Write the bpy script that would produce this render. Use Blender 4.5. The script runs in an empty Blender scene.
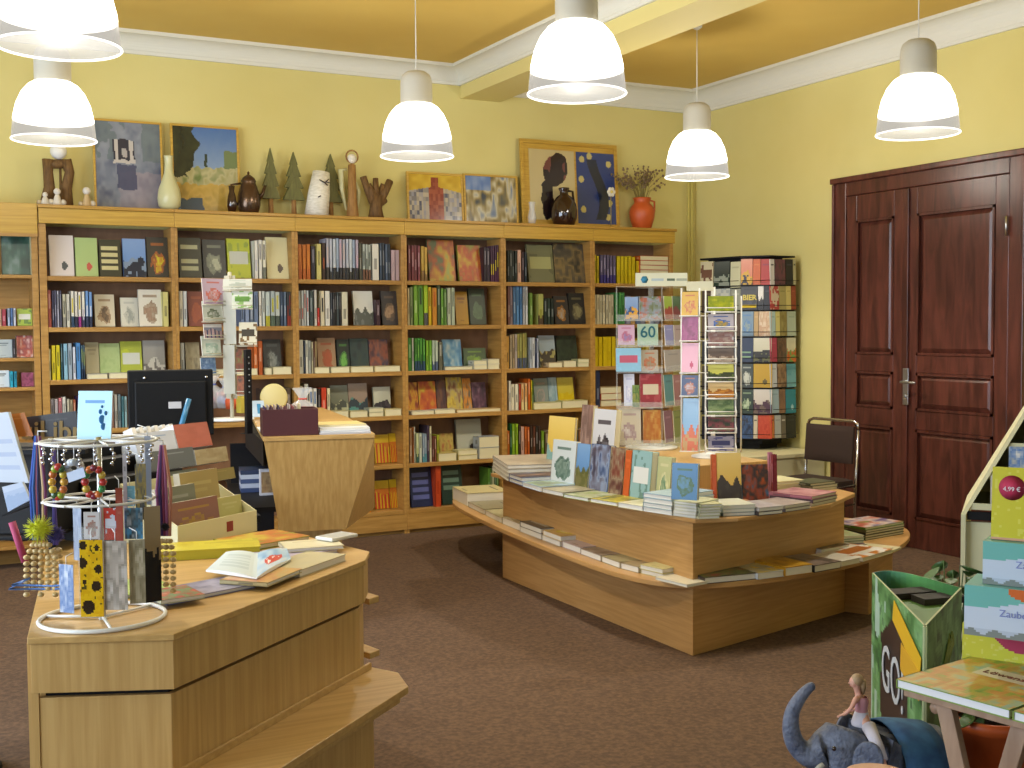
import bpy, math, random
from mathutils import Vector, Matrix
S = bpy.context.scene
COL = S.collection
# ------------------------------------------------------------------ camera
YAW, PITCH, ROLL, FPX = math.radians(27.58), math.radians(2.715), math.radians(-.413), 1180.0
CAMP = Vector((-6.075, -8.235, 1.5))
FWD = Vector((math.sin(YAW)*math.cos(PITCH), math.cos(YAW)*math.cos(PITCH), -math.sin(PITCH)))
_r0 = Vector((math.cos(YAW), -math.sin(YAW), 0)); _u0 = _r0.cross(FWD)
RGT = _r0*math.cos(ROLL)+_u0*math.sin(ROLL); UPV = -_r0*math.sin(ROLL)+_u0*math.cos(ROLL)
cam = bpy.data.cameras.new('camera'); camo = bpy.data.objects.new('camera', cam); COL.objects.link(camo)
cam.sensor_width = 36; cam.lens = FPX*36/1024; cam.clip_start = .05; cam.clip_end = 100
m = Matrix((RGT, UPV, -FWD)).transposed().to_4x4(); m.translation = CAMP; camo.matrix_world = m
S.camera = camo
# ------------------------------------------------------------------ colour management, world
S.view_settings.view_transform = 'Standard'; S.view_settings.look = 'None'
S.view_settings.gamma = 1; S.view_settings.exposure = 0.74; S.view_settings.use_curve_mapping = False
S.cycles.use_denoising = True
S.cycles.max_bounces = 8; S.cycles.transparent_max_bounces = 16; S.cycles.sample_clamp_indirect = 4
W = bpy.data.worlds.new('overcast_sky'); S.world = W; W.use_nodes = True
W.node_tree.nodes['Background'].inputs[0].default_value = (.72, .84, 1, 1)
W.node_tree.nodes['Background'].inputs[1].default_value = .5
# daylight through the left shop window, plus a rear light added to brighten the foreground
def area(name, loc, direction, sx, sy, power, col):
    l = bpy.data.lights.new(name, 'AREA'); l.shape = 'RECTANGLE'; l.size = sx; l.size_y = sy; l.energy = power; l.color = col
    o = bpy.data.objects.new(name, l); COL.objects.link(o); o.location = loc
    o.rotation_euler = Vector(direction).to_track_quat('-Z', 'Y').to_euler(); return o
DAY = (.74, .86, 1.0)
area('rear_fill_light', (-5.0, -11.35, 1.75), (0, 1, -.05), 5.6, 2.2, 24, DAY)
area('daylight_left_window', (-8.85, -4.5, 1.75), (1, 0, -.05), 4.6, 2.2, 210, DAY)
LAMP_POWER = 30
# lamps of the room: positions of the six pendants (their light is made in the lamp builder)

# ------------------------------------------------------------------ pixel rays -> world points
def ray(u, v): return FWD + RGT*((u-512)/FPX) + UPV*((384-v)/FPX)
def PZ(u, v, z): d = ray(u, v); return CAMP + d*((z-CAMP.z)/d.z)
def PY(u, v, y): d = ray(u, v); return CAMP + d*((y-CAMP.y)/d.y)
def PX(u, v, x): d = ray(u, v); return CAMP + d*((x-CAMP.x)/d.x)
def PD(u, v, d): return CAMP + ray(u, v)*d
# ------------------------------------------------------------------ colours
def s2l(c): return tuple((x/12.92 if x <= .04045 else ((x+.055)/1.055)**2.4) for x in c)
def hx(h):
    if not isinstance(h, str): return h
    h = h.lstrip('#'); return tuple(int(h[i:i+2], 16)/255 for i in (0, 2, 4))
def mix(a, b, t): return tuple(x+(y-x)*t for x, y in zip(a, b))
def cname(h):
    import colorsys
    r, g, b = hx(h); hh, l, s = colorsys.rgb_to_hls(r, g, b); hh *= 360; ch = max(r, g, b)-min(r, g, b)
    if ch < .09 or s < .13:
        return 'white' if l > .8 else 'pale grey' if l > .62 else 'grey' if l > .4 else 'charcoal' if l > .17 else 'black'
    if l > .8: return 'cream' if 25 < hh < 75 else 'pale blue' if 170 < hh < 260 else 'pale green' if 75 <= hh < 170 else 'pale pink'
    if hh < 16 or hh >= 340: return 'red' if ch > .45 else 'pink' if l > .55 else 'maroon'
    if hh < 40: return ('orange' if ch > .5 and l > .35 else 'beige' if l > .6 else 'brown')
    if hh < 66: return ('yellow' if ch > .4 else 'khaki' if l > .45 else 'olive')
    if hh < 90: return 'lime green' if ch > .35 else 'olive green'
    if hh < 165: return 'green' if l > .3 else 'dark green'
    if hh < 200: return 'teal' if l < .6 else 'light blue'
    if hh < 255: return 'navy blue' if l < .3 else 'blue' if l < .62 else 'light blue'
    return 'purple' if l < .55 else 'lilac'
# ------------------------------------------------------------------ materials
def newmat(name):
    mt = bpy.data.materials.new(name); mt.use_nodes = True; nt = mt.node_tree
    return mt, nt, nt.nodes['Principled BSDF']
def flat(name, h, rough=.5, metal=0, **kw):
    mt, nt, p = newmat(name); p.inputs['Base Color'].default_value = (*s2l(hx(h)), 1)
    p.inputs['Roughness'].default_value = rough; p.inputs['Metallic'].default_value = metal
    for k, v in kw.items(): p.inputs[k.replace('_', ' ')].default_value = v
    return mt
def attr_mat(name, rough, coat=0):
    mt, nt, p = newmat(name); a = nt.nodes.new('ShaderNodeAttribute'); a.attribute_name = 'Col'
    nt.links.new(a.outputs['Color'], p.inputs['Base Color']); p.inputs['Roughness'].default_value = rough
    p.inputs['Coat Weight'].default_value = coat; return mt
def noise_mat(name, c1, c2, scale=(5, 5, 5), nscale=4, rough=.5, detail=4, bump=0, bscale=None, metal=0, coords='Object', dist=0.0, lo=.35, hi=.65):
    mt, nt, p = newmat(name); N = nt.nodes; L = nt.links
    tc = N.new('ShaderNodeTexCoord'); mp = N.new('ShaderNodeMapping'); mp.inputs['Scale'].default_value = scale
    no = N.new('ShaderNodeTexNoise'); no.inputs['Scale'].default_value = nscale; no.inputs['Detail'].default_value = detail
    no.inputs['Distortion'].default_value = dist
    cr = N.new('ShaderNodeValToRGB'); cr.color_ramp.elements[0].position = lo; cr.color_ramp.elements[1].position = hi
    cr.color_ramp.elements[0].color = (*s2l(hx(c1)), 1); cr.color_ramp.elements[1].color = (*s2l(hx(c2)), 1)
    L.new(tc.outputs[coords], mp.inputs[0]); L.new(mp.outputs[0], no.inputs[0]); L.new(no.outputs[0], cr.inputs[0])
    L.new(cr.outputs[0], p.inputs['Base Color']); p.inputs['Roughness'].default_value = rough; p.inputs['Metallic'].default_value = metal
    if bump:
        b = N.new('ShaderNodeBump'); b.inputs['Strength'].default_value = bump; b.inputs['Distance'].default_value = .01
        if bscale:
            n2 = N.new('ShaderNodeTexNoise'); n2.inputs['Scale'].default_value = bscale; n2.inputs['Detail'].default_value = 3
            L.new(tc.outputs[coords], n2.inputs[0]); L.new(n2.outputs[0], b.inputs['Height'])
        else: L.new(no.outputs[0], b.inputs['Height'])
        L.new(b.outputs[0], p.inputs['Normal'])
    return mt
M = {}
M['print'] = attr_mat('printed_card', .38)
M['matte'] = attr_mat('painted_matte', .7)
M['gloss'] = attr_mat('glossy_print', .2, .3)
M['oak_h'] = noise_mat('light_oak_horizontal', '#b48f54', '#c4a064', (1.2, 30, 30), 2.2, .38, 4, 0, None, 0, 'Object', .3)
M['oak_v'] = noise_mat('light_oak_vertical', '#b48f54', '#c4a064', (30, 30, 1.2), 2.2, .38, 4, 0, None, 0, 'Object', .3)
M['case'] = noise_mat('oak_bookcase', '#a07638', '#b68c4a', (1.5, 1.5, 18), 3, .42, 4)
M['caseback'] = noise_mat('bookcase_back_panel', '#7b5a40', '#876448', (6, 6, 2), 3, .6, 4)
M['pine'] = noise_mat('pine_header', '#b48c32', '#c8a344', (1.2, 20, 34), 2.4, .4, 4, 0, None, 0, 'Object', .5)
M['pinetop'] = noise_mat('pine_cornice', '#a87f30', '#b78d3c', (1.2, 20, 30), 2.4, .4, 4)
M['isle'] = noise_mat('beech_veneer', '#b08650', '#c09660', (1.4, 1.4, 30), 2.4, .36, 4, 0, None, 0, 'Object', .3)
M['wall'] = noise_mat('yellow_wall_paint', '#d2c67e', '#d8cd88', (1, 1, 1), 1.2, .75, 3, .05, 60)
M['ceil'] = noise_mat('ochre_ceiling_paint', '#d0b058', '#d6b860', (1, 1, 1), 1.3, .8, 3)
M['plaster'] = flat('white_plaster', '#dcdcd2', .7)
M['beamy'] = flat('cream_beam_paint', '#dccf8a', .7)
M['carpet'] = noise_mat('brown_carpet', '#4f3b2d', '#6b523d', (1, 1, 1), 55, .95, 8, .25, 400)
M['mahog'] = noise_mat('mahogany_wood', '#43231c', '#62352b', (6, 6, .9), 3, .3, 5, 0, None, 0, 'Object', .8)
M['black'] = flat('black_plastic', '#0b0b0d', .55, 0, Specular_IOR_Level=.25)
M['shadowblack'] = flat('black_laminate_and_shade', '#121114', .6, 0, Specular_IOR_Level=.25)  # real black parts, and painted shade under the desk top and counter fascia
M['chrome'] = flat('chrome', '#c8c8cc', .18, 1)
M['steel'] = flat('brushed_steel', '#bfc3c8', .32, 1)
M['white'] = flat('white_coated_wire', '#e6e6e2', .35)
M['cream'] = flat('cream_laminate', '#d5cfa6', .5)
M['grey'] = flat('lamp_housing_grey', '#c4c2b8', .4)
M['dark'] = flat('dark_upholstery', '#33231c', .85)
M['leather'] = flat('brown_leatherette', '#4a2026', .55)
M['terra'] = noise_mat('terracotta', '#b8501e', '#c55a26', (4, 4, 4), 3, .45, 3)
M['glaze'] = flat('dark_brown_glaze', '#2e1a12', .12, 0, Coat_Weight=.6)
M['bronze'] = flat('pewter_brown', '#5a4636', .22, .7)
M['paleg'] = flat('pale_ceramic', '#c9c79a', .3)
M['fir'] = noise_mat('wooden_fir_green', '#5a5a2c', '#6c6a36', (20, 20, 4), 4, .6)
M['trunk'] = noise_mat('raw_wood', '#8a6434', '#a67c44', (20, 20, 3), 4, .7)
M['driftwood'] = noise_mat('dark_driftwood', '#5a4020', '#7a5a30', (20, 20, 4), 4, .75)
M['straw'] = flat('dried_straw', '#8f8248', .8)
M['purpledry'] = flat('dried_blossom', '#7d6950', .9)
M['birch'] = noise_mat('white_bark', '#d8d4c4', '#f0ece0', (6, 6, 20), 5, .7)
M['skin'] = flat('skin', '#cf9a86', .5, 0, Subsurface_Weight=.1)
M['pink'] = flat('pink_top', '#b8838c', .7)
M['skirt'] = flat('pale_skirt', '#c0bcc8', .7)
M['hair'] = flat('blond_hair', '#a58a68', .6)
M['eleph'] = noise_mat('elephant_hide', '#4d5468', '#6f7688', (1, 1, 1), 30, .55, 6, .6, 90)
M['bluecloth'] = noise_mat('blue_cloth', '#2e5688', '#4478ac', (1, 1, 1), 20, .8)
M['leaf'] = noise_mat('plant_leaf', '#2c4a22', '#4a6a30', (1, 1, 1), 20, .45)
M['soil'] = flat('potting_soil', '#2a1c12', .95)
M['rawbeech'] = noise_mat('unfinished_trestle_wood', '#94755c', '#a98a70', (10, 10, 2), 3, .6)
M['bead'] = noise_mat('wooden_beads', '#b0945c', '#cbb07c', (1, 1, 1), 40, .4)
def clear_mat(name, tint, fac, gl=.08, rough=.1):
    mt = bpy.data.materials.new(name); mt.use_nodes = True; nt = mt.node_tree; N = nt.nodes; L = nt.links
    N.remove(N['Principled BSDF']); out = N['Material Output']
    t = N.new('ShaderNodeBsdfTransparent'); t.inputs[0].default_value = (*tint, 1)
    d = N.new('ShaderNodeBsdfPrincipled'); d.inputs['Base Color'].default_value = (.85, .88, .9, 1); d.inputs['Roughness'].default_value = rough
    mx = N.new('ShaderNodeMixShader'); mx.inputs[0].default_value = fac
    L.new(t.outputs[0], mx.inputs[1]); L.new(d.outputs[0], mx.inputs[2]); L.new(mx.outputs[0], out.inputs[0]); return mt
M['acryl'] = clear_mat('clear_acrylic', (.97, .98, .98), .14)
M['pane'] = clear_mat('window_glass', (.97, .98, 1), .05, .05)
M['cello'] = clear_mat('cellophane', (.95, .96, 1), .3, .1, .15)
def lampshade(name, em, trans, base=.9):
    mt = bpy.data.materials.new(name); mt.use_nodes = True; nt = mt.node_tree; N = nt.nodes; L = nt.links
    N.remove(N['Principled BSDF']); out = N['Material Output']
    t = N.new('ShaderNodeBsdfTransparent'); t.inputs[0].default_value = (.95, .95, .95, 1)
    d = N.new('ShaderNodeBsdfPrincipled'); d.inputs['Base Color'].default_value = (base, base, base*.98, 1); d.inputs['Roughness'].default_value = .3
    if base < .5: d.inputs['Specular IOR Level'].default_value = .1
    d.inputs['Emission Color'].default_value = (1, .96, .88, 1); d.inputs['Emission Strength'].default_value = em
    tc = N.new('ShaderNodeTexCoord'); g = N.new('ShaderNodeVectorMath'); g.operation = 'NORMALIZE'
    mx = N.new('ShaderNodeMixShader'); mx.inputs[0].default_value = 1-trans
    L.new(t.outputs[0], mx.inputs[1]); L.new(d.outputs[0], mx.inputs[2]); L.new(mx.outputs[0], out.inputs[0]); return mt
M['shade'] = lampshade('glowing_prismatic_shade', 3.0, .42, .3)
M['rim'] = lampshade('clear_ribbed_rim', .25, .22, .02)
M['ring'] = lampshade('clear_rim_edge', 1.2, .1, .10)
mt, nt, p = newmat('lit_bulb'); p.inputs['Emission Color'].default_value = (1, .95, .86, 1); p.inputs['Emission Strength'].default_value = 9; M['bulb'] = mt

# ------------------------------------------------------------------ mesh builder
I4 = Matrix.Identity(4)
class MB:
    def __init__(s): s.v = []; s.f = []; s.c = []; s.m = []; s.sm = []
    def add(s, vs, fs, col=(1, 1, 1), X=None, mi=0, smooth=False):
        b = len(s.v); X = X or I4
        s.v += [X @ Vector(p) for p in vs]
        for k, f in enumerate(fs):
            s.f.append([b+i for i in f]); s.c.append(col[k] if isinstance(col, list) else col); s.m.append(mi); s.sm.append(smooth)
        return s
    def box(s, a, b, col=(1, 1, 1), X=None, mi=0):
        (x0, y0, z0), (x1, y1, z1) = a, b
        vs = [(x0, y0, z0), (x1, y0, z0), (x1, y1, z0), (x0, y1, z0), (x0, y0, z1), (x1, y0, z1), (x1, y1, z1), (x0, y1, z1)]
        return s.add(vs, [(0, 3, 2, 1), (4, 5, 6, 7), (0, 1, 5, 4), (1, 2, 6, 5), (2, 3, 7, 6), (3, 0, 4, 7)], col, X, mi)
    def prism(s, pts, z0, z1, col=(1, 1, 1), X=None, mi=0):
        n = len(pts); vs = [(x, y, z0) for x, y in pts]+[(x, y, z1) for x, y in pts]
        fs = [tuple(range(n-1, -1, -1)), tuple(range(n, 2*n))]+[(i, (i+1) % n, n+(i+1) % n, n+i) for i in range(n)]
        return s.add(vs, fs, col, X, mi)
    def lathe(s, prof, n=24, col=(1, 1, 1), X=None, mi=0, rib=0, closed=False):
        vs = []; fs = []
        for r, z in prof:
            for k in range(n):
                a = 2*math.pi*k/n; rr = r*(1+(rib if k % 2 else 0)); vs.append((rr*math.cos(a), rr*math.sin(a), z))
        for i in range(len(prof)-1):
            for k in range(n): fs.append((i*n+k, i*n+(k+1) % n, (i+1)*n+(k+1) % n, (i+1)*n+k))
        if closed: fs += [tuple(range(n-1, -1, -1)), tuple((len(prof)-1)*n+k for k in range(n))]
        return s.add(vs, fs, col, X, mi, True)
    def tube(s, pts, r, n=8, col=(1, 1, 1), X=None, mi=0, closed=False):
        P = [Vector(p) for p in pts]; rs = r if isinstance(r, (list, tuple)) else [r]*len(P)
        vs = []; fs = []; N = len(P); prev = None
        for i in range(N):
            a = P[(i-1) % N] if closed or i > 0 else P[i]; b = P[(i+1) % N] if closed or i < N-1 else P[i]
            t = (b-a).normalized()
            if prev is None: u = t.orthogonal().normalized()
            else:
                u = prev-t*prev.dot(t); u = u.normalized() if u.length > 1e-6 else t.orthogonal().normalized()
            prev = u; w = t.cross(u)
            for k in range(n):
                an = 2*math.pi*k/n; vs.append(P[i]+(u*math.cos(an)+w*math.sin(an))*rs[i])
        for i in range(N if closed else N-1):
            j = (i+1) % N
            for k in range(n): fs.append((i*n+k, i*n+(k+1) % n, j*n+(k+1) % n, j*n+k))
        if not closed: fs += [tuple(range(n-1, -1, -1)), tuple((N-1)*n+k for k in range(n))]
        return s.add(vs, fs, col, X, mi, True)
    def ball(s, c, r, col=(1, 1, 1), n=10, X=None, mi=0):
        r = r if isinstance(r, (list, tuple)) else (r, r, r); vs = [(c[0], c[1], c[2]-r[2])]; fs = []; R = max(4, n//2)
        for i in range(1, R):
            t = math.pi*i/R
            for k in range(n): a = 2*math.pi*k/n; vs.append((c[0]+r[0]*math.sin(t)*math.cos(a), c[1]+r[1]*math.sin(t)*math.sin(a), c[2]-r[2]*math.cos(t)))
        vs.append((c[0], c[1], c[2]+r[2])); L = len(vs)-1
        for k in range(n):
            fs.append((0, 1+(k+1) % n, 1+k)); fs.append((L, 1+(R-2)*n+k, 1+(R-2)*n+(k+1) % n))
            for i in range(R-2): fs.append((1+i*n+k, 1+i*n+(k+1) % n, 1+(i+1)*n+(k+1) % n, 1+(i+1)*n+k))
        return s.add(vs, fs, col, X, mi, True)
    def grid(s, W, H, nx, nz, fn, X=None, mi=0, y=0.0):
        """front-facing (-y) painted sheet from (0,y,0) to (W,y,H)"""
        vs = [(W*i/nx, y, H*j/nz) for j in range(nz+1) for i in range(nx+1)]
        fs = []; cs = []
        for j in range(nz):
            for i in range(nx):
                a = j*(nx+1)+i; fs.append((a, a+1, a+nx+2, a+nx+1)); cs.append(fn((i+.5)/nx, (j+.5)/nz))
        return s.add(vs, fs, cs, X, mi)
    def build(s, name, mats, parent=None, bevel=0, origin=None):
        if not isinstance(mats, (list, tuple)): mats = [mats]
        if origin is None:
            if parent is not None: origin = Vector(WLOC[parent.name])
            else:
                xs = [v.x for v in s.v]; ys = [v.y for v in s.v]; zs = [v.z for v in s.v]
                origin = Vector(((min(xs)+max(xs))/2, (min(ys)+max(ys))/2, min(zs)))
        origin = Vector(origin)
        me = bpy.data.meshes.new(name); me.from_pydata([v-origin for v in s.v], [], s.f)
        for mm in mats: me.materials.append(mm)
        me.polygons.foreach_set('material_index', s.m); me.polygons.foreach_set('use_smooth', s.sm)
        at = me.color_attributes.new('Col', 'FLOAT_COLOR', 'CORNER'); buf = []
        cache = {}
        for f, c in zip(s.f, s.c):
            if c not in cache: cache[c] = (*s2l(c), 1.0)
            buf += list(cache[c])*len(f)
        at.data.foreach_set('color', buf); me.update()
        o = bpy.data.objects.new(name, me); COL.objects.link(o)
        WLOC[o.name] = tuple(origin)
        if parent is not None: o.parent = parent; o.location = origin-Vector(WLOC[parent.name])
        else: o.location = origin
        if bevel:
            b = o.modifiers.new('soft_edges', 'BEVEL'); b.width = bevel; b.segments = 2; b.limit_method = 'ANGLE'
        return o
WLOC = {}
USED = {}
def tag(o, label, cat, group=None):
    n = USED.get(label, 0); USED[label] = n+1
    if n and not group: print('DUPLABEL', label)
    o['label'] = label; o['category'] = cat
    if group: o['group'] = group
    return o
def thing(name, label, cat, loc, group=None):
    o = bpy.data.objects.new(name, None); COL.objects.link(o); o.location = loc; WLOC[o.name] = tuple(loc); o.empty_display_size = .05
    return tag(o, label, cat, group)
def struct(o): o['kind'] = 'structure'; return o
def frame(o, x, y, z):
    mm = Matrix((Vector(x), Vector(y), Vector(z))).transposed().to_4x4(); mm.translation = Vector(o); return mm
def T(x, y, z=0, rz=0): return Matrix.Translation((x, y, z)) @ Matrix.Rotation(math.radians(rz), 4, 'Z')
def text(s, size, X, col, parent, name='lettering', ext=.0006, bold=0, align='CENTER'):
    """text standing in X's xz plane, reading along +x, facing -y"""
    cu = bpy.data.curves.new('t', 'FONT'); cu.body = s; cu.size = size; cu.align_x = align; cu.align_y = 'CENTER'; cu.extrude = ext; cu.offset = bold; cu.resolution_u = 3
    o = bpy.data.objects.new('t', cu); COL.objects.link(o)
    dg = bpy.context.evaluated_depsgraph_get(); dg.update(); me = bpy.data.meshes.new_from_object(o.evaluated_get(dg))
    vs = [tuple(v.co) for v in me.vertices]; fs = [tuple(p.vertices) for p in me.polygons]
    bpy.data.objects.remove(o); bpy.data.curves.remove(cu); bpy.data.meshes.remove(me)
    mb = MB(); mb.add(vs, fs, hx(col), X @ Matrix.Rotation(math.pi/2, 4, 'X'))
    return mb.build(name, M['matte'], parent)
# ------------------------------------------------------------------ printed covers
def hsh(i, j, s):
    n = (i*374761393+j*668265263+s*1442695041) & 0xffffffff; n = ((n ^ (n >> 13))*1274126177) & 0xffffffff
    return ((n ^ (n >> 16)) & 0xffff)/65535
def vnoise(x, y, s):
    i, j = math.floor(x), math.floor(y); fx, fy = x-i, y-j; fx = fx*fx*(3-2*fx); fy = fy*fy*(3-2*fy)
    a = hsh(i, j, s)+(hsh(i+1, j, s)-hsh(i, j, s))*fx; b = hsh(i, j+1, s)+(hsh(i+1, j+1, s)-hsh(i, j+1, s))*fx
    return a+(b-a)*fy
def ramp(cols, t):
    t = max(0, min(.9999, t))*(len(cols)-1); i = int(t); return mix(cols[i], cols[min(i+1, len(cols)-1)], t-i)
def paint(style, cols, seed=1):
    C = [hx(c) for c in cols]; b = C[0]; a = C[1] if len(C) > 1 else mix(b, (0, 0, 0) if sum(b) > 1.4 else (1, 1, 1), .55); c3 = C[2] if len(C) > 2 else a
    def f(u, v):
        if style == 'plain':
            if .76 < v < .82 and .2 < u < .8: return a
            if .66 < v < .7 and .3 < u < .7: return mix(a, b, .4)
            if .1 < v < .14 and .35 < u < .65: return mix(a, b, .5)
            return b
        if style == 'blob':
            d = ((u-.5)/.32)**2+((v-.38)/.27)**2+1.1*(vnoise(u*7, v*7, seed)-.5); q = vnoise(u*15, v*15, seed+2)
            if d < .45: return mix(c3, a, q*.7)
            if d < 1: return mix(a, b, q*.5)
            if .8 < v < .86 and .2 < u < .8: return mix(a, b, .3)
            return b
        if style == 'photo': return ramp(C, .5+1.5*(.65*vnoise(u*4, v*4, seed)+.35*vnoise(u*10, v*10, seed+5)-.5))
        if style == 'half':
            h = .45+.25*(vnoise(u*5, 1, seed)-.5)
            return ramp([b, mix(b, (1, 1, 1), .25)], v) if v > h else (a if vnoise(u*7, v*9, seed+3) < .6 else c3)
        if style == 'label':
            if .36 < v < .68 and .12 < u < .88: return a
            return b if vnoise(u*6, v*7, seed) > .3 else c3
        if style == 'bars':
            if v > .72: return b
            return (a if int(u*9+seed) % 2 else c3) if v < .45+.25*vnoise(u*5, 2, seed) else mix(a, b, .5)
        if style == 'lines':
            if .15 < v < .9 and int(v*11) % 2 == 0 and u < .85 and u > .12 and hsh(int(v*11), 3, seed) > .25: return a
            return b
        if style == 'spot':
            if (u-.62)**2*1.4+(v-.25)**2*2 < .02: return a
            return b
        return b
    return f
def book_mb(W_, H_, T_, cov, spine, page='#d9d2b4', back=None, nx=8, nz=12, X=None, pages_sep=False, seed=1):
    """canonical book: spine at x=0, front cover at y=0 (facing -y), height along z"""
    t = min(.0025, T_*.2); mb = MB(); bc = hx(back or spine[0])
    mb.grid(W_, H_, nx, nz, cov, X)
    mb.box((0, 0.0002, 0), (W_, t, H_), bc, X)
    mb.box((0, T_-t, 0), (W_, T_, H_), bc, X)
    sc = [hx(c) for c in spine]
    n = 10; rs = random.Random(seed)
    tb = rs.choice([(3, 6), (4, 8), (5, 9), (2, 5)]); b2 = sc[1] if len(sc) > 1 else mix(sc[0], (1, 1, 1) if sum(sc[0]) < 1.3 else (.1, .1, .1), .35)
    b3 = sc[2] if len(sc) > 2 else sc[0]
    for k in range(n):
        c = b3 if k < 3 and len(sc) > 2 else sc[0]
        mb.box((0, 0, H_*k/n), (t, T_, H_*(k+1)/n), c, X)
        if tb[0] <= k < tb[1]: mb.add([(-.0006, T_*.3, H_*k/n), (-.0006, T_*.3, H_*(k+1)/n), (-.0006, T_*.7, H_*(k+1)/n), (-.0006, T_*.7, H_*k/n)], [(0, 1, 2, 3)], b2, X)
    pg = MB() if pages_sep else mb
    pg.box((t, t, .003), (W_-.003, T_-t, H_-.003), hx(page), X)
    return (mb, pg) if pages_sep else mb
# ================================================================== ROOM
XL, YB, ZC = -8.6, -11.0, 3.48
struct(MB().box((XL-.2, YB-.2, -.1), (.2, .2, 0)).build('floor', M['carpet']))
struct(MB().box((XL-.2, YB-.2, ZC), (.2, .2, ZC+.1)).build('ceiling', M['ceil']))
struct(MB().box((XL-.2, 0, 0), (.2, .2, ZC)).build('wall_back', M['wall']))
struct(MB().box((0, YB, 0), (.2, 0, ZC)).build('wall_right', M['wall']))
def holed(name, axis, c0, c1, lo, hi, h0, h1, t):
    """wall with a window opening lo..hi between heights h0..h1"""
    mb = MB()
    for (a, b, z0, z1) in ((c0, lo, 0, ZC), (hi, c1, 0, ZC), (lo, hi, 0, h0), (lo, hi, h1, ZC)):
        if axis == 'x': mb.box((a, t[0], z0), (b, t[1], z1))
        else: mb.box((t[0], a, z0), (t[1], b, z1))
    return struct(mb.build(name, M['wall']))
holed('wall_rear', 'x', XL, 0, -7.8, -2.2, .6, 2.85, (YB-.2, YB))
holed('wall_left', 'y', YB, 0, -6.8, -2.2, .6, 2.85, (XL-.2, XL))
def window(name, axis, lo, hi, h0, h1, t, n):
    mb = MB(); w = .06
    def bx(a, b, z0, z1, p=0):
        if axis == 'x': mb.box((a, t-.04-p, z0), (b, t+.04+p, z1))
        else: mb.box((t-.04-p, a, z0), (t+.04+p, b, z1))
    bx(lo, hi, h0, h0+w); bx(lo, hi, h1-w, h1); bx(lo, hi, 2.2, 2.2+w)
    for k in range(n+1):
        x = lo+(hi-lo-w)*k/n; bx(x, x+w, h0, h1)
    f = struct(mb.build(name, M['white']))
    g = MB()
    if axis == 'x': g.box((lo+.02, t-.004, h0+.02), (hi-.02, t+.004, h1-.02))
    else: g.box((t-.004, lo+.02, h0+.02), (t+.004, hi-.02, h1-.02))
    g.build('pane', M['pane'], f)
window('window_1', 'x', -7.8, -2.2, .6, 2.85, YB-.1, 3)
window('window_2', 'y', -6.8, -2.2, .6, 2.85, XL-.1, 3)
def cornice(name, p0, p1, inward, zb, zt, d=.13, mat='plaster'):
    p0, p1 = Vector(p0), Vector(p1); e = (p1-p0); L = e.length; e.normalize(); n = Vector(inward)
    prof = [(0, zb), (.018, zb), (.018, zb+.022)]
    h = zt-zb-.05
    for k in range(9):
        a = k/8*math.pi/2; prof.append((.022+(d-.03)*(1-math.cos(a)), zb+.026+h*math.sin(a)))
    prof += [(d, zb+.026+h), (d, zt), (0, zt)]
    mb = MB(); N = len(prof); vs = []
    for q in (p0, p1):
        for a, z in prof: w = q+n*a; vs.append((w.x, w.y, z))
    mb.add(vs, [(i, (i+1) % N, N+(i+1) % N, N+i) for i in range(N)]+[tuple(range(N-1, -1, -1)), tuple(range(N, 2*N))])
    return struct(mb.build(name, M[mat]))
BX0, BX1, BZ = -2.20, -1.87, 3.25
cornice('trim_1', (XL, 0, 0), (BX0, 0, 0), (0, -1, 0), 3.345, ZC)
cornice('trim_2', (BX1, 0, 0), (0, 0, 0), (0, -1, 0), 3.30, ZC)
cornice('trim_3', (0, 0, 0), (0, YB, 0), (-1, 0, 0), 3.29, ZC)
struct(MB().box((BX0, YB, BZ), (BX1, 0, ZC)).build('trim_4', M['beamy']))
cornice('trim_5', (BX0, 0, 0), (BX0, YB, 0), (-1, 0, 0), 3.345, ZC, .12)
struct(MB().box((-.02, -1.60, 0), (0, -.0, .10)).build('baseboard_right', M['cream']))
# heating pipes in the corner
pp = MB()
for q in (0, .035): pp.tube([(-.10+q, -.04, .05), (-.10+q, -.04, 3.3)], .011, 8)
tag(pp.build('heating_pipe', flat('pipe_paint', '#c9be6e', .5)), 'pair of thin yellow-painted heating pipes in the wall corner right of the bookcase', 'pipe')
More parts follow.
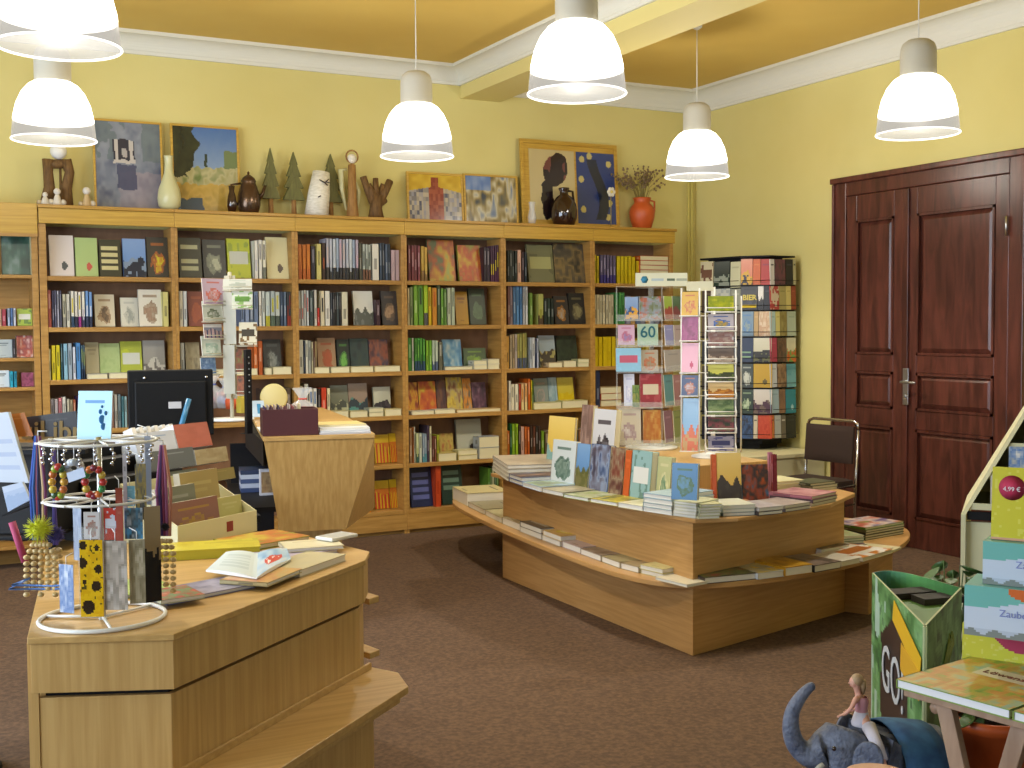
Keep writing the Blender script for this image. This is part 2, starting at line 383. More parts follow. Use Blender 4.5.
# door: mahogany double door, in the right wall
def door():
    y0, y1, zt = -1.715, -3.36, 2.545
    root = MB(); w = .125
    def rail(a, b, z0, z1, d, mbx): mbx.box((-d, min(a, b), z0), (-.001, max(a, b), z1))
    for a, b in ((y0, y0-w), (y1+w, y1)):
        rail(a, b, 0, zt, .04, root)
    rail(y0-.0002, y0-.022, 0, zt-.031, .06, root); rail(y1+.0002, y1+.022, 0, zt-.031, .06, root)
    rail(y0-w-.0003, y1+w+.0003, zt-w, zt, .0398, root); rail(y0+.01, y1-.01, zt-.03, zt+.01, .07, root)
    fr = struct(root.build('door_1', M['mahog'], None, .006))
    yc = -2.40
    def leaf(a, b, name):     # a > b
        mb = MB(); d0 = .012; top = zt-w-.002
        mb.box((-d0, b, .0), (-.0015, a, top)); s = .10
        zs = [(.0, .20), (.80, .93), (1.18, 1.30), (2.24, top)]
        for z0, z1 in zs: mb.box((-.0338, b+s+.0002, z0), (-d0-.0002, a-s-.0002, z1))
        mb.box((-.034, b, 0), (-d0-.0002, b+s, top)); mb.box((-.034, a-s, 0), (-d0-.0002, a, top))
        if name == 'active': mb.box((-.05, a-.035, 0.004), (-.0342, a+.02, top-.004))
        lf = mb.build('door_leaf', M['mahog'], fr, .004)
        for z0, z1 in ((.20, .80), (.93, 1.18), (1.30, 2.24)):
            pm = MB(); ya, yb = b+s+.014, a-s-.014
            vs = []
            for (i, x) in ((0, -.013), (.035, -.030), (.05, -.030)):
                vs += [(x, ya+i, z0+.012+i), (x, yb-i, z0+.012+i), (x, yb-i, z1-.012-i), (x, ya+i, z1-.012-i)]
            fs = []
            for q in range(2):
                for k in range(4): fs.append((q*4+k, q*4+(k+1) % 4, q*4+4+(k+1) % 4, q*4+4+k))
            fs.append((8, 9, 10, 11)); pm.add(vs, fs)
            # moulding lip round the panel
            for (a0, b0, c0, d0_) in ((ya-.012, yb+.012, z0, z0+.016), (ya-.012, yb+.012, z1-.016, z1)): pm.box((-.041, a0, c0), (-.034, b0, d0_))
            for (a0, b0) in ((ya-.012, ya+.004), (yb-.004, yb+.012)): pm.box((-.041, a0, z0), (-.034, b0, z1))
            pm.build('door_panel', M['mahog'], lf)
        return lf
    leaf(y0-w-.004, yc+.003, 'passive'); lf = leaf(yc-.003, y1+w+.004, 'active')
    h = MB(); hy = yc-.035; 
    h.box((-.062, hy-.024, .965), (-.05, hy+.024, 1.21), hx('#ffffff'))
    h.tube([(-.062, hy, 1.12), (-.105, hy, 1.12), (-.11, hy-.02, 1.12), (-.11, hy-.13, 1.118)], .0095, 8)
    h.lathe([(0, 0), (.012, 0), (.012, .01), (0, .01)], 10, X=Matrix.Translation((-.062, hy, 1.02)) @ Matrix.Rotation(-math.pi/2, 4, 'Y'))
    h.build('door_handle', M['steel'], lf, .003)
    hg = MB()
    for z in (.4, 2.1): hg.tube([(-.06, y1+w+.002, z-.06), (-.06, y1+w+.002, z+.06)], .009, 8)
    hg.build('hinge', M['steel'], lf)
door()
# ------------------------------------------------------------------ pendants
def pendant(x, y, label):
    ZR = 2.475; D = .206
    r = thing('pendant_lamp', label, 'lamp', (x, y, ZR), 'bell-shaped pendant lamps')
    X = Matrix.Translation((x, y, ZR))
    # prismatic bell: glowing upper part, clear ribbed rim
    up = [(D*.945, .095), (D*.93, .12), (D*.86, .18), (D*.74, .235), (D*.58, .275), (D*.44, .293)]
    lo = [(D, 0), (D*1.005, .006), (D*.985, .012), (D*.975, .04), (D*.945, .095)]
    MB().lathe(up, 72, X=X, rib=.006).build('lamp_shade', M['shade'], r)
    MB().lathe(lo, 72, X=X, rib=.004).build('shade_rim', M['rim'], r)
    rg = MB(); rg.tube([(D*math.cos(a*math.pi/24), D*math.sin(a*math.pi/24), 0) for a in range(48)], .004, 6, X=X, closed=True); rg.build('rim_ring', M['ring'], r)
    MB().lathe([(.0, .475), (.055, .472), (.078, .455), (.088, .43), (.09, .40), (.09, .30), (.094, .293), (.094, .285), (0, .285)], 28, X=X).build('lamp_housing', M['grey'], r)
    MB().lathe([(0, .20), (.035, .205), (.045, .225), (.04, .255), (.03, .285)], 16, X=X).build('bulb', M['bulb'], r)
    MB().tube([(x, y, ZR+.47), (x, y, ZC-.05)], .0035, 6).build('cord', M['white'], r)
    MB().lathe([(0, ZC), (.035, ZC), (.033, ZC-.045), (.01, ZC-.06), (0, ZC-.06)], 16, X=Matrix.Translation((x, y, 0))).build('ceiling_rose', M['white'], r)
    l = bpy.data.lights.new('bulb_light', 'POINT'); l.energy = LAMP_POWER*1.0; l.color = (1, .93, .80); l.shadow_soft_size = .05
    o = bpy.data.objects.new('bulb_light', l); COL.objects.link(o); o.parent = r; o.location = (0, 0, .12)
    l = bpy.data.lights.new('down_light', 'SPOT'); l.energy = LAMP_POWER*.5; l.color = (1, .93, .80); l.shadow_soft_size = .05; l.spot_size = math.radians(124); l.spot_blend = .35
    o = bpy.data.objects.new('down_light', l); COL.objects.link(o); o.parent = r; o.location = (0, 0, .13)
    return r
for x, y, lb in ((-3.519, -3.947, 'lit bell pendant lamp, biggest of the middle ones, hanging against the white beam'),
                 (-3.423, -2.016, 'lit bell pendant lamp hanging above the pair of small city pictures'),
                 (-1.414, -1.935, 'lit bell pendant lamp hanging in front of the room corner by the red jug'),
                 (-1.415, -3.809, 'lit bell pendant lamp hanging left above the dark wooden door'),
                 (-5.325, -1.773, 'lit bell pendant lamp hanging before the left framed misty picture'),
                 (-5.546, -3.878, 'lit bell pendant lamp cut by the top left corner of the photo')):
    o = pendant(x, y, lb)
# ================================================================== BOOKCASE along the back wall
YF, YBK = -.26, -.008
ST = [-5.235, -4.42, -3.600, -2.785, -1.975, -1.185, -.425]      # centres of the uprights
SZ = [1.85, 1.525, 1.19, .868, .512, .174]                        # shelf tops
UPX = [(s-.022, s+.022) for s in ST]
bcs = []
names = ['under the misty grey picture', 'under the sunny landscape picture', 'under the wooden fir trees', 'under the two small city pictures', 'under the big round dark jug', 'under the orange clay jug']
for k in range(6):
    x0 = ST[k]; x1 = ST[k+1]
    root = MB(); root.box((x0+.0005, YBK-.015, .0), (x1-.0005, YBK, 2.18))
    rt = root.build('bookcase', M['caseback'], None, 0, (x0, YBK-.12, 0))
    tag(rt, 'oak bookcase unit with six shelves %s' % names[k], 'bookcase', 'row of oak bookcases along the back wall')
    MB().box((x0-.022 if k == 0 else x0+.0004, YF, .0), (x0+.022, YBK-.015, 2.18)).build('upright', M['case'], rt, .0015)
    MB().box((x1-.022, YF, .0), (x1-.0004 if k < 5 else x1+.012, YBK-.015, 2.18)).build('upright', M['case'], rt, .0015)
    for z in SZ:
        MB().box((x0+.0225, YF+.006, z-.03), (x1-.0225, YBK-.016, z)).build('shelf', M['case'], rt, .002)
    MB().box((x0-.02 if k == 0 else x0+.0006, YF-.014, 2.18), (x1-.001 if k < 5 else x1+.02, YF+.01, 2.275)).build('header_board', M['pine'], rt, .002)
    MB().box((x0-.025 if k == 0 else x0+.0005, YF-.03, 2.275), (x1-.0005 if k < 5 else x1+.03, YBK, 2.297)).build('top_board', M['pinetop'], rt, .003)
    MB().box((x0+.0225, YF-.01+.04, .0), (x1-.0225, YF+.05, .144)).build('plinth', M['case'], rt)
    MB().box((x0+.001, YF-.004, .03), (x1-.001, YF+.0, .144)).build('plinth_board', M['case'], rt)
# lower left unit with its own shelf heights
LZ = [1.855, 1.535, 1.335, 1.15, .80, .45, .15]
root = MB().box((-6.05, YBK-.015, 0), (-5.262, YBK, 2.1)).build('bookcase', M['case'], None, 0, (-5.65, -.13, 0))
tag(root, 'lighter pine bookcase with low shelves cut by the left photo edge', 'bookcase')
for a, b in ((-6.07, -6.03), (-5.30, -5.262)): MB().box((a, YF+.01, 0), (b, YBK-.015, 2.1)).build('upright', M['case'], root, .002)
for z in LZ: MB().box((-6.03, YF+.014, z-.022), (-5.30, YBK-.016, z)).build('shelf', M['case'], root, .002)
MB().box((-6.07, YF-.01, 2.1), (-5.262, YBK, 2.30)).build('header_board', M['pine'], root, .002)
MB().box((-6.07, YF-.016, 2.092), (-5.262, YF-.01, 2.112)).build('edge_strip', M['case'], root)

BAYN = ['leftmost pine bay', 'bay under misty picture', 'bay under landscape picture', 'bay under wooden firs', 'bay under city pictures', 'bay under round jug', 'bay under orange jug']
DEFER = []
def defer(mb, area, label, grp): DEFER.append((area, mb, label, grp)); NB[0] += 1
ROWN = ['top shelf', 'second shelf', 'third shelf', 'fourth shelf', 'fifth shelf', 'bottom shelf']
ORD = ['first', 'second', 'third', 'fourth', 'fifth', 'sixth', 'seventh', 'eighth', 'ninth', 'tenth', '11th', '12th', '13th', '14th', '15th', '16th', '17th', '18th', '19th', '20th', '21st', '22nd', '23rd', '24th', '25th', '26th', '27th', '28th', '29th', '30th']
NB = [0]
def shelf_row(bay, row, items):
    """items: ('s', u0, u1, vtop, n, [colours]) spines | ('f', u0, u1, vtop, style, [colours]) cover out | ('l', u0, u1, vtop, n, [colours]) lying"""
    zs = (LZ if bay == 0 else SZ)[row]; has_l = any(i[0] == 'l' for i in items)
    cnt = {'s': 0, 'f': 0, 'l': 0}
    grp = 'books on the %s of the %s' % (ROWN[row], BAYN[bay])
    for it in items:
        k, u0, u1, vt = it[:4]; seed = int(u0*7+vt*3+bay*11+row)
        if k == 's':
            n, cols = it[4], it[5]; Y = YF+.03
            x0 = PY(u0, vt, Y).x; x1 = PY(u1, vt, Y).x; h = PY((u0+u1)/2, vt, Y).z-zs
            lim0 = (ST[bay-1]+.0235) if bay else -6.0; lim1 = (ST[bay]-.0235) if bay else -5.301
            x0 = max(x0, lim0); x1 = min(x1, lim1); w = (x1-x0)/n
            for q in range(n):
                c = cols[q % len(cols)]; c = c if isinstance(c, (list, tuple)) else (c,)
                rr = random.Random(seed+q*17); hh = min(h*(1-.035*rr.random()*(n > 1)), .318)
                X = frame((x0+w*(q+1)-.0008, Y+rr.random()*.008, zs+.0005), (0, 1, 0), (-1, 0, 0), (0, 0, 1))
                o = book_mb(.15, hh, w-.0016, paint('plain', [c[0]], 1), c, nx=1, nz=1, X=X, seed=seed+q)
                cnt['s'] += 1
                defer(o, w*hh, '%s %s book spine-out, %s spine from left, %s, %s' % ('thin' if w < .028 else 'thick', cname(c[0]), ORD[cnt['s']-1], ROWN[row], BAYN[bay]), grp)
        elif k == 'f':
            st, cols = it[4], it[5]; Y = -.135 if has_l or (len(it) > 6) else -.19
            x0 = PY(u0, vt, Y).x; x1 = PY(u1, vt, Y).x; h = PY((u0+u1)/2, vt, Y).z-zs
            lim0 = (ST[bay-1]+.0235) if bay else -6.0; lim1 = (ST[bay]-.0235) if bay else -5.301
            x0 = max(x0, lim0); x1 = min(x1, lim1)
            th = .022 if h > .2 else .016; a = math.radians(9)
            h = min(h/math.cos(a), .31)
            X = frame((x0, Y-.005, zs+.0006+math.sin(0)), (1, 0, 0), (0, math.cos(a), -math.sin(a)), (0, math.sin(a), math.cos(a)))
            X = X @ Matrix.Translation((0, 0, th*math.tan(a)))
            o = book_mb(x1-x0, h, th, paint(st, cols, seed), (cols[0],), nx=20, nz=28, X=X, seed=seed)
            cnt['f'] += 1
            ex = {'photo': 'photo', 'blob': 'picture', 'plain': 'plain', 'half': 'two-tone', 'label': 'labelled', 'bars': 'striped', 'lines': 'lettered', 'spot': 'small-motif'}[st]
            defer(o, 9, '%s %s-cover book facing out, %s cover from left, %s, %s' % (cname(cols[0]), ex, ORD[cnt['f']-1], ROWN[row], BAYN[bay]), grp)
        else:
            n, cols = it[4], it[5]; Y = YF+.012
            x0 = max(PY(u0, vt, Y).x, ST[bay-1]+.024); x1 = min(PY(u1, vt, Y).x, ST[bay]-.024); h = max(.012*n, PY((u0+u1)/2, vt, Y).z-zs)
            t = h/n
            for q in range(n):
                c = cols[q % len(cols)]; rr = random.Random(seed+q); D_ = .105 if has_l else .12
                X = frame((x0+.001, Y+rr.random()*.006, zs+.0005+t*(q+1)), (1, 0, 0), (0, 0, -1), (0, 1, 0))
                o = book_mb(x1-x0-.002, D_, t-.0006, paint('plain', [c], 1), (c,), page='#ddd6b2', nx=5, nz=6, X=X, seed=seed)
                cnt['l'] += 1
                defer(o, (x1-x0)*t, '%s book lying flat, %s flat one, %s, %s' % (cname(c), ORD[cnt['l']-1], ROWN[row], BAYN[bay]), grp)
W1, CR = '#d8d6cc', '#ddd3aa'
# leftmost bay
shelf_row(0, 0, [('f', 1, 33, 231, 'photo', ['#1e3a34', '#2f5548', '#6f8580']), ('s', 34, 38, 233, 1, ['#cfc9a0'])])
shelf_row(0, 1, [('s', -3, 6, 309, 2, ['#c9a68c', '#a03a4a']), ('s', 7, 16, 308, 3, ['#a9b9d8', '#5878b0', '#c4cbe0']), ('f', 17, 38, 309, 'label', ['#9cb83a', '#d8dcd8', '#5f7f30'])])
shelf_row(0, 2, [('f', -6, 12, 340, 'plain', ['#a9b6bc', '#60707c']), ('s', 12.5, 15.5, 339, 1, ['#33303a']), ('f', 16, 39, 336, 'photo', ['#c8c4c4', '#b05a44', '#7e3038', '#c9a9a4'])])
shelf_row(0, 3, [('f', -6, 9, 371, 'plain', ['#c9d4dc']), ('s', 9.5, 17, 371, 2, ['#2aa3c4', '#1f88a8']), ('f', 21, 38, 373, 'photo', ['#7a2c50', '#9a4a70', '#6a2444'])])
# bay 1
shelf_row(1, 0, [('f', 49, 73.5, 235.5, 'spot', ['#d8cfcb', '#4c5050']), ('f', 75, 97.5, 238, 'spot', ['#a9bf7c', '#c0584a']), ('f', 99, 121, 240, 'lines', ['#3b3a2a', '#c9c08c']),
  ('f', 122.8, 145.8, 239, 'half', ['#5c84c0', '#1c2436', '#7c8fa8']), ('f', 147, 171, 237.5, 'blob', ['#3f3c34', '#b8642c', '#c9c828'])])
shelf_row(1, 1, [('s', 47.2, 51.2, 290, 1, ['#9a4a3c']), ('s', 51.4, 61.5, 290, 4, ['#3e3c58', '#5b5a74', '#a8a8b8', '#4c4c60']), ('s', 62, 69.8, 294, 2, [('#b9b59c', '#5a5c54', '#88867a'), '#c8c6b8']),
  ('s', 70.3, 84.8, 291, 4, [(W1, '#c8b838', '#28405c'), (W1, '#d0c8c0', '#2c2c40'), ('#d8d4d0', '#c0b040', '#8a2c78'), (W1, '#b0a8b8', '#30304c')]), ('s', 84.9, 92, 291, 2, [('#6a94cc', '#c8d0dc', '#28304c')]),
  ('f', 94.5, 114.5, 295, 'blob', ['#d9d0b8', '#9a7c5c', '#5c5044'], 1), ('f', 120.5, 138, 298, 'blob', ['#d6d4c4', '#b9b9ac', '#8f948c'], 1), ('f', 138.5, 162, 290, 'blob', ['#d9d5c8', '#86705a', '#a58874']), ('s', 162.5, 168.5, 292, 1, ['#ccc67e'])])
shelf_row(1, 2, [('s', 48, 50.8, 349, 1, ['#c9c490']), ('s', 51, 60, 345, 2, ['#d2c420', '#c9bc18']), ('s', 60.3, 62.6, 344, 1, ['#2e5660']), ('s', 63, 72, 343, 2, ['#86b4cc', '#94a4b4']), ('s', 72.3, 75.6, 347, 1, ['#c8d0e0']),
  ('s', 75.8, 80.5, 343, 1, ['#4a86c4']), ('s', 80.8, 84.8, 345, 2, [('#4a6478', '#8a9c60', '#22304a')]), ('f', 85, 99, 343, 'plain', ['#a8a080', '#8c8468']), ('f', 99.5, 120, 344, 'photo', ['#98ac70', '#a4b67c', '#8ca468']),
  ('f', 120.5, 142, 342, 'label', ['#a0aa38', '#c4c8c0', '#b4be30']), ('f', 143, 165, 341, 'half', ['#7e7c74', '#b4b2a8', '#605c58']), ('l', 87, 108, 374, 1, ['#b8b4b0']), ('l', 109, 128, 373, 1, ['#c4c0b4']), ('l', 129, 160, 373, 1, ['#b0a890'])])
shelf_row(1, 3, [('s', 50, 58, 398, 2, ['#8e8c98', '#b0a8ac']), ('s', 58, 66, 397, 2, ['#c87c84', W1]), ('s', 66.5, 76, 399, 3, ['#b9b4a0', '#a89a7c', '#a85c3c']), ('s', 77, 84, 396, 2, ['#4a3060', '#3c3c68']), ('s', 108, 114, 395, 2, ['#9a8470', '#7c5a50']), ('s', 114, 121, 394, 2, ['#a8a498', '#6a7a80']), ('s', 121, 127, 396, 2, ['#4c7c88', '#90b0b4'])])
# bay 2
shelf_row(2, 0, [('f', 178.8, 201.5, 238, 'lines', ['#3c3c2e', '#a8a884']), ('f', 203, 226, 240, 'blob', ['#383834', '#8c9078', '#b4b498']), ('f', 227.5, 250.5, 239, 'label', ['#aeb41c', '#b9bcb0', '#8c9a28']),
  ('s', 254, 266, 240, 3, [(W1, '#b8b8c4'), (W1, '#808080'), ('#d8d6c4', '#606060', '#707468')]), ('f', 266.5, 291, 237.5, 'spot', ['#d6cfa0', '#5a4c40'])])
shelf_row(2, 1, [('s', 178.8, 187, 290, 2, [W1, '#c9d0d4']), ('f', 188, 205, 292, 'blob', ['#7c3a28', '#a0522c', '#8c4430']), ('s', 240, 258, 291, 4, ['#6a7c9c', '#8090b0', '#5c6a80']), ('s', 258.5, 265, 290.5, 2, [W1, '#c4ccc8']), ('s', 265.2, 279.8, 291, 3, [('#bcc8c4', '#a8b8c0', '#a8a430'), ('#a4b0b4', '#a8a83c', '#506050'), ('#b4bcb8', '#b8b050', '#445048')]),
  ('s', 280, 286.5, 291, 2, ['#3c4c64', '#5a6c84']), ('s', 286.8, 292, 291, 2, [('#4a5054', '#983c30', '#a84438')])])
shelf_row(2, 2, [('s', 180, 184.5, 343, 1, ['#a4a8a4']), ('f', 185.5, 200, 343, 'photo', ['#6c6450', '#a49c80', '#8c8468']), ('s', 253, 262.5, 341, 2, ['#b85c24', '#a85020']), ('f', 263.5, 281.5, 340, 'blob', ['#2e3030', '#505858', '#9ca4a0']), ('l', 265, 272.3, 368, 1, ['#c8c49c']), ('l', 273, 292, 367, 1, ['#d0cca4']), ('l', 205, 258, 369, 1, ['#b8b090'])])
shelf_row(2, 3, [('s', 180, 210, 392, 5, ['#6c3c30', '#8c8c80', '#44545c', '#a89c6c']), ('s', 262, 291, 388, 6, ['#4a3c34', '#5c4c3c', '#3a3a3c', '#7c6c54'])])
# bay 3
shelf_row(3, 0, [('s', 298, 310.5, 244, 3, [('#b8681e', '#c47828', '#b05c1c')]), ('s', 311, 315.5, 246, 1, ['#2c2832']), ('s', 316.2, 321.3, 244, 1, ['#c9bf74']), ('s', 321.8, 325.5, 243, 1, [('#3c2a22', '#8c4420')]),
  ('s', 326, 358.5, 238.5, 10, [('#a8a8b4', '#c4b0a8', '#3c3834'), ('#b4b8c4', '#a0a8b8', '#2c2c2e'), ('#c4ccd4', '#b4bcc8', '#343434'), ('#9cacc4', '#8898b0', '#26282c'), ('#b0a4b4', '#c09ca8', '#2a2a30')]),
  ('s', 359, 362, 243, 1, ['#4c4a3c']), ('s', 362.3, 371, 244, 3, [('#b0b8b0', '#48544c', '#6c4c3c')]), ('s', 372, 379, 244, 1, [W1]), ('s', 379.5, 390.5, 243, 4, ['#36465c', '#2c3440', '#4c5c74', '#243040']), ('s', 390.8, 400.5, 250, 2, [('#b49ca4', '#a8949c')])])
shelf_row(3, 1, [('s', 298.5, 309, 290, 4, [('#b8bcb8', '#a04840'), ('#c4ccd0', '#b05048')]), ('s', 309.3, 313.5, 291, 1, ['#384444']), ('s', 314, 317, 290, 1, ['#c9c4b8']), ('s', 317.2, 320, 308, 1, ['#b03028']), ('s', 320.2, 324.5, 291, 1, [('#cfc6a8', '#2c2c2c')]), ('s', 324.8, 330, 291, 1, [W1]),
  ('s', 330.5, 341, 292, 5, ['#4c5058', '#343438', '#26262a', '#505c60', '#2c2c30']), ('s', 341.5, 348, 292, 1, ['#d0ccb4']), ('f', 354, 373.5, 291.5, 'half', ['#ccccc0', '#50544c', '#6c706c']), ('s', 376, 380.5, 300, 1, ['#3c2430']), ('f', 382, 400.5, 291.5, 'blob', ['#343032', '#6c5844', '#b09070'])])
shelf_row(3, 2, [('s', 298.5, 303.5, 340, 1, ['#bfc0b4']), ('s', 303.8, 304.9, 341, 1, ['#30405c']), ('s', 305.2, 311, 340, 2, ['#d0cfc0', '#a0a49c']), ('s', 311.3, 317, 341, 3, ['#c9c0a0', '#6c4a38', '#b49c70']), ('f', 318, 336, 338.5, 'blob', ['#9c7c5c', '#9c4828', '#a85838']),
  ('f', 337.5, 350, 340, 'blob', ['#1c2420', '#4c8838', '#70a84c']), ('f', 350.5, 369, 339, 'photo', ['#182424', '#243838', '#303c34']), ('f', 369.5, 388.5, 340, 'photo', ['#3c3448', '#8c4c34', '#40202c']), ('l', 315, 330, 367.5, 1, ['#d0c8a0']), ('l', 331, 350, 367, 1, ['#c9c49c']), ('l', 351, 374, 366.5, 1, ['#d2c898']), ('l', 375, 401, 366, 1, ['#ccc090'])])
shelf_row(3, 3, [('s', 299, 303.5, 386, 1, ['#a8a898']), ('s', 304, 308.5, 384, 1, ['#b8b8ac']), ('s', 309, 317, 388.5, 2, [(W1, '#4c6c9c')]), ('s', 317.5, 320.8, 389, 1, ['#281c1c']), ('s', 321, 326.5, 388, 1, ['#c03c20']), ('s', 327, 330.5, 388.5, 1, [CR]),
  ('f', 331, 348.5, 386, 'half', ['#585c48', '#a8a888', '#444840']), ('f', 349, 368, 384, 'half', ['#7c6450', '#28343c', '#488078']), ('f', 374, 391, 387.5, 'half', ['#a8a890', '#28242c', '#403840']), ('l', 332, 349, 411, 1, ['#ccc494']), ('l', 350, 368, 411, 1, ['#c9c090']), ('l', 369, 384, 408, 2, ['#c4bc90', '#b0b4a0']), ('l', 385, 402.5, 409, 1, ['#d0c690'])])
RY = ['#cfae1c', '#b8341c', '#c9a41c']
for rw, v in ((4, 434), (5, 480)):
    shelf_row(3, rw, [('s', 300, 371, v+2, 12, ['#b83820', '#c9a420', '#a82c20', '#c97c20']), ('f', 375, 389.5, v+1.5, 'bars', RY, 1), ('f', 390, 404.5, v, 'bars', RY, 1)])
# bay 4
shelf_row(4, 0, [('s', 408, 420.5, 245, 4, ['#6c2c34', '#74343c']), ('s', 420.8, 427.5, 246, 2, [('#b8943c', '#c4a850', '#7c5c30')]), ('f', 429, 455.5, 240, 'photo', ['#5c6440', '#a4532c', '#b89428', '#8c9c50']), ('f', 459, 482, 245.5, 'photo', ['#8c8c30', '#b04c24', '#c0a030']),
  ('s', 483.5, 490, 247, 2, ['#2c2030', '#342838']), ('s', 490.5, 500.5, 245, 4, [('#4a2c48', '#c9b824', '#5c3054')])])
shelf_row(4, 1, [('s', 407.8, 409.8, 288, 1, [CR]), ('s', 410, 413, 287, 1, ['#7c8c60']), ('s', 413.3, 418, 284, 1, ['#6c9830']), ('s', 418.2, 423.3, 284, 1, [('#5c9030', '#2c4028')]), ('s', 423.5, 428, 284, 1, [('#94b424', '#a8c030', '#4c4c4c')]), ('s', 428.2, 431.8, 287, 1, ['#c9a81c']), ('s', 432, 437, 288, 1, [('#c08028', '#b05c20')]),
  ('s', 437.2, 440.8, 285, 1, ['#405038']), ('s', 441, 447, 288, 2, ['#649838', '#547c34']), ('s', 447.3, 455, 288, 2, ['#b4bca4', '#a8b49c']), ('f', 456, 468.5, 292, 'plain', ['#b88c1c', '#8c6018'], 1), ('f', 470, 486, 289, 'blob', ['#3e4838', '#6c8464', '#54644c'], 1)])
shelf_row(4, 2, [('s', 408, 412, 338, 1, ['#3c7c30']), ('s', 412.2, 414, 338, 1, [W1]), ('s', 414.5, 425.5, 338, 4, [('#4c8c34', '#305c28', '#28445c'), ('#3c8030', '#68a044', '#2c4860')]), ('s', 426, 432, 340, 2, ['#7cac30', '#68a02c']), ('s', 432.2, 438.5, 340, 2, [('#a8b8a4', '#b8c4b0', '#4c5c78')]), ('s', 438.8, 443, 342, 1, ['#5c5c4c']),
  ('f', 443.5, 462, 340, 'photo', ['#b4c4c8', '#5c90b4', '#3c6c98']), ('f', 464, 486.5, 348.5, 'blob', ['#48583c', '#7c9c3c', '#90ac40']), ('l', 445, 473, 366.5, 1, ['#a8a494']), ('l', 474, 487.5, 360.5, 2, ['#ccccbc', '#c4c4b4']), ('l', 488, 500, 359, 2, ['#d4d0bc', '#ccc8b4'])])
shelf_row(4, 3, [('f', 408, 418.5, 383, 'photo', ['#7c2c1c', '#c09020', '#a84820']), ('f', 419, 436.5, 382, 'photo', ['#9c3820', '#b85c20', '#b8a828']), ('f', 437, 446.5, 380.5, 'photo', ['#38242c', '#5c3830', '#6c4c30']), ('f', 447, 463, 378, 'photo', ['#6c3c28', '#a09060', '#c0a83c', '#5c3828']), ('f', 463.5, 472, 379, 'photo', ['#9c9484', '#c07824', '#545048']), ('f', 472.5, 486.5, 383, 'photo', ['#2c2030', '#4c2c40', '#7c6470']),
  ('l', 412, 434.5, 411, 1, ['#cfcfbc']), ('l', 435.5, 456, 409.5, 1, ['#ccccb4']), ('l', 457, 501, 409, 1, ['#ccac74'])])
shelf_row(4, 4, [('s', 409.5, 412.5, 428, 1, ['#8c6c4c']), ('s', 412.6, 415.5, 427, 2, [('#b86c2c'), ('#c8c8b8')]), ('s', 416, 422, 433, 2, [('#c4cc9c', '#a8b078', '#345c54'), '#c0c8b4']), ('s', 422.2, 427, 433, 2, [('#8ca0b4', '#a8b4c0', '#5c98a8')]), ('s', 427.2, 432, 425.5, 2, ['#44384c', '#d0c8a4']), ('s', 432.3, 436.5, 436, 2, ['#6c3c30', '#84503c']), ('s', 436.8, 439.5, 435, 1, ['#a0a428']),
  ('f', 457.5, 482.5, 420, 'spot', ['#a4a494', '#38302c']), ('f', 440, 454, 434, 'photo', ['#8c7038', '#b09c50', '#a05c38']), ('l', 438.5, 457, 453, 1, ['#b8a85c']), ('l', 458.5, 478, 450, 2, ['#c4b878', '#d0c894']), ('l', 479, 499.5, 436.5, 2, ['#a8acb0', '#98a0a8'])])
shelf_row(4, 5, [('f', 411, 432.5, 462, 'lines', ['#20284c', '#58609c']), ('s', 435, 441, 463, 1, [('#b84420', '#a83818')]), ('f', 442, 463, 464, 'lines', ['#1c342c', '#607c6c']), ('s', 488, 499, 468, 5, ['#5c8c34', '#4c6c30', '#c4c8a0', '#345c30'])])
# bay 5
shelf_row(5, 0, [('s', 507.5, 517, 250, 4, ['#202824', '#2c3430', '#1c2420']), ('s', 517.3, 521.5, 250, 1, ['#c49c88']), ('s', 522, 527, 251, 2, ['#38242c', '#24303c']), ('f', 528.5, 554.5, 245, 'label', ['#6c6c4c', '#9c9c68', '#5c5c40']), ('f', 555, 587.5, 242.5, 'photo', ['#2c2824', '#7c6840', '#4c4438', '#34302c'])])
shelf_row(5, 1, [('s', 507.8, 513, 285, 2, ['#74504c', '#8c7c84']), ('s', 513.3, 522.5, 286, 3, ['#486c94', '#5484b4', '#4474a8']), ('s', 522.8, 528, 285, 2, ['#b0b4bc', '#c8ccd0']), ('s', 530, 533, 293, 1, ['#6c8c3c']), ('s', 538, 543.5, 294, 1, [('#a4a85c', '#8c8c3c', '#4c3c2c')]), ('s', 544, 554, 298, 3, ['#202c28', '#283830']),
  ('f', 555, 569, 296.5, 'blob', ['#302c2c', '#b07424', '#98989c']), ('f', 569.8, 586.5, 293.5, 'blob', ['#1c1c1c', '#6c6444', '#84805c'])])
shelf_row(5, 2, [('s', 506, 509.5, 336.5, 1, ['#c09448']), ('s', 510, 517.3, 334, 3, ['#b0a084', '#a89474', '#b4a8a0']), ('s', 517.5, 527.3, 333, 4, [('#a89c54', '#8c8848', '#4c5470'), ('#8c8c4c', '#a8a864', '#505c68')]), ('s', 529.5, 535, 337, 2, ['#a8b0b8', '#ccd0d4']), ('s', 535.3, 539, 338, 2, ['#344060', '#c0c8dc']),
  ('f', 540, 556, 336, 'half', ['#8ca0ac', '#4c4438', '#a49c60']), ('f', 557.5, 578, 336, 'photo', ['#20281c', '#303c28', '#1c2018']), ('l', 548.5, 563, 362.5, 1, ['#c4b08c']), ('l', 564, 577, 361, 1, ['#ccc09c']), ('l', 578, 589.5, 359, 2, ['#c4c494', '#b8b888'])])
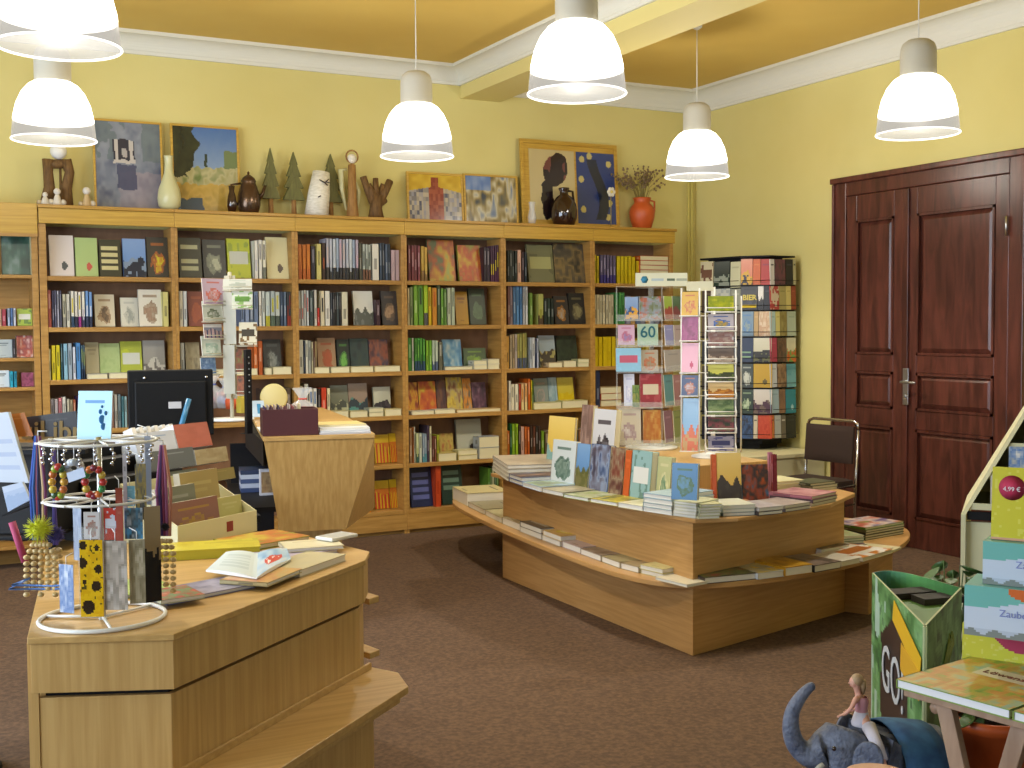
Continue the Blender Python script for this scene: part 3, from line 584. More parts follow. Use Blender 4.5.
shelf_row(5, 3, [('s', 508.5, 511, 381, 1, [W1]), ('s', 511.2, 518.8, 383.5, 2, ['#d8d4bc']), ('s', 519, 521, 384, 1, ['#b43c24']), ('s', 521.2, 527.5, 383, 2, [('#d0a878', '#c07c34', '#d8c488')]), ('s', 527.7, 530.5, 379, 1, ['#c05c18']), ('s', 530.7, 534, 380, 2, ['#c4ac1c', '#507c2c']),
  ('f', 534.8, 549, 379, 'blob', ['#84908c', '#a89890', '#788480']), ('f', 549.3, 558, 378, 'photo', ['#74909c', '#90a8b0', '#a8bcc0']), ('f', 558.5, 574.5, 378, 'half', ['#b8a41c', '#c4a80c', '#c9b41c']), ('l', 534, 562, 402.5, 1, ['#c9c484']), ('l', 562.5, 588.5, 400.5, 1, ['#ccc88c'])])
shelf_row(5, 4, [('s', 507.5, 510, 431, 1, ['#b8601c']), ('s', 510.2, 512, 424, 1, ['#2c6c3c']), ('s', 512.2, 518.3, 423.5, 2, ['#7ca420', '#8cb024']), ('s', 518.5, 521, 425, 1, ['#402c24']), ('s', 521.2, 524.5, 427, 1, ['#c8a090']), ('s', 524.7, 530, 427, 2, ['#c06428', '#b85820']), ('s', 530.3, 541, 426, 4, ['#3c2c24', '#5c3424', '#2c2824']), ('s', 541.3, 544.5, 431, 1, ['#6c9024']), ('s', 545, 588, 430, 9, ['#5c4c34', '#84744c', '#3c4438', '#8c5c30'])])
# bay 6
shelf_row(6, 0, [('s', 594.5, 599.3, 255, 2, ['#c4b01c', '#b8a418']), ('s', 600.2, 616, 255, 5, [('#5c5470', '#8c84a0', '#3c3474')]), ('s', 617, 635.5, 256, 5, [('#c9b418', '#b8a010', '#c0a814')]), ('s', 636, 639.8, 261, 1, ['#c4a814']), ('l', 640.2, 669, 256, 6, ['#b44c38', '#c05c48', '#b04838', '#c06050', '#b04030', '#c85c14'])])
shelf_row(6, 1, [('s', 594.2, 614, 294.5, 7, [('#bfb798', '#8c8468'), ('#c8c0a0', '#9c9070')]), ('s', 615.2, 625, 292, 3, [('#4c8c4c', '#2c5c34')]), ('s', 626, 660, 296, 7, ['#8c8c9c', '#b8945c', '#6c7c9c'])])
shelf_row(6, 2, [('s', 594.3, 616, 336, 5, [('#cbb010', '#c0a40c'), ('#c8ac0c', '#b89c08')]), ('s', 617, 650, 338, 6, ['#b8a018', '#a89010'])])
shelf_row(6, 3, [('s', 595.5, 600, 370, 1, ['#2c3450']), ('l', 601, 622, 387, 3, ['#b89060', '#b04c30', '#c4a878'])])
DEFER.sort(key=lambda d: -d[0]); NIND = 205
for a, mb, lb, g in DEFER[:NIND]: tag(mb.build('book', M['print']), lb, 'book', g)
rest = MB()
for a, mb, lb, g in DEFER[NIND:]: rest.v, rest.f = rest.v, rest.f+[[i+len(rest.v) for i in f] for f in mb.f]; rest.c += mb.c; rest.m += mb.m; rest.sm += mb.sm; rest.v = rest.v+mb.v
ro = rest.build('book', M['print']); ro['kind'] = 'stuff'; tag(ro, 'thin paperback spines filling the gaps along all shelves of the back bookcases', 'books')
print('shelf books', NB[0])
# ================================================================== ON TOP OF THE BOOKCASES
ZT = 2.2975
def Q(u, v, y=-.13): p = PY(u, v, y); return p.x, p.z
def picture(u0, u1, vt, fn, label, fw=.022, nx=72, nz=88, y=-.06, fm='pine', inner=None):
    x0, x1 = PY(u0, vt, y).x, PY(u1, vt, y).x; h = PY((u0+u1)/2, vt, y).z-ZT
    a = math.radians(4); X = frame((x0, y-h*math.sin(a)*.9, ZT+.001), (1, 0, 0), (0, math.cos(a), -math.sin(a)), (0, math.sin(a), math.cos(a))) @ Matrix.Translation((0, 0, .003))
    w = x1-x0; mb = MB(); t = .018
    mb.box((0, 0, 0), (w, t, fw), X=X); mb.box((0, 0, h-fw), (w, t, h), X=X); mb.box((0, 0, fw), (fw, t, h-fw), X=X); mb.box((w-fw, 0, fw), (w, t, h-fw), X=X)
    mb.box((fw, .008, fw), (w-fw, t, h-fw), X=X)
    f = tag(mb.build('framed_picture', M[fm], None, .002), label, 'picture')
    for (a0, a1, b0, b1, g) in (inner or [(0, 1, 0, 1, fn)]):
        W_, H_ = w-2*fw, h-2*fw
        MB().grid(W_*(a1-a0), H_*(b1-b0), nx, nz, g, X @ Matrix.Translation((fw+W_*a0, 0, fw+H_*b0)), y=.006).build('picture_print', M['gloss'], f)
    return f
def misty(u, v):
    U, V = u, v; u += .03*(vnoise(U*14, V*14, 40)-.5); v += .03*(vnoise(U*14, V*14, 41)-.5)
    n = vnoise(u*7, v*7, 3)*.6+vnoise(u*18, v*18, 4)*.4
    base = ramp([hx('#4c5470'), hx('#747c8c'), hx('#8c94a0')], n)
    if v < .42 and u > .35: base = mix(base, hx('#a08c94'), .5*(1-abs(u-.7)))
    if v > .55 and (u < .45 and n < .62 or u > .72): base = mix(base, hx('#5c6c70'), .6)
    if .27 < u < .6 and .52 < v < .80:
        if .3 < u < .36 or .52 < u < .58 or (v < .56): return hx('#b9b4b0')
        return hx('#2e3040') if not (.42 < u < .48 and .58 < v < .7) else hx('#a4a0a0')
    if .32 < u < .62 and .22 < v < .5: return mix(base, hx('#3c4260'), .8)
    return base
def sunny(u, v):
    U, V = u, v; u += .06*(vnoise(U*16, V*16, 40)-.5); v += .05*(vnoise(U*16, V*16, 41)-.5)
    n = vnoise(u*8, v*8, 9)*.6+vnoise(u*20, v*20, 10)*.4
    if (u/.42)**2+((v-.75)/.42)**2 < .8+.5*(n-.5): return ramp([hx('#1c2420'), hx('#38402c')], n)
    if v > .52: 
        if .48 < u < .53 and v < .70: return hx('#2c3c30')
        if u > .78 and v < .72 and n > .35: return hx('#6c7c54')
        return ramp([hx('#8098b8'), hx('#4c70a8')], (v-.5)*2)
    if v > .32: return ramp([hx('#8c8c50'), hx('#b4ac84'), hx('#6c7c48')], n*1.3-.15)
    if u < .45 and v < .14: return hx('#3c4c5c')
    return ramp([hx('#a88c3c'), hx('#c0a050'), hx('#8c7838')], n)
def city1(u, v):
    n = vnoise(u*9, v*9, 21)
    if v > .62+.25*(.5-abs(u-.5)) and not (.42 < u < .56 and v < .95): return ramp([hx('#d0b040'), hx('#b8942c')], n)
    if .38 < u < .66: return ramp([hx('#7c3428'), hx('#a05840')], hsh(int(u*20), int(v*12), 4))
    return ramp([hx('#4c5064'), hx('#b4a890'), hx('#8c8c98')], hsh(int(u*22), int(v*10), 7))
def city2(u, v):
    n = vnoise(u*9, v*7, 31)*.6+vnoise(u*24, v*4, 33)*.4
    if v > .7 and u < .5: return ramp([hx('#4c6ca8'), hx('#9cacc4')], n)
    return ramp([hx('#3c4450'), hx('#8c7c50'), hx('#c4bca0'), hx('#6c7c98')], n*1.3-.1)
def poster_l(u, v):
    U, V = u, v; u += .05*(vnoise(U*12, V*14, 40)-.5); v += .04*(vnoise(U*12, V*14, 41)-.5)
    d = ((u-.55-.25*(v-.6))/.27)**2+((v-.72)/.24)**2
    e = ((u-.38)/.14)**2+((v-.3)/.30)**2
    if d < 1: return hx('#26181c') if vnoise(u*9, v*9, 2) < .72 else hx('#6c3c38')
    if e < 1: return hx('#1e1418')
    return hx('#c4b484')
def poster_r(u, v):
    if ((u-.55-.15*math.sin(v*5))/.13)**2 < 1 and .06 < v < .9: return hx('#1a2238')
    for a, b in ((.15, .9), (.12, .62), (.85, .85), (.85, .3), (.15, .2), (.8, .1), (.35, .95)):
        if (u-a)**2*.45+(v-b)**2 < .0022: return hx('#c0b470')
    return hx('#2a3c78')
picture(92, 161.5, 120.5, misty, 'framed misty grey-blue picture with a pale building, left on the bookcase', .014)
picture(170, 238.5, 125.5, sunny, 'framed landscape picture with dark tree, blue sky and ochre field', .016)
picture(406.5, 462.8, 173, city1, 'small framed picture of red and grey town houses under a yellow sky', .016, 64, 52)
picture(463.4, 517.5, 175, city2, 'small framed picture of pale blurred streets, right of the red houses', .016, 64, 52)
picture(520, 617, 142, None, 'wide yellow framed double poster with dark figure and blue panel', .03, 56, 84, inner=[(.055, .55, .03, .93, poster_l), (.57, 1.0, .0, .93, poster_r)])
bk = bpy.data.objects['framed_picture.004']
def lathe_thing(name, label, cat, u, vt, hw_px, prof, mat, y=-.13, n=24):
    """prof in units of half width / height"""
    x = PY(u, 210, y).x; h = PY(u, vt, y).z-ZT; r = hw_px*PROJ(u, y)
    mb = MB().lathe([(a*r, b*h) for a, b in prof], n, X=Matrix.Translation((x, y, ZT+.0005)))
    return tag(mb.build(name, M[mat]), label, cat), x, h, r
def PROJ(u, y):
    p = PY(u, 210, y); return (p-CAMP).dot(FWD)/FPX
# tall carved wood piece with ball top, at the left end
x, z = Q(58, 203); hh = Q(58, 160)[1]-ZT
mb = MB()
for s_ in (-1, 1): mb.tube([(x+s_*.06-.01, -.13, ZT), (x+s_*.05, -.14, ZT+hh*.4), (x+s_*.065+.01, -.13, ZT+hh*.75), (x+s_*.05, -.13, ZT+hh)], [.045, .035, .03, .04], 8)
mb.tube([(x-.06, -.13, ZT+hh*.9), (x+.07, -.13, ZT+hh*.93)], .03, 8); mb.tube([(x+.02, -.12, ZT+.005), (x+.02, -.12, ZT+hh)], .008, 6)
st = tag(mb.build('wood_sculpture', M['driftwood']), 'twisted brown wood sculpture with a pale ball, leftmost ornament on the bookcase', 'sculpture')
MB().ball((x+.01, -.13, ZT+hh+.055), .052, n=14).build('ball', M['white'], st)
for (u, v, c, lb) in ((45, 192, '#cfc8b8', 'tiny white flower figurine at the foot of the twisted wood sculpture, left'), (57, 188, '#d8d0c0', 'tiny white ball figurine in front of the twisted wood sculpture'), (86.5, 187, '#c4a878', 'tiny white and brown figurine left of the misty picture')):
    x, z = Q(u, v, -.21); mb = MB(); h = z-ZT
    mb.lathe([(.02, 0), (.03, .01), (.018, h*.5), (.01, h*.65)], 10, hx(c), Matrix.Translation((x, -.21, ZT+.0005))); mb.ball((x, -.21, ZT+h*.8), h*.2, hx('#dcd6cc'))
    mb.ball((x+.035, -.205, ZT+.022), .021, hx('#d0c8b8'))
    mb.ball((x-.035, -.205, ZT+.018), .0175, hx('#b8a888')); tag(mb.build('figurine', M['matte']), lb, 'figurine')
lathe_thing('vase', 'pale green-white bottle vase between the two large framed pictures', 'vase', 169.5, 156, 11.5,
            [(0, 0), (.6, 0), (.92, .08), (1, .22), (.9, .38), (.6, .55), (.4, .68), (.33, .85), (.36, .97), (.42, 1), (.3, 1), (.26, .86)], 'paleg', -.19)
# pewter coffee pot
o, x, h, r = lathe_thing('coffee_pot', 'shiny brown pewter coffee pot with lid right of the landscape picture', 'pot', 249, 171, 11.5,
            [(0, 0), (.75, 0), (.85, .05), (1, .2), (.97, .4), (.75, .62), (.6, .72), (.66, .76), (.5, .84), (.2, .9), (.08, .92), (.12, .96), (0, 1)], 'bronze', -.17)
MB().tube([(x-r*.7, -.17, ZT+h*.7), (x-r*1.5, -.17, ZT+h*.66), (x-r*1.6, -.17, ZT+h*.35), (x-r*.95, -.17, ZT+h*.2)], .008, 8).build('handle', M['bronze'], o)
MB().tube([(x+r*.85, -.17, ZT+h*.35), (x+r*1.25, -.17, ZT+h*.5), (x+r*1.45, -.17, ZT+h*.68)], [.018, .012, .009], 8).build('spout', M['bronze'], o)
lathe_thing('small_jug', 'small dark brown jug standing left of the pewter coffee pot', 'jug', 232, 186, 5, [(0, 0), (.7, 0), (1, .3), (.8, .6), (.5, .8), (.65, 1), (.5, 1)], 'glaze', -.2)
def fir(u, vt, hwpx, label, y, g='wooden fir trees'):
    x = PY(u, 210, y).x; h = PY(u, vt, y).z-ZT; r = hwpx*PROJ(u, y); pts = []
    lv = [(.0, 1.0)]
    sil = [(0, 1), (.38, .80), (.26, .80), (.66, .62), (.42, .62), (.88, .44), (.55, .44), (1.0, .25), (.18, .25)]
    L = [(x-a*r, ZT+b*h) for a, b in sil]; R = [(x+a*r, ZT+b*h) for a, b in sil[1:]]
    poly = L+R[::-1]
    vs = [(a, y-.012, b) for a, b in poly]+[(a, y+.012, b) for a, b in poly]; n = len(poly)
    mb = MB(); c = n
    cen = [(x, y-.012, ZT+h*.5), (x, y+.012, ZT+h*.5)]
    # triangulate by rows through a fan per tier
    def tri(k, m_):
      yy = y; y_ = (k-1)*.0016
      mb.add([(x-sil[k][0]*r, y-.012-y_, ZT+sil[k][1]*h), (x+sil[k][0]*r, y-.012-y_, ZT+sil[k][1]*h), (x, y-.012-y_, ZT+h*m_), (x-sil[k][0]*r, y+.012+y_, ZT+sil[k][1]*h), (x+sil[k][0]*r, y+.012+y_, ZT+sil[k][1]*h), (x, y+.012+y_, ZT+h*m_)],
        [(0, 1, 2), (5, 4, 3), (0, 3, 4, 1), (1, 4, 5, 2), (2, 5, 3, 0)])
    tri(1, 1); tri(3, .93); tri(5, .78); tri(7, .62)
    f = tag(mb.build('wooden_fir', M['fir']), label, 'wooden tree', g)
    MB().tube([(x, y, ZT+.01), (x, y, ZT+h*.3)], [.02, .017], 8).build('trunk', M['trunk'], f)
    MB().lathe([(0, 0), (.045, 0), (.04, .016), (0, .018)], 14, X=Matrix.Translation((x, y, ZT+.0005))).build('foot', M['trunk'], f)
fir(271, 148, 9, 'green wooden fir tree, leftmost, right of the coffee pot', -.10)
fir(294, 152, 11, 'green wooden fir tree between the first fir and the white bark piece', -.12)
fir(331, 154, 12, 'green wooden fir tree behind the white bark piece', -.07)
# white bark log with a carved bird
x = PY(319, 210, -.16).x; h = PY(320, 171, -.16).z-ZT
mb = MB(); 
mb.tube([(x-.02, -.16, ZT+.002), (x, -.16, ZT+h*.5), (x+.02, -.16, ZT+h*.98)], [.085, .078, .06], 10)
bo = tag(mb.build('birch_log', M['birch']), 'white bark log piece with a small dark twig drawing, before the third fir', 'log')
mb = MB()
for a, b, c, d in ((.02, .72, .05, .8), (.02, .72, -.02, .78), (.02, .72, .04, .66), (.03, .74, .06, .72), (-.03, .4, -.01, .43)): mb.tube([(x+a, -.236, ZT+h*b), (x+c, -.238, ZT+h*d)], .0045, 6)
mb.build('twig', M['glaze'], bo)
# carved angel
x = PY(352.5, 210, -.15).x; h = PY(352, 150, -.15).z-ZT
mb = MB(); mb.lathe([(0, 0), (.05, 0), (.045, .02), (.032, h*.3), (.028, h*.78), (0, h*.8)], 12, X=Matrix.Translation((x, -.15, ZT+.0005)))
an = tag(mb.build('wooden_angel', M['trunk']), 'slim carved wooden angel with white head, between the firs and driftwood', 'figurine')
MB().ball((x, -.15, ZT+h*.87), .035, n=14).build('head', M['birch'], an)
mb = MB(); mb.tube([(x+.045*math.cos(k*math.pi/8), -.155, ZT+h*.9+.045*math.sin(k*math.pi/8)) for k in range(16)], .006, 6, closed=True); mb.build('halo', M['trunk'], an)
mb = MB()
mb.tube([(x-.03, -.13, ZT+h*.72), (x-.075, -.12, ZT+h*.70), (x-.07, -.12, ZT+h*.45), (x-.04, -.13, ZT+h*.12)], [.01, .022, .018, .008], 8); mb.tube([(x+.03, -.13, ZT+h*.55), (x+.06, -.12, ZT+h*.4), (x+.05, -.12, ZT+h*.15)], [.008, .016, .008], 8)
mb.build('wing', M['paleg'], an)
# driftwood crown
x = PY(376, 213, -.15).x; h = PY(376, 176, -.15).z-ZT
mb = MB(); mb.tube([(x, -.15, ZT+.001), (x, -.15, ZT+h*.25), (x+.01, -.15, ZT+h*.55)], [.06, .045, .05], 10)
for a, b, q in ((-.095, .97, .025), (-.055, .80, .02), (.0, .95, .02), (.06, .82, .02), (.11, .9, .028), (.08, .45, .018)):
    mb.tube([(x+a*.2, -.15, ZT+h*.35), (x+a*.6, -.15+.02*math.sin(a*40), ZT+h*(.35+b)/2), (x+a, -.15, ZT+h*b)], [.03, .026, q], 7)
tag(mb.build('driftwood_vase', M['driftwood']), 'dark branching driftwood crown right of the carved angel', 'driftwood')
# round dark jug
o, x, h, r = lathe_thing('round_jug', 'big round glossy dark brown jug before the double poster', 'jug', 564, 188, 13.3,
            [(0, 0), (.7, 0), (.8, .03), (.97, .2), (1, .38), (.9, .58), (.6, .75), (.33, .82), (.3, .9), (.42, .97), (.4, 1), (.25, .99), (.22, .85)], 'glaze', -.18)
MB().tube([(x+r*.3, -.18, ZT+h*.93), (x+r*.75, -.18, ZT+h*.92), (x+r*.85, -.18, ZT+h*.64)], .01, 8).build('handle', M['glaze'], o)
lathe_thing('glass_vase', 'small clear glass vase at the left foot of the double poster', 'vase', 532, 202, 4.5, [(0, 0), (.8, 0), (1, .3), (.6, .7), (.8, 1)], 'cello', -.2)
# white flower on stick
x = PY(611, 222, -.17).x; z = PY(611, 192, -.17).z
o = tag(MB().tube([(x, -.17, ZT+.001), (x, -.17, z-.02)], .004, 6).build('paper_flower', M['straw']), 'single white paper flower on a stick left of the orange jug', 'flower')
mb = MB()
for k in range(6): a = k*math.pi/3; mb.ball((x+.024*math.cos(a), -.175, z+.024*math.sin(a)), (.018, .01, .018), hx('#e0dcd0'), 8)
mb.ball((x, -.18, z), .013, hx('#d8c878'), 8); mb.build('blossom', M['matte'], o)
MB().lathe([(0, 0), (.03, 0), (.03, .01), (0, .012)], 12, X=Matrix.Translation((x, -.17, ZT))).build('foot', M['trunk'], o)
# orange clay jug with dried flowers
o, x, h, r = lathe_thing('clay_jug', 'orange clay jug with one handle holding dried flowers, right end of bookcase', 'jug', 642, 198, 13,
            [(0, 0), (.62, 0), (.72, .04), (.95, .35), (1, .55), (.85, .72), (.62, .82), (.62, .92), (.72, 1), (.62, 1), (.52, .9), (.5, .8)], 'terra', -.15)
MB().tube([(x+r*.62, -.15, ZT+h*.95), (x+r*1.15, -.15, ZT+h*.9), (x+r*1.15, -.15, ZT+h*.6), (x+r*.9, -.15, ZT+h*.52)], .0085, 8).build('handle', M['terra'], o)
rr = random.Random(5); mb = MB(); fl = MB()
for k in range(46):
    lean = rr.uniform(-.26, .20); up = rr.uniform(.12, .27); dy = rr.uniform(-.07, .07)
    if lean < -.08: up *= .85
    e = (x+lean, -.15+dy, ZT+h+up); mb.tube([(x+rr.uniform(-.02, .02), -.15, ZT+h*.6), (x+lean*.35, -.15+dy*.3, ZT+h+up*.45), e], [.003, .0022, .0012], 5)
    for q in range(5):
        t = .6+.1*q; fl.ball((x+lean*t+rr.uniform(-.012, .012), -.15+dy*t, ZT+h+up*t+rr.uniform(-.012, .012)), rr.uniform(.005, .012), n=6)
b = tag(mb.build('dried_flowers', M['straw']), 'bunch of dried brown stalks standing in the orange clay jug', 'dried flowers'); fl.build('blossom', M['purpledry'], b)

# ================================================================== ISLAND DISPLAY TABLE
A, B, Cc = (-2.87, -1.96), (-2.89, -3.90), (-1.70, -3.61)
ZL, ZU = .335, .632
isl = thing('display_island', 'two-tier beech display table standing in the middle of the carpet', 'display table', (-2.2, -2.8, 0))
body = [A, B, Cc, (-1.62, -1.96)]
MB().prism(body, 0, ZL-.028).build('base_cabinet', M['isle'], isl, .002)
MB().prism([(-1.64, -3.72), (-1.25, -3.50), (-1.25, -1.97), (-1.618, -1.965), (-1.697, -3.6)], 0, ZL-.029).build('rear_base', M['isle'], isl, .002)
low = [(-2.70, -.86), (-2.84, -1.2), (-2.95, -1.9), (-3.03, -2.7), (-3.07, -3.3), (-3.06, -3.6), (-3.0, -3.8), (-2.88, -3.93), (-2.57, -3.99), (-2.17, -3.96), (-1.75, -3.86), (-1.32, -3.66), (-1.02, -3.42), (-.88, -3.18), (-.98, -2.85), (-1.15, -2.5), (-1.18, -1.5), (-1.4, -.95), (-2.0, -.72), (-2.5, -.75)]
def smooth(P, n=3):
    for _ in range(n):
        R = []
        for i in range(len(P)):
            a, b = P[i], P[(i+1) % len(P)]; R += [(a[0]*.75+b[0]*.25, a[1]*.75+b[1]*.25), (a[0]*.25+b[0]*.75, a[1]*.25+b[1]*.75)]
        P = R
    return P
MB().prism(smooth(low, 2), ZL-.026, ZL).build('lower_shelf', M['isle'], isl, .004)
MB().prism([(A[0]+.004, A[1]-.004), (B[0]+.004, B[1]+.006), (Cc[0]-.004, Cc[1]+.004), (-1.62, -1.97)], ZL+.0005, ZU-.02).build('upper_cabinet', M['isle'], isl, .002)
upp = [(-2.93, -1.93), (-2.96, -2.6), (-2.95, -3.4), (-2.90, -3.93), (-2.7, -3.985), (-2.4, -3.97), (-2.05, -3.88), (-1.68, -3.66), (-1.60, -3.3), (-1.60, -1.93)]
MB().prism(upp, ZU-.0195, ZU).build('upper_shelf', M['isle'], isl, .003)
ZR3 = .80
MB().box((-2.56, -3.42, ZU+.0005), (-2.05, -2.45, ZR3)).build('riser_box', M['oak_v'], isl, .003)
# ---- books laid along an edge
EB = []
def lay(u1, v1, u2, v2, z, depth, n, th, cols, style='plain', label='', name='book', page='#dcdad2', lean=0, fw=1, z0=0):
    """n copies stacked; front edge runs from pixel 1 to pixel 2 on the plane z"""
    P1, P2 = PZ(u1, v1, z), PZ(u2, v2, z); e = P2-P1; e.z = 0; L = e.length; e.normalize(); h = e.cross(Vector((0, 0, -1)))
    grp = None
    for q in range(n):
        c = cols[min(q, len(cols)-1)] if n > 1 else cols[0]
        c = c if isinstance(c, (list, tuple)) else (c,)
        rr = random.Random(int(u1*13+v1+q)); j = rr.uniform(-.006, .006) if n > 1 else 0
        o0 = Vector((P1.x, P1.y, z+z0+.0006+th*(q+1)+.0004*q))+e*j+h*rr.uniform(0, .008)
        X = frame(o0, e, (0, 0, -1), h)
        top = q == n-1
        seed = int(u1*3+q+v1)
        cov, pg = book_mb(L-.003, depth, th, paint(style if top else 'plain', c if top else [c[0]], seed), (c[0],), page=page, nx=18 if top else 2, nz=22 if top else 2, X=X, pages_sep=True, seed=seed)
        o = cov.build(name, M['print']); pg.build('page_block', M['matte'], o)
        pos = '' if n == 1 else (', top of its stack' if top else ', bottom of its stack' if q == 0 else ', %s from bottom of its stack' % ORD[q])
        tag(o, label+pos, name.replace('_', ' ')); EB.append(o)
def LU(u): # lower shelf front-left edge, pixel v for u
    pts = [(450, 500), (505, 528), (560, 549), (620, 571), (660, 581), (700, 584)]
    for (a, b), (c, d) in zip(pts, pts[1:]):
        if u <= c: return b+(d-b)*(u-a)/(c-a)
    return 584
def low_l(u0, u1, depth, n, th, cols, style, label, dv=-2): lay(u0, LU(u0)+dv, u1, LU(u1)+dv, ZL, depth, n, th, cols, style, label)
low_l(452, 466.5, .30, 1, .085, ['#c4b886'], 'plain', 'thick block-like cream book at the far left tip of the lower island shelf')
low_l(467.5, 483, .24, 1, .034, ['#8c8468'], 'plain', 'olive grey book next to the thick cream book, lower island shelf')
low_l(484, 500, .26, 1, .034, ['#b0a880', '#6c5c48'], 'photo', 'khaki book, third from the left tip, lower island shelf')
low_l(501, 519, .22, 1, .042, [('#a89c80', '#3c3028')], 'lines', 'beige book with dark lettering, left of the charcoal stack, lower island shelf')
low_l(520, 541, .27, 2, .030, ['#c9c4b4', ('#5c564c', '#a09c90')], 'lines', 'charcoal-topped book with grey lettering, lower island shelf left part')
low_l(542, 560, .27, 2, .028, ['#b9b4a8', ('#c9a868', '#c8b81c', '#d8ccb0')], 'blob', 'beige book with yellow oval on top, lower island shelf')
low_l(561, 579, .22, 1, .032, ['#b8a4a4'], 'plain', 'flat pinkish book right of the yellow oval one, lower island shelf')
low_l(580, 600, .24, 1, .030, [('#9c9084', '#6c5c50')], 'photo', 'grey-brown book with white edge, middle of lower island shelf')
low_l(601, 619, .22, 1, .030, [('#8c8464', '#a8a07c')], 'photo', 'olive flat book, middle of the lower island shelf')
low_l(620, 638, .24, 1, .030, [('#a09070', '#8c7c60')], 'photo', 'tan flat book left of the cream pair, lower island shelf')
low_l(639, 662, .26, 2, .022, ['#b8b080', ('#c0b884', '#8c8450')], 'plain', 'cream-olive book right of the tan one, lower island shelf')
lay(655, 580, 687, 588, ZL, .16, 1, .014, [('#d8d0b8', '#a8a49c')], 'plain', 'thin cream booklet at the front corner of the lower island shelf')
lay(588, 538, 612, 546, ZL, .16, 1, .036, [('#c9c4bc',)], 'plain', 'white book lying behind the edge row, middle of lower island shelf')
lay(655, 566, 678, 573, ZL, .15, 1, .016, [('#b8b49c', '#8a8468')], 'photo', 'pale olive booklet behind the thin cream booklet')
lay(684, 579, 704, 584.5, ZL, .20, 1, .012, [('#48746c', '#9cac9c')], 'half', 'teal booklet beside the thin cream booklet at the front corner')
lay(676, 565, 700, 566, ZL, .12, 1, .015, [('#b0344c', '#c86070')], 'photo', 'red-pink booklet behind the teal booklet')
lay(700, 571, 735, 567, ZL, .20, 1, .016, [('#1c78b4', '#7cb4d4', '#2464a4')], 'photo', 'bright blue booklet near the front corner of the lower island shelf')
lay(705, 584.5, 757, 579.5, ZL, .20, 1, .030, [('#3c3430', '#586c3c', '#8c3038')], 'photo', 'dark photo-cover book on the front curved edge of the lower shelf')
lay(758, 580, 785, 576.5, ZL, .21, 1, .030, [('#c4ccd4', '#a8a48c', '#d4b440')], 'photo', 'white-blue book between the dark photo book and the orange book')
lay(786, 577, 814, 573, ZL, .24, 1, .042, [('#b8861c', '#c89a28', '#9c7018')], 'photo', 'thick golden orange book on the front edge of the lower shelf')
lay(815, 573, 842, 568, ZL, .24, 1, .034, [('#1c1a1a', '#6c6058', '#8c7c78')], 'photo', 'thick black-edged book right of the golden orange book')
lay(843, 567, 862, 563, ZL, .20, 1, .026, [('#d4d0c4', '#b8b4a8')], 'plain', 'white book right of the black-edged book')
lay(863, 562, 893, 553, ZL, .26, 1, .02, [('#dcd8d0', '#b0641c', '#c07828')], 'label', 'white book with orange landscape panel near the right tip')
lay(893, 553, 903, 549, ZL, .22, 1, .010, [('#d0c8a4',)], 'plain', 'thin cream booklet at the right tip edge of the lower shelf')
lay(716, 557, 762, 558, ZL, .18, 1, .014, [('#a83c28', '#c87050', '#b8a088')], 'photo', 'red-orange booklet in the second row of the lower front shelf')
lay(760, 557, 800, 553, ZL, .16, 1, .020, [('#8c2c3c', '#4c5c8c', '#a8a0a8')], 'photo', 'maroon and blue booklet in the second row of the lower shelf')
lay(780, 548, 822, 556, ZL, .22, 1, .034, [('#8c8070', '#5c5044', '#a49c94')], 'photo', 'grey-brown book with white side, second row of lower shelf')
lay(826, 549, 866, 546, ZL, .26, 4, .014, ['#6c4c84', '#b8b0a0', '#5c7c5c', ('#c4bca0', '#8c9c6c', '#c08c50')], 'photo', 'magazine with flowery cover, second row of the lower shelf', 'magazine')
lay(866, 541, 905, 534, ZL, .24, 5, .014, ['#3c4430', '#5c5c4c', '#2c2c3c', '#6c6c5c', ('#5c8c3c', '#a84c3c', '#c4b8b0', '#4c3c6c')], 'photo', 'garden magazine at the right tip of the lower shelf', 'magazine')
# upper tier along the left long edge and the front edge
lay(492, 470, 507, 481, ZU, .36, 4, .022, ['#a8a494', '#9c9484', '#b0a894', ('#988c7c', '#b4a894')], 'photo', 'grey-brown book, left end of upper tier')
lay(508, 481.5, 521, 486, ZU, .42, 2, .022, ['#3c5c94', ('#5a6488', '#3c2c28', '#8c6c5c')], 'photo', 'blue and brown book, second stack of the upper tier')
lay(522, 486.5, 540, 492, ZU, .30, 1, .026, [('#a4bcd8', '#8c9c7c', '#7c8c90')], 'photo', 'pale blue flat book on the left part of the upper tier')
lay(541, 492.5, 562, 497, ZU, .24, 1, .022, [('#9c947c', '#b8ac90')], 'blob', 'flat stone-coloured book right of the pale blue one, upper tier')
lay(563, 497.5, 588, 502, ZU, .24, 1, .018, [('#7c8c4c', '#b8b8a0', '#98a460')], 'photo', 'flat green book on the middle of the upper tier')
lay(589, 502.5, 616, 507, ZU, .22, 1, .020, [('#9c9448', '#b8ac40', '#6c7040')], 'photo', 'flat olive and yellow book on the upper tier')
lay(617, 507.3, 642, 511.5, ZU, .24, 1, .024, [('#ccc8a8', '#b8b490')], 'blob', 'flat cream oval-patterned book on the upper tier')
lay(643, 511.5, 672, 516, ZU, .30, 4, .022, ['#c4c8c8', '#8ca0a0', '#b4bcb8', ('#7c9cb0', '#a4b8c4')], 'photo', 'blue-topped book in the tall stack under the tree book')
lay(673, 516, 696, 519, ZU, .18, 5, .014, ['#c8c8b4', '#d0ccb8', '#c0c0ac', '#ccc8b0', '#b4b894'], 'plain', 'thin white booklet, stack on upper tier corner')
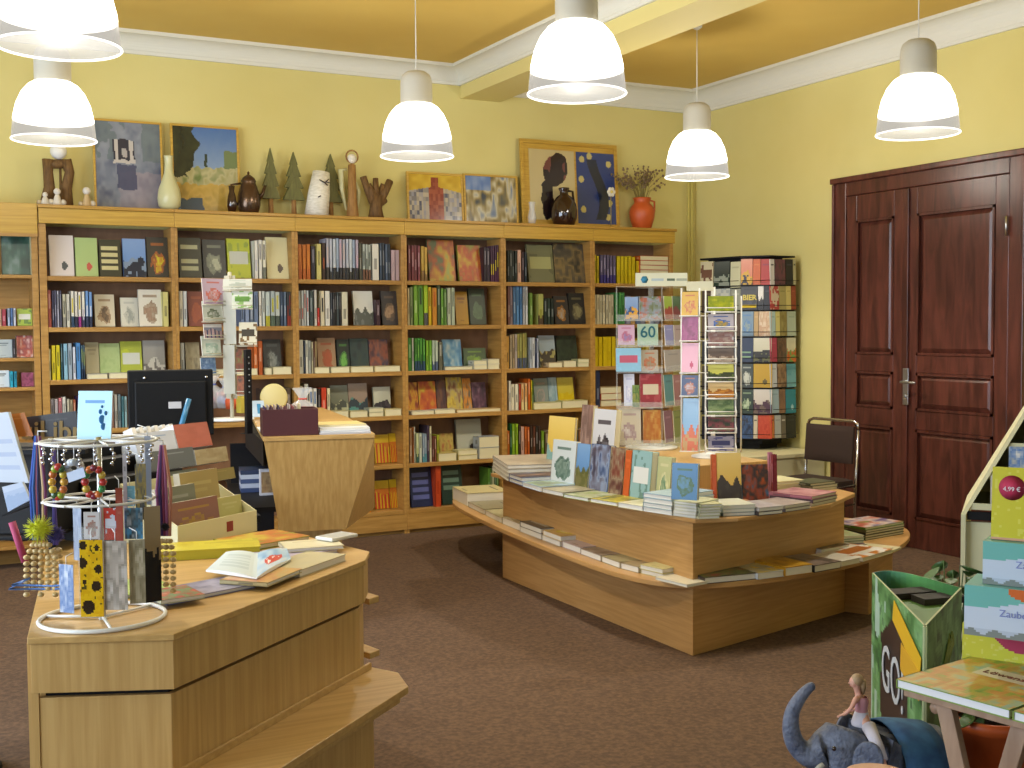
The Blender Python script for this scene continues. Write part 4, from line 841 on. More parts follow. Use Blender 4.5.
lay(700, 519.5, 722, 518.5, ZU, .19, 5, .013, ['#c4c4a4', '#bcbc9c', '#c8c8a8', '#b8b898', ('#b8b88c', '#a4a478')], 'plain', 'thin olive booklet, stack right of upper corner')
lay(724, 517, 757, 515.5, ZU, .20, 3, .017, ['#6c7c7c', '#a0a8a4', ('#c4c8bc', '#a8aca0')], 'plain', 'white and green-edged book, front of upper tier')
lay(759, 516, 784, 513.5, ZU, .20, 2, .018, ['#403838', ('#b4b0b0', '#8c8490')], 'photo', 'grey-white book with dark edge, front row of the upper tier')
lay(786, 512.5, 812, 508.5, ZU, .20, 2, .016, ['#6c6878', ('#a49c94', '#8c7c7c')], 'photo', 'grey and pink flat book, front row right of the upper tier')
lay(813, 507, 838, 501.5, ZU, .24, 3, .016, ['#b8a894', '#4c3c44', ('#9c5c6c', '#b4848c', '#8c4c5c')], 'photo', 'wine-red magazine, right end of upper tier', 'magazine')
lay(770, 493, 806, 490, ZU, .20, 3, .018, ['#c8c4a0', '#b8b08c', ('#ccc8a0', '#b4ac84')], 'plain', 'cream book in the second row by the maroon book')
lay(812, 492, 838, 489, ZU, .16, 3, .014, ['#a8a48c', '#7c7c6c', ('#303828', '#1c2418')], 'photo', 'dark green topped booklet, right rear, upper tier')
lay(714, 507.5, 752, 506.5, ZU, .08, 2, .012, ['#b89c70', ('#a4744c', '#c0a880')], 'plain', 'brown booklet leaning before the yellow dark-figure book')
# ---- standing books on the upper tier
def stand(u0, v0, u1, v1, vt, th, cols, style, label, z=ZU, lean=6, spine=None):
    """cover facing along the pixel line bottom-left -> bottom-right"""
    P1, P2 = PZ(u0, v0, z), PZ(u1, v1, z); e = P2-P1; e.z = 0; L = e.length; e.normalize(); bk = Vector((0, 0, 1)).cross(e)
    d = (P1-CAMP).dot(FWD); h = (v0-vt)/FPX*d*.985
    a = math.radians(lean); X = frame(P1+Vector((0, 0, .001+th*math.sin(a)*.0)), e, bk*math.cos(a)-Vector((0, 0, math.sin(a))), bk*math.sin(a)+Vector((0, 0, math.cos(a)))) @ Matrix.Translation((0, 0, th*math.tan(a)))
    cov, pg = book_mb(L, h, th, paint(style, cols, int(u0)), spine or (cols[0],), nx=24, nz=34, X=X, pages_sep=True, seed=int(u0))
    o = cov.build('book', M['print']); pg.build('page_block', M['matte'], o); tag(o, label, 'book'); return o
stand(589, 482, 611, 485.5, 408, .04, ['#c4c4c8', '#241c20', '#5c3a30'], 'blob', 'tall white book with a dark bottle shape standing at the back of the upper tier', spine=('#c8bc90',))
stand(577, 479.5, 588, 481, 404, .04, ['#8c6c60', '#6c544c', '#a08478'], 'photo', 'tall brown-grey book left of the bottle book')
stand(545, 474, 571, 478, 415, .02, ['#cba83c', '#7ca4a8', '#a4b8a8'], 'half', 'tall yellow book with a blue-green wave standing above the row')
stand(550, 484.5, 573, 488.5, 439, .03, ['#c4ccd0', '#405c50', '#8c9c94'], 'blob', 'white book with green mountain, first of the standing row')
stand(574, 489.5, 587, 492, 443, .03, ['#4878b0', '#5c5c30', '#6c6840'], 'half', 'blue sky book with an olive mountain in the standing row')
stand(588, 492.5, 607, 496, 443.5, .035, ['#3c4c70', '#8490a8', '#4c4450', '#26304c'], 'photo', 'dark blue town photo book in the standing row')
stand(608, 496.5, 621, 499, 447, .03, ['#4c2420', '#8c7c64', '#6c3428'], 'photo', 'dark red-brown photo book in the standing row')
stand(622, 499, 628, 500.3, 450, .03, ['#b85424', '#c86434'], 'plain', 'narrow orange book standing between brown and teal books')
stand(629, 500.5, 648.5, 504, 450, .045, ['#84a4a4', '#ccccc8', '#5c7c74'], 'label', 'teal and white book in the standing row')
stand(655, 504, 668.5, 506, 456, .03, ['#a8a878', '#c4bc90', '#4c7050'], 'blob', 'green-edged cream book left of the blue tree book')
stand(671, 500, 697, 501.5, 463, .03, ['#4c7ca8', '#4c6838', '#5c8cb4'], 'blob', 'blue book with a green tree standing on the tall stack', z=ZU+.09, spine=('#a8b4bc',))
stand(712, 504, 717, 504, 455, .05, ['#b04c1c', '#b8582c'], 'plain', 'orange-red spine standing before the wooden riser box')
stand(717.6, 504, 742, 503.5, 453, .02, ['#c49c38', '#302820', '#3c3428'], 'half', 'yellow book with dark figures before the wooden riser box')
stand(742.8, 503, 769, 502, 465, .02, ['#3c5c80', '#8c3c28', '#2c2830', '#a8481c'], 'photo', 'blue book with red building beside the yellow book')
stand(769.5, 499.5, 773.2, 499.3, 452, .016, ['#b8788c', '#c488a0'], 'plain', 'pink book standing sideways behind the maroon one', lean=2)
stand(773.6, 501.5, 777.5, 501.3, 454, .022, ['#702030', '#80283c'], 'plain', 'maroon book standing sideways at the right of the riser', lean=2)
# ------------------------------------------------------------------ vertical planes hit by pixel rays
def VP(u, v, P0, e):
    n = Vector((-e.y, e.x, 0)); d = ray(u, v); t = (P0-CAMP).dot(n)/d.dot(n); return CAMP+d*t
def card(P0, e, u0, vt, u1, vb, cols, style, label, cat='greeting card', name='greeting_card', th=.004, lean=4, off=0, group=None, nx=14, nz=16, page='#e8e4dc', child=None):
    """a card, cover facing the camera, in the vertical plane through P0 along e, spanning the pixel box"""
    a, b = VP(u0, vb, P0, e), VP(u1, vb, P0, e); c = VP(u0, vt, P0, e); bk = Vector((0, 0, 1)).cross(e)
    w = (b-a).dot(e); h = c.z-a.z; al = math.radians(lean)
    X = frame(a-bk*(off+.001), e, bk*math.cos(al)-Vector((0, 0, math.sin(al))), bk*math.sin(al)+Vector((0, 0, math.cos(al)))) @ Matrix.Translation((0, 0, th*math.tan(al)))
    mb = MB(); mb.grid(w, h, nx, nz, paint(style, cols, int(u0+vt)), X); mb.box((0, .0003, 0), (w, th, h), hx(cols[0] if th > .01 else page), X)
    o = mb.build(name, M['print'], child)
    if child is None: tag(o, label, cat, group)
    return o, X, w, h
def edir(az): a = math.radians(az); return Vector((math.sin(a), math.cos(a), 0))
# ================================================================== ACRYLIC CARD TOWER on the riser
bc = PZ(657, 449, ZR3); C0 = Vector((bc.x, bc.y, ZR3)); dC = (C0-CAMP).dot(FWD)
at_ = thing('card_carousel', 'clear acrylic rotating card rack with white header sign on the island riser', 'card rack', tuple(C0))
fe = edir(112); se = edir(58)                      # directions of the front face and the receding right face
F0 = PD(617, 420, dC-.12); F0.z = 0; K = VP(662, 420, F0, fe); K.z = 0; L_ = VP(617, 420, F0, fe); L_.z = 0
R_ = VP(684, 420, K, se); R_.z = 0; BKp = L_+(R_-K)
ZTI = []
mb = MB(); post = MB()
tiers = [(319.5, 296), (345.5, 324), (371.5, 350), (407, 374), (445, 410)]
plan = [(p.x, p.y) for p in (L_, K, R_, BKp)]
for vb, vt in tiers:
    z = VP(640, vb, F0, fe).z; ZTI.append(z)
    mb.prism([(p[0], p[1]) for p in plan], z-.008, z-.002)
    for a, b in ((L_, K), (K, R_)):
        e = (b-a).normalized(); o = -Vector((0, 0, 1)).cross(e)*.022
        A0, B0 = a+o, b+o; mb.prism([(A0.x, A0.y), (B0.x, B0.y), (B0.x-o.x*.14, B0.y-o.y*.14), (A0.x-o.x*.14, A0.y-o.y*.14)], z-.008, z+.028)
ztop = VP(640, 287, F0, fe).z
mb.prism(plan, ztop, ztop+.005)
mb.build('acrylic_pockets', M['acryl'], at_)
cx, cy = sum(p[0] for p in plan)/4, sum(p[1] for p in plan)/4
post.tube([(cx, cy, ZR3+.02), (cx, cy, ztop+.005)], .016, 10)
for p in plan[:3]: post.tube([(p[0], p[1], ZR3+.03), (p[0], p[1], ztop)], .004, 6)
post.build('centre_post', M['acryl'], at_)
MB().lathe([(0, 0), (.15, 0), (.15, .012), (0, .02)], 28, X=Matrix.Translation((cx, cy, ZR3+.0006))).build('base_plate', M['white'], at_)
hb = MB(); a = VP(638, 295.5, F0, fe); b = VP(690, 295.5, F0, fe); w = (b-a).length; h = VP(638, 282, F0, fe).z-a.z; zb = ztop+.006
X = frame((a.x, a.y, zb), fe, Vector((0, 0, 1)).cross(fe), (0, 0, 1)) @ Matrix.Translation((0, .06, 0))
hb.box((0, 0, 0), (w, .01, h), hx('#dfe0c8'), X); hs = hb.build('header_sign', M['matte'], at_)
lg = MB(); lg.lathe([(0, 0), (.022, 0), (0, .001)], 6, hx('#3c8cb4'), X @ Matrix.Translation((.05, -.0015, h*.5)) @ Matrix.Rotation(math.pi/2, 4, 'X')); lg.build('logo', M['matte'], hs)
for x0, l_, c in ((.09, .07, '#b4c4cc'), (.18, .045, '#5c6c5c'), (.235, .06, '#a8b0a0')):
    q = MB(); q.box((x0, -.001, h*.40), (x0+l_, 0, h*.58), hx(c), X); q.build('printed_line', M['matte'], hs)
G = None
def ac(u0, vt, u1, vb, cols, st, lb, side=0, **k):
    return card(K if side else F0, se if side else fe, u0, vt, u1, vb, cols, st, lb, off=.006+k.pop('o', 0), **k)
ac(625, 297, 638, 319, ['#6c8cc0', '#d8a03c', '#3c5480'], 'half', 'blue card with orange sunset band, top tier of the acrylic rack')
ac(639.5, 296.5, 661, 319.5, ['#5c6c54', '#b0583c', '#8c98a8', '#6c7450'], 'photo', 'card with a flower-bunch photo, top tier of the acrylic rack')
ac(664, 296, 672, 319, ['#88a82c', '#9c5048'], 'half', 'lime green card, right face top tier of the acrylic rack', 1)
ac(672.5, 296, 681, 319, ['#2c5030', '#7c4448'], 'half', 'dark green card, right face top tier of the acrylic rack', 1)
ac(618, 325, 634.5, 345, ['#c4a0b8', '#b0607c', '#8c80b0'], 'blob', 'pink card, second tier left of the 60 card')
o, X, w, h = ac(637.5, 324, 658, 345.5, ['#8cb0a0', '#a8bca8', '#94b498'], 'photo', 'pale green birthday card with a teal number 60 on it')
text('60', h*.75, X @ Matrix.Translation((w*.5, -.002, h*.6)), '#1c5c6c', o, bold=.001)
ac(664.5, 325, 673, 345.5, ['#8c90c4', '#a4a8d4'], 'plain', 'lilac blue card, right face second tier of the acrylic rack', 1)
ac(674, 325, 682, 345.5, ['#a89a9c', '#8c7c80'], 'plain', 'pinkish grey card, right face second tier of the acrylic rack', 1)
ac(615, 348, 640, 371.5, ['#88b8d4', '#b4546c', '#8cbcdc'], 'label', 'light blue card sticking out left on the third tier of the rack', o=.03)
ac(641.5, 350, 658, 371.5, ['#a49c8c', '#b4603c', '#94907c'], 'blob', 'brownish flower card, third tier of the acrylic rack')
ac(664.5, 350, 681, 371.5, ['#a4a0a0', '#8c8c90', '#34384c'], 'plain', 'grey card, right face third tier of the acrylic rack', 1)
ac(624, 374, 634.5, 406, ['#c8cce0', '#a8acd0', '#e0e0e8'], 'blob', 'white and lilac card, fourth tier of the acrylic rack')
ac(632, 385, 639, 407, ['#7c8c48', '#4c6c38', '#b09c50'], 'photo', 'narrow green card before the white lilac card, fourth tier', o=.008)
ac(640, 374, 661.5, 407, ['#8c2c34', '#c4b8a0', '#9c4448'], 'label', 'dark red card with cream label, fourth tier of the acrylic rack')
ac(664.5, 375, 673, 406, ['#5c8c94', '#4c747c'], 'plain', 'teal card, right face fourth tier of the acrylic rack', 1)
ac(674, 375, 682, 406, ['#9c7478', '#b09498'], 'plain', 'dusky pink card, right face fourth tier of the acrylic rack', 1)
ac(619, 409, 641, 445, ['#ccc8bc', '#a894a0', '#d8d8dc'], 'blob', 'white card with faint flowers, lowest tier of the acrylic rack')
ac(643, 410, 661, 443, ['#b48c44', '#a8642c', '#c09c54'], 'photo', 'golden orange card, lowest tier of the acrylic rack')
ac(664.5, 411, 672.5, 443, ['#846474', '#9c7c8c'], 'plain', 'mauve card, right face lowest tier of the acrylic rack', 1)
ac(674, 411, 682, 443, ['#84905c', '#6c7c4c'], 'plain', 'olive green card, right face lowest tier of the acrylic rack', 1)
# ================================================================== WHITE WIRE POSTCARD SPINNER on the riser
sp = PZ(713, 457, ZR3); dS = (sp-CAMP).dot(FWD)
ps = thing('postcard_spinner', 'white wire postcard spinner beside the acrylic rack on the island riser', 'card rack', (sp.x, sp.y, ZR3))
fe2 = edir(117.6); E0 = PD(720, 400, dS-.10); E0.z = 0
se2 = edir(152); S0 = VP(704, 400, E0, fe2); S0.z = 0
wr = MB(); zt = VP(720, 292, E0, fe2).z; zb = ZR3+.03
def rod(u, P0, e, v0=292, v1=455, r=.0045):
    a = VP(u, v1, P0, e); b = VP(u, v0, P0, e); wr.tube([(a.x, a.y, max(zb, a.z)), (a.x, a.y, b.z)], r, 6)
wr.tube([(sp.x, sp.y, ZR3+.01), (sp.x, sp.y, zt+.03)], .012, 8)
for u in (705.5, 735.5): rod(u, E0, fe2, 290)
rod(741, E0+Vector((.06, .04, 0)), fe2, 296, 452)
for u in (681.5, 699.5): rod(u, S0, se2, 288)
fronts = [(296, 311), (314, 330), (332, 346), (348, 362), (364, 380.5), (382, 397.5), (399.5, 414.5), (417, 431.5), (436, 451)]
for vt, vb in fronts:
    p = VP(705.5, vb+1, E0, fe2); q = VP(735.5, vb+1, E0, fe2); bkv = Vector((0, 0, 1)).cross(fe2)
    f1 = p-bkv*.03; f2 = q-bkv*.03
    wr.tube([p, f1, f2, q], .003, 6); wr.tube([f1+Vector((0, 0, .022)), f2+Vector((0, 0, .022))], .0025, 6); wr.tube([f1, f1+Vector((0, 0, .022)), p+Vector((0, 0, .05))], .0025, 6); wr.tube([f2, f2+Vector((0, 0, .022)), q+Vector((0, 0, .05))], .0025, 6)
    wr.tube([p, (sp.x, sp.y, p.z)], .0025, 5)
for vb in (316, 341, 373, 396, 451):
    p = VP(681.5, vb, S0, se2); q = VP(699.5, vb, S0, se2); bkv = Vector((0, 0, 1)).cross(se2)
    wr.tube([p, p-bkv*.025, q-bkv*.025, q], .003, 6); wr.tube([p, (sp.x, sp.y, p.z)], .0025, 5)
wr.build('wire_frame', M['white'], ps)
MB().lathe([(0, 0), (.115, 0), (.115, .008), (.02, .03), (0, .03)], 28, X=Matrix.Translation((sp.x, sp.y, ZR3+.0006))).build('base_plate', M['white'], ps)
hdr = MB(); a = VP(688, 291, E0, fe2); hdr.box((0, 0, 0), (.14, .004, .05), hx('#d8d4b8'), frame(a+Vector((0, 0, .002)), fe2, Vector((0, 0, 1)).cross(fe2), (0, 0, 1)) @ Matrix.Translation((0, .05, 0))); hdr.build('header_card', M['matte'], ps)
PC = [(['#a8a81c', '#7c8c28', '#c0b830'], 'photo', 'yellow-green meadow postcard, topmost on the front strand of the spinner'),
      (['#b0a8b0', '#3058a8', '#c89c30'], 'blob', 'postcard with blue and yellow balls, second on the front strand'),
      (['#9c8c84', '#84605c', '#b0b0b4'], 'photo', 'reddish grey harbour postcard, third on the front strand'),
      (['#4c3c34', '#a49484', '#6c5848'], 'half', 'brown evening postcard, fourth on the front strand'),
      (['#b8b440', '#384028', '#5c6c34'], 'half', 'yellow sky postcard with dark green trees, fifth on the front strand'),
      (['#c4a060', '#b07428', '#8c5420'], 'half', 'orange postcard with a boat-like shape, sixth on the front strand'),
      (['#3c5434', '#6c8054', '#94a074'], 'photo', 'green woodland postcard, seventh on the front strand'),
      (['#2c3828', '#7c3c44', '#5c6c48'], 'photo', 'dark green and red flower postcard, eighth on the front strand'),
      (['#8c8898', '#34345c', '#4c4c78'], 'label', 'blue-purple dusk postcard, lowest on the front strand of the spinner')]
for (vt, vb), (c, st, lb) in zip(fronts, PC):
    card(E0, fe2, 708, vt, 733.5, vb, c, st, lb, 'postcard', 'postcard', .002, 8, .010)
def ls(u0, vt, u1, vb, c, st, lb): card(S0, se2, u0, vt, u1, vb, c, st, lb, 'postcard', 'postcard', .003, 4, .008)
ls(682, 292, 698.5, 315.5, ['#c89c1c', '#b0502c', '#c8a838'], 'blob', 'golden yellow card with a red figure, top of the left strand of the spinner')
ls(682, 317, 698.5, 341, ['#84305c', '#94446c', '#743050'], 'photo', 'purple-red card, second on the left strand of the spinner')
ls(682, 343, 698.5, 372, ['#d09cac', '#b03c58', '#d8a8b8'], 'spot', 'pink card, third on the left strand of the spinner')
ls(682, 375, 698.5, 395.5, ['#3c4868', '#b8643c', '#a8a0a4'], 'blob', 'blue card with an orange face shape, fourth on the left strand')
ls(682, 398, 698.5, 450.5, ['#6c98c0', '#c06030', '#b08c50'], 'half', 'tall blue card with orange figure, lowest on the left strand')
# ================================================================== LOW CABINET AND ROUND BOOK TOWER at the right wall
CZ = .575
cb = tag(MB().box((-.74, -1.62, .03), (-.022, -.30, CZ-.03)).build('low_cabinet', M['cream'], None, .004), 'low cream cabinet against the yellow wall below the dark book tower', 'cabinet')
MB().box((-.76, -1.635, CZ-.0295), (-.021, -.29, CZ)).build('cabinet_top', M['cream'], cb, .004)
for y in (-1.60, -1.16, -.73):
    q = MB().box((-.757, y+.01, .06), (-.7405, y+.42, CZ-.04)).build('cabinet_door', M['cream'], cb, .002)
    MB().tube([(-.772, y+.38, .36), (-.772, y+.38, .44)], .006, 6).build('handle', M['steel'], q)
tp = [PD(697, 350, 9.12), PD(740, 350, 8.80), PD(772, 350, 8.72), PD(799, 350, 8.86)]
for p in tp: p.z = 0
tp = [Vector((p.x, p.y, 0)) for p in tp]
tc = Vector(((tp[0].x+tp[3].x)/2+.02, (tp[0].y+tp[3].y)/2+.13, 0))
tw = thing('book_tower', 'black revolving paperback tower on the low cream cabinet by the wall', 'book rack', (tc.x, tc.y, CZ))
VB = [(284.5, 287.5), (309.5, 313), (336, 338.5), (362, 364), (387.5, 389.5), (413.5, 414.5), (438.5, 439)]
VT = [(259, 262), (286, 289), (311.5, 314.5), (338, 340), (364, 366), (389.5, 391), (415.5, 416.5)]
def inset(p, k): return tc+(p-tc)*k
mb = MB(); zz = []
ring = [inset(p, .93) for p in tp]
back = [tc+Vector((.10, .20, 0)), tc+Vector((-.22, .18, 0))]
back = [Vector((min(p.x, -.03), min(p.y, -.30), 0)) for p in back]
poly = [(p.x, p.y) for p in ring+back]
for i, (a, b) in enumerate(VB):
    z = VP(756, a, tp[1], (tp[2]-tp[1]).normalized()).z; zz.append(z); mb.prism(poly, z-.012, z-.002)
zt_ = VP(756, 257, tp[1], (tp[2]-tp[1]).normalized()).z
mb.prism(poly, zt_, zt_+.012)
core = [(tc.x+(p[0]-tc.x)*.78, tc.y+(p[1]-tc.y)*.78) for p in poly]
mb.prism(core, CZ+.04, zt_); mb.prism([(tc.x+(p[0]-tc.x)*.7, tc.y+(p[1]-tc.y)*.7) for p in poly], CZ+.0006, CZ+.04)
mb.build('tower_frame', M['shadowblack'], tw)
fr_ = MB()
for z in zz:
    for a, b in ((0, 1), (1, 2), (2, 3)):
        e = (tp[b]-tp[a]).normalized(); bkv = Vector((0, 0, 1)).cross(e)
        P, Q2 = tp[a]+e*.01-bkv*.006, tp[b]-e*.01-bkv*.006; fr_.tube([(P.x, P.y, z+.03), (Q2.x, Q2.y, z+.03)], .0025, 5)
fr_.build('wire_rail', M['black'], tw)
TW = {0: [[(698.5, 711, ['#c4bc9c', '#6c4c3c'], 'label'), (712, 727.5, ['#1c2420', '#8c9488', '#24382c'], 'half'), (728.5, 738.5, ['#bfbfa0', '#a8a88c'], 'plain')],
          [(740.5, 752, ['#c46c4c', '#c89c28', '#302c38'], 'half'), (752.5, 760, ['#c05c24', '#c87030'], 'plain'), (760.5, 770.5, ['#a83028', '#8c2c3c'], 'plain')],
          [(772.5, 776.5, ['#ccc8c0'], 'plain'), (777, 787.5, ['#3c2c34', '#6c3c48', '#4c3c34'], 'photo'), (788, 795, ['#1c1c24', '#343444'], 'plain'), (795.4, 798, ['#b0a880'], 'plain')]],
      1: [[(700, 711, ['#4c4038', '#6c5c50'], 'plain'), (712, 728, ['#b4b8b0', '#4c7ca8', '#98a0a0'], 'label'), (729, 738.5, ['#8c9084', '#a0a498'], 'plain')],
          [(740.5, 757, ['#38383c', '#c0a83c', '#2c2c34'], 'BIER'), (757.5, 763, ['#c8c4bc', '#2c2c30'], 'half'), (763.4, 770.5, ['#1c1a20', '#38343c'], 'plain')],
          [(772.5, 781, ['#a8403c', '#c8b89c'], 'label'), (781.5, 788, ['#a4985c', '#8c8448'], 'plain'), (788.4, 793, ['#ccbc74', '#b8a860'], 'plain'), (793.4, 798, ['#8c3c24', '#a04c30'], 'plain')]],
      2: [[(700, 738, ['#5c5048', '#4c4440'], 'plain')], [(740.5, 753, ['#6c8498', '#4c74a8', '#8c9890'], 'blob'), (753.4, 758, ['#a88c5c', '#b89c6c'], 'plain'), (758.5, 771, ['#cbb89c', '#b08c6c', '#c4b494'], 'photo')],
          [(772.5, 777.5, ['#a4bcb8', '#8ca8a4'], 'plain'), (778, 782, ['#c9c078', '#b4a860'], 'plain'), (782.4, 789, ['#7c6c38', '#9c9058'], 'photo'), (789.5, 798, ['#a8b4a0', '#94a490'], 'plain')]],
      3: [[(700, 738, ['#3c4048', '#2c3038'], 'plain')], [(740.5, 752.5, ['#24304c', '#7c9c7c', '#2c3c48'], 'lines'), (753, 771, ['#b8b498', '#28241c', '#5c5c30'], 'half')],
          [(772.5, 779, ['#a83c54', '#b84c60'], 'plain'), (779.5, 788.5, ['#44342c', '#6c4c3c', '#4c4c3c'], 'photo'), (789, 798, ['#b8b494', '#c05c28', '#6c9048'], 'half')]],
      4: [[(700, 738, ['#4c4844'], 'plain')], [(740.5, 752.5, ['#3c4440', '#b8bcb0', '#c8ccc0'], 'blob'), (753, 771.5, ['#b8941c', '#5c5020', '#c8a424'], 'spot')],
          [(772.5, 779, ['#c8ccd0', '#a8acb0'], 'plain'), (779.5, 788.5, ['#4c3c30', '#8c6c50', '#9c8468'], 'photo'), (789, 798, ['#4c8c9c', '#6ca4b0'], 'bars')]],
      5: [[(700, 738, ['#343c40'], 'plain')], [(740.5, 752.5, ['#2c3c30', '#9cb48c', '#c0ccb0'], 'blob'), (753, 771.5, ['#c4bcb0', '#4c3040', '#6c5c50'], 'half')],
          [(772.5, 781, ['#9cb4c0', '#8ca4b0'], 'plain'), (781.5, 787.5, ['#8c6850', '#745848'], 'photo'), (788, 798, ['#248094', '#a0c4cc', '#2c8ca0'], 'spot')]],
      6: [[(700, 738, ['#24283c'], 'plain')], [(740.5, 752.5, ['#1c2840', '#3c5c8c', '#2c3040'], 'photo'), (753, 757, ['#c8bca4'], 'plain'), (757.5, 771.5, ['#b43c20', '#c04c2c', '#a83018'], 'photo')],
          [(772.5, 776.5, ['#c07840'], 'plain'), (777, 783, ['#b0b4b4', '#989ca0'], 'plain'), (783.4, 788, ['#6c6458'], 'plain'), (788.5, 798, ['#1c2024', '#2c3034'], 'plain')]]}
sd = ['left', 'front', 'right']
for t in range(7):
    for f in range(3):
        e = (tp[f+1]-tp[f]).normalized(); vb = [VB[t][1]+.3, VB[t][0]+.3, VB[t][0]][f]; vt = [VT[t][1], VT[t][0], VT[t][0]][f]
        for q, (u0, u1, c, st) in enumerate(TW[t][f]):
            bier = st == 'BIER'
            if bier: st = 'blob'; c = ['#38383c', '#2c2c30', '#44444c']
            pos = ORD[q]+' from left' if len(TW[t][f]) > 1 else 'seen behind the spinner'
            o, X, w, h = card(tp[f], e, u0, vt, u1, vb, c, st, '%s paperback, %s face, %s tier of the black tower, %s' % (cname(c[0]), sd[f], ORD[t], pos), 'book', 'paperback', .02, 2, -.02, 'paperbacks on the revolving tower', 12, 16)
            if bier:
                text('BIER', h*.30, X @ Matrix.Translation((w*.52, -.003, h*.50)), '#c4b45c', o, bold=.002)
                bb = MB(); bb.box((w*.06, -.002, h*.08), (w*.94, 0, h*.2), hx('#c4a81c'), X); bb.build('printed_band', M['matte'], o)
# ================================================================== CHAIR
ch = thing('stacking_chair', 'black upholstered chair with chrome frame standing before the dark wooden door', 'chair', (-.64, -2.17, 0))
XC = T(-.66, -2.17, 0, -82)      # local +y = back of the chair
CF = MB(); r = .0105
for s_ in (-1, 1):
    CF.tube([(s_*.215, .20, .012), (s_*.215, .21, .45), (s_*.215, .235, .80)], r, 8, X=XC); CF.tube([(s_*.215, -.20, .012), (s_*.215, -.20, .425), (s_*.215, .20, .435)], r, 8, X=XC)
CF.tube([(-.215, .235, .80), (-.205, .24, .845), (-.17, .243, .86), (.17, .243, .86), (.205, .24, .845), (.215, .235, .80)], r, 8, X=XC)
for y in (-.19, .19): CF.tube([(-.215, y, .425), (.215, y, .425)], r*.8, 8, X=XC)
for s_ in (-1, 1): CF.tube([(s_*.215, -.2, .30), (s_*.215, .2, .31)], r*.7, 8, X=XC)
CF.build('chrome_frame', M['chrome'], ch)
for a, b in ((-1, -1), (1, -1), (-1, 1), (1, 1)): MB().lathe([(0, 0), (.013, 0), (.013, .02), (0, .02)], 10, X=XC @ Matrix.Translation((a*.215, b*.20, .0005))).build('foot_cap', M['black'], ch)
def cushion(w, d, t, X, seg=8):
    mb = MB(); n = 10
    vs = []; fs = []
    for j in range(n+1):
        for i in range(n+1):
            u, v = i/n*2-1, j/n*2-1; k = max(abs(u), abs(v)); vs.append((u*w/2, v*d/2, t*(1-.35*k**6)))
    for j in range(n):
        for i in range(n): a = j*(n+1)+i; fs.append((a, a+1, a+n+2, a+n+1))
    mb.add(vs, fs, X=X, smooth=True); mb.box((-w/2, -d/2, 0), (w/2, d/2, t*.64), X=X); return mb
cushion(.41, .42, .05, XC @ Matrix.Translation((0, -.01, .436))).build('seat', M['dark'], ch, .006)
cushion(.40, .25, .035, XC @ Matrix.Translation((0, .215, .70)) @ Matrix.Rotation(math.radians(85), 4, 'X')).build('backrest', M['dark'], ch, .006)
# ================================================================== DESK (right arm of the service counter)
def P2(u, v, z): p = PZ(u, v, z); return (p.x, p.y)
ZD = 1.0
FL, FR = P2(263, 437, ZD), P2(375, 433.5, ZD)
eD = (Vector((FR[0]-FL[0], FR[1]-FL[1], 0))).normalized(); bD = Vector((0, 0, 1)).cross(eD)
def D3(a, b, z): p = Vector((FL[0], FL[1], 0))+eD*a+bD*b; return (p.x, p.y, z)
wD = math.hypot(FR[0]-FL[0], FR[1]-FL[1])
dk = thing('service_desk', 'faceted light oak service desk whose front narrows downward, by the bookcases', 'desk', D3(wD/2, 1.0, 0))
top = [D3(0, 0, 0), D3(wD, 0, 0), D3(wD+.02, 1.1, 0), D3(wD-.02, 2.0, 0), D3(.04, 2.1, 0)]
MB().prism([p[:2] for p in top], ZD-.022, ZD).build('desk_top', M['oak_h'], dk, .002)
zb_ = .534
BRp = P2(346, 529, zb_); _q = VP(280, 527, Vector((*BRp, 0)), eD); BLp = (_q.x, _q.y); E_ = P2(374.5, 508, zb_)
mb = MB(); zt2 = ZD-.0225
v = [(*D3(0.004, .004, 0)[:2], zt2), (*D3(wD-.003, .004, 0)[:2], zt2), (*BRp, zb_), (*BLp, zb_), (*E_, zb_), (*D3(wD-.003, .75, 0)[:2], zb_), (*D3(wD-.003, .75, 0)[:2], zt2), (*D3(.3, .75, 0)[:2], zt2), (*D3(.3, .75, 0)[:2], zb_)]
mb.add(v, [(3, 2, 1, 0), (2, 4, 1), (4, 5, 6, 1), (5, 8, 7, 6), (3, 8, 5, 4, 2), (0, 1, 6, 7), (0, 7, 8, 3)])
mb.build('front_panel', M['oak_v'], dk)
MB().prism([D3(.16, .30, 0)[:2], D3(.40, .30, 0)[:2], D3(.40, 1.8, 0)[:2], D3(.20, 1.8, 0)[:2]], 0, zb_-.0005).build('base', M['oak_v'], dk)
MB().prism([D3(.33, .76, 0)[:2], D3(wD-.03, .76, 0)[:2], D3(wD-.05, 1.98, 0)[:2], D3(.33, 1.98, 0)[:2]], zb_, ZD-.023).build('rear_cabinet', M['shadowblack'], dk)  # coloured black for the shade inside the open staff side
MB().prism([D3(.0, .012, 0)[:2], D3(.32, .75, 0)[:2], D3(.32, 1.95, 0)[:2], D3(.05, 2.0, 0)[:2], D3(-.03, 1.0, 0)[:2]], ZD-.14, ZD-.0228).build('underside_shade', M['shadowblack'], dk)  # black slab added for the shade below the worktop edge
MB().prism([D3(-.12, .30, 0)[:2], D3(.14, .30, 0)[:2], D3(.14, 1.8, 0)[:2], D3(-.12, 1.8, 0)[:2]], .60, .625).build('side_shelf', M['shadowblack'], dk)
MB().prism([D3(-.10, 1.3, 0)[:2], D3(.14, 1.3, 0)[:2], D3(.14, 1.34, 0)[:2], D3(-.10, 1.34, 0)[:2]], 0, ZD-.15).build('side_support', M['shadowblack'], dk)
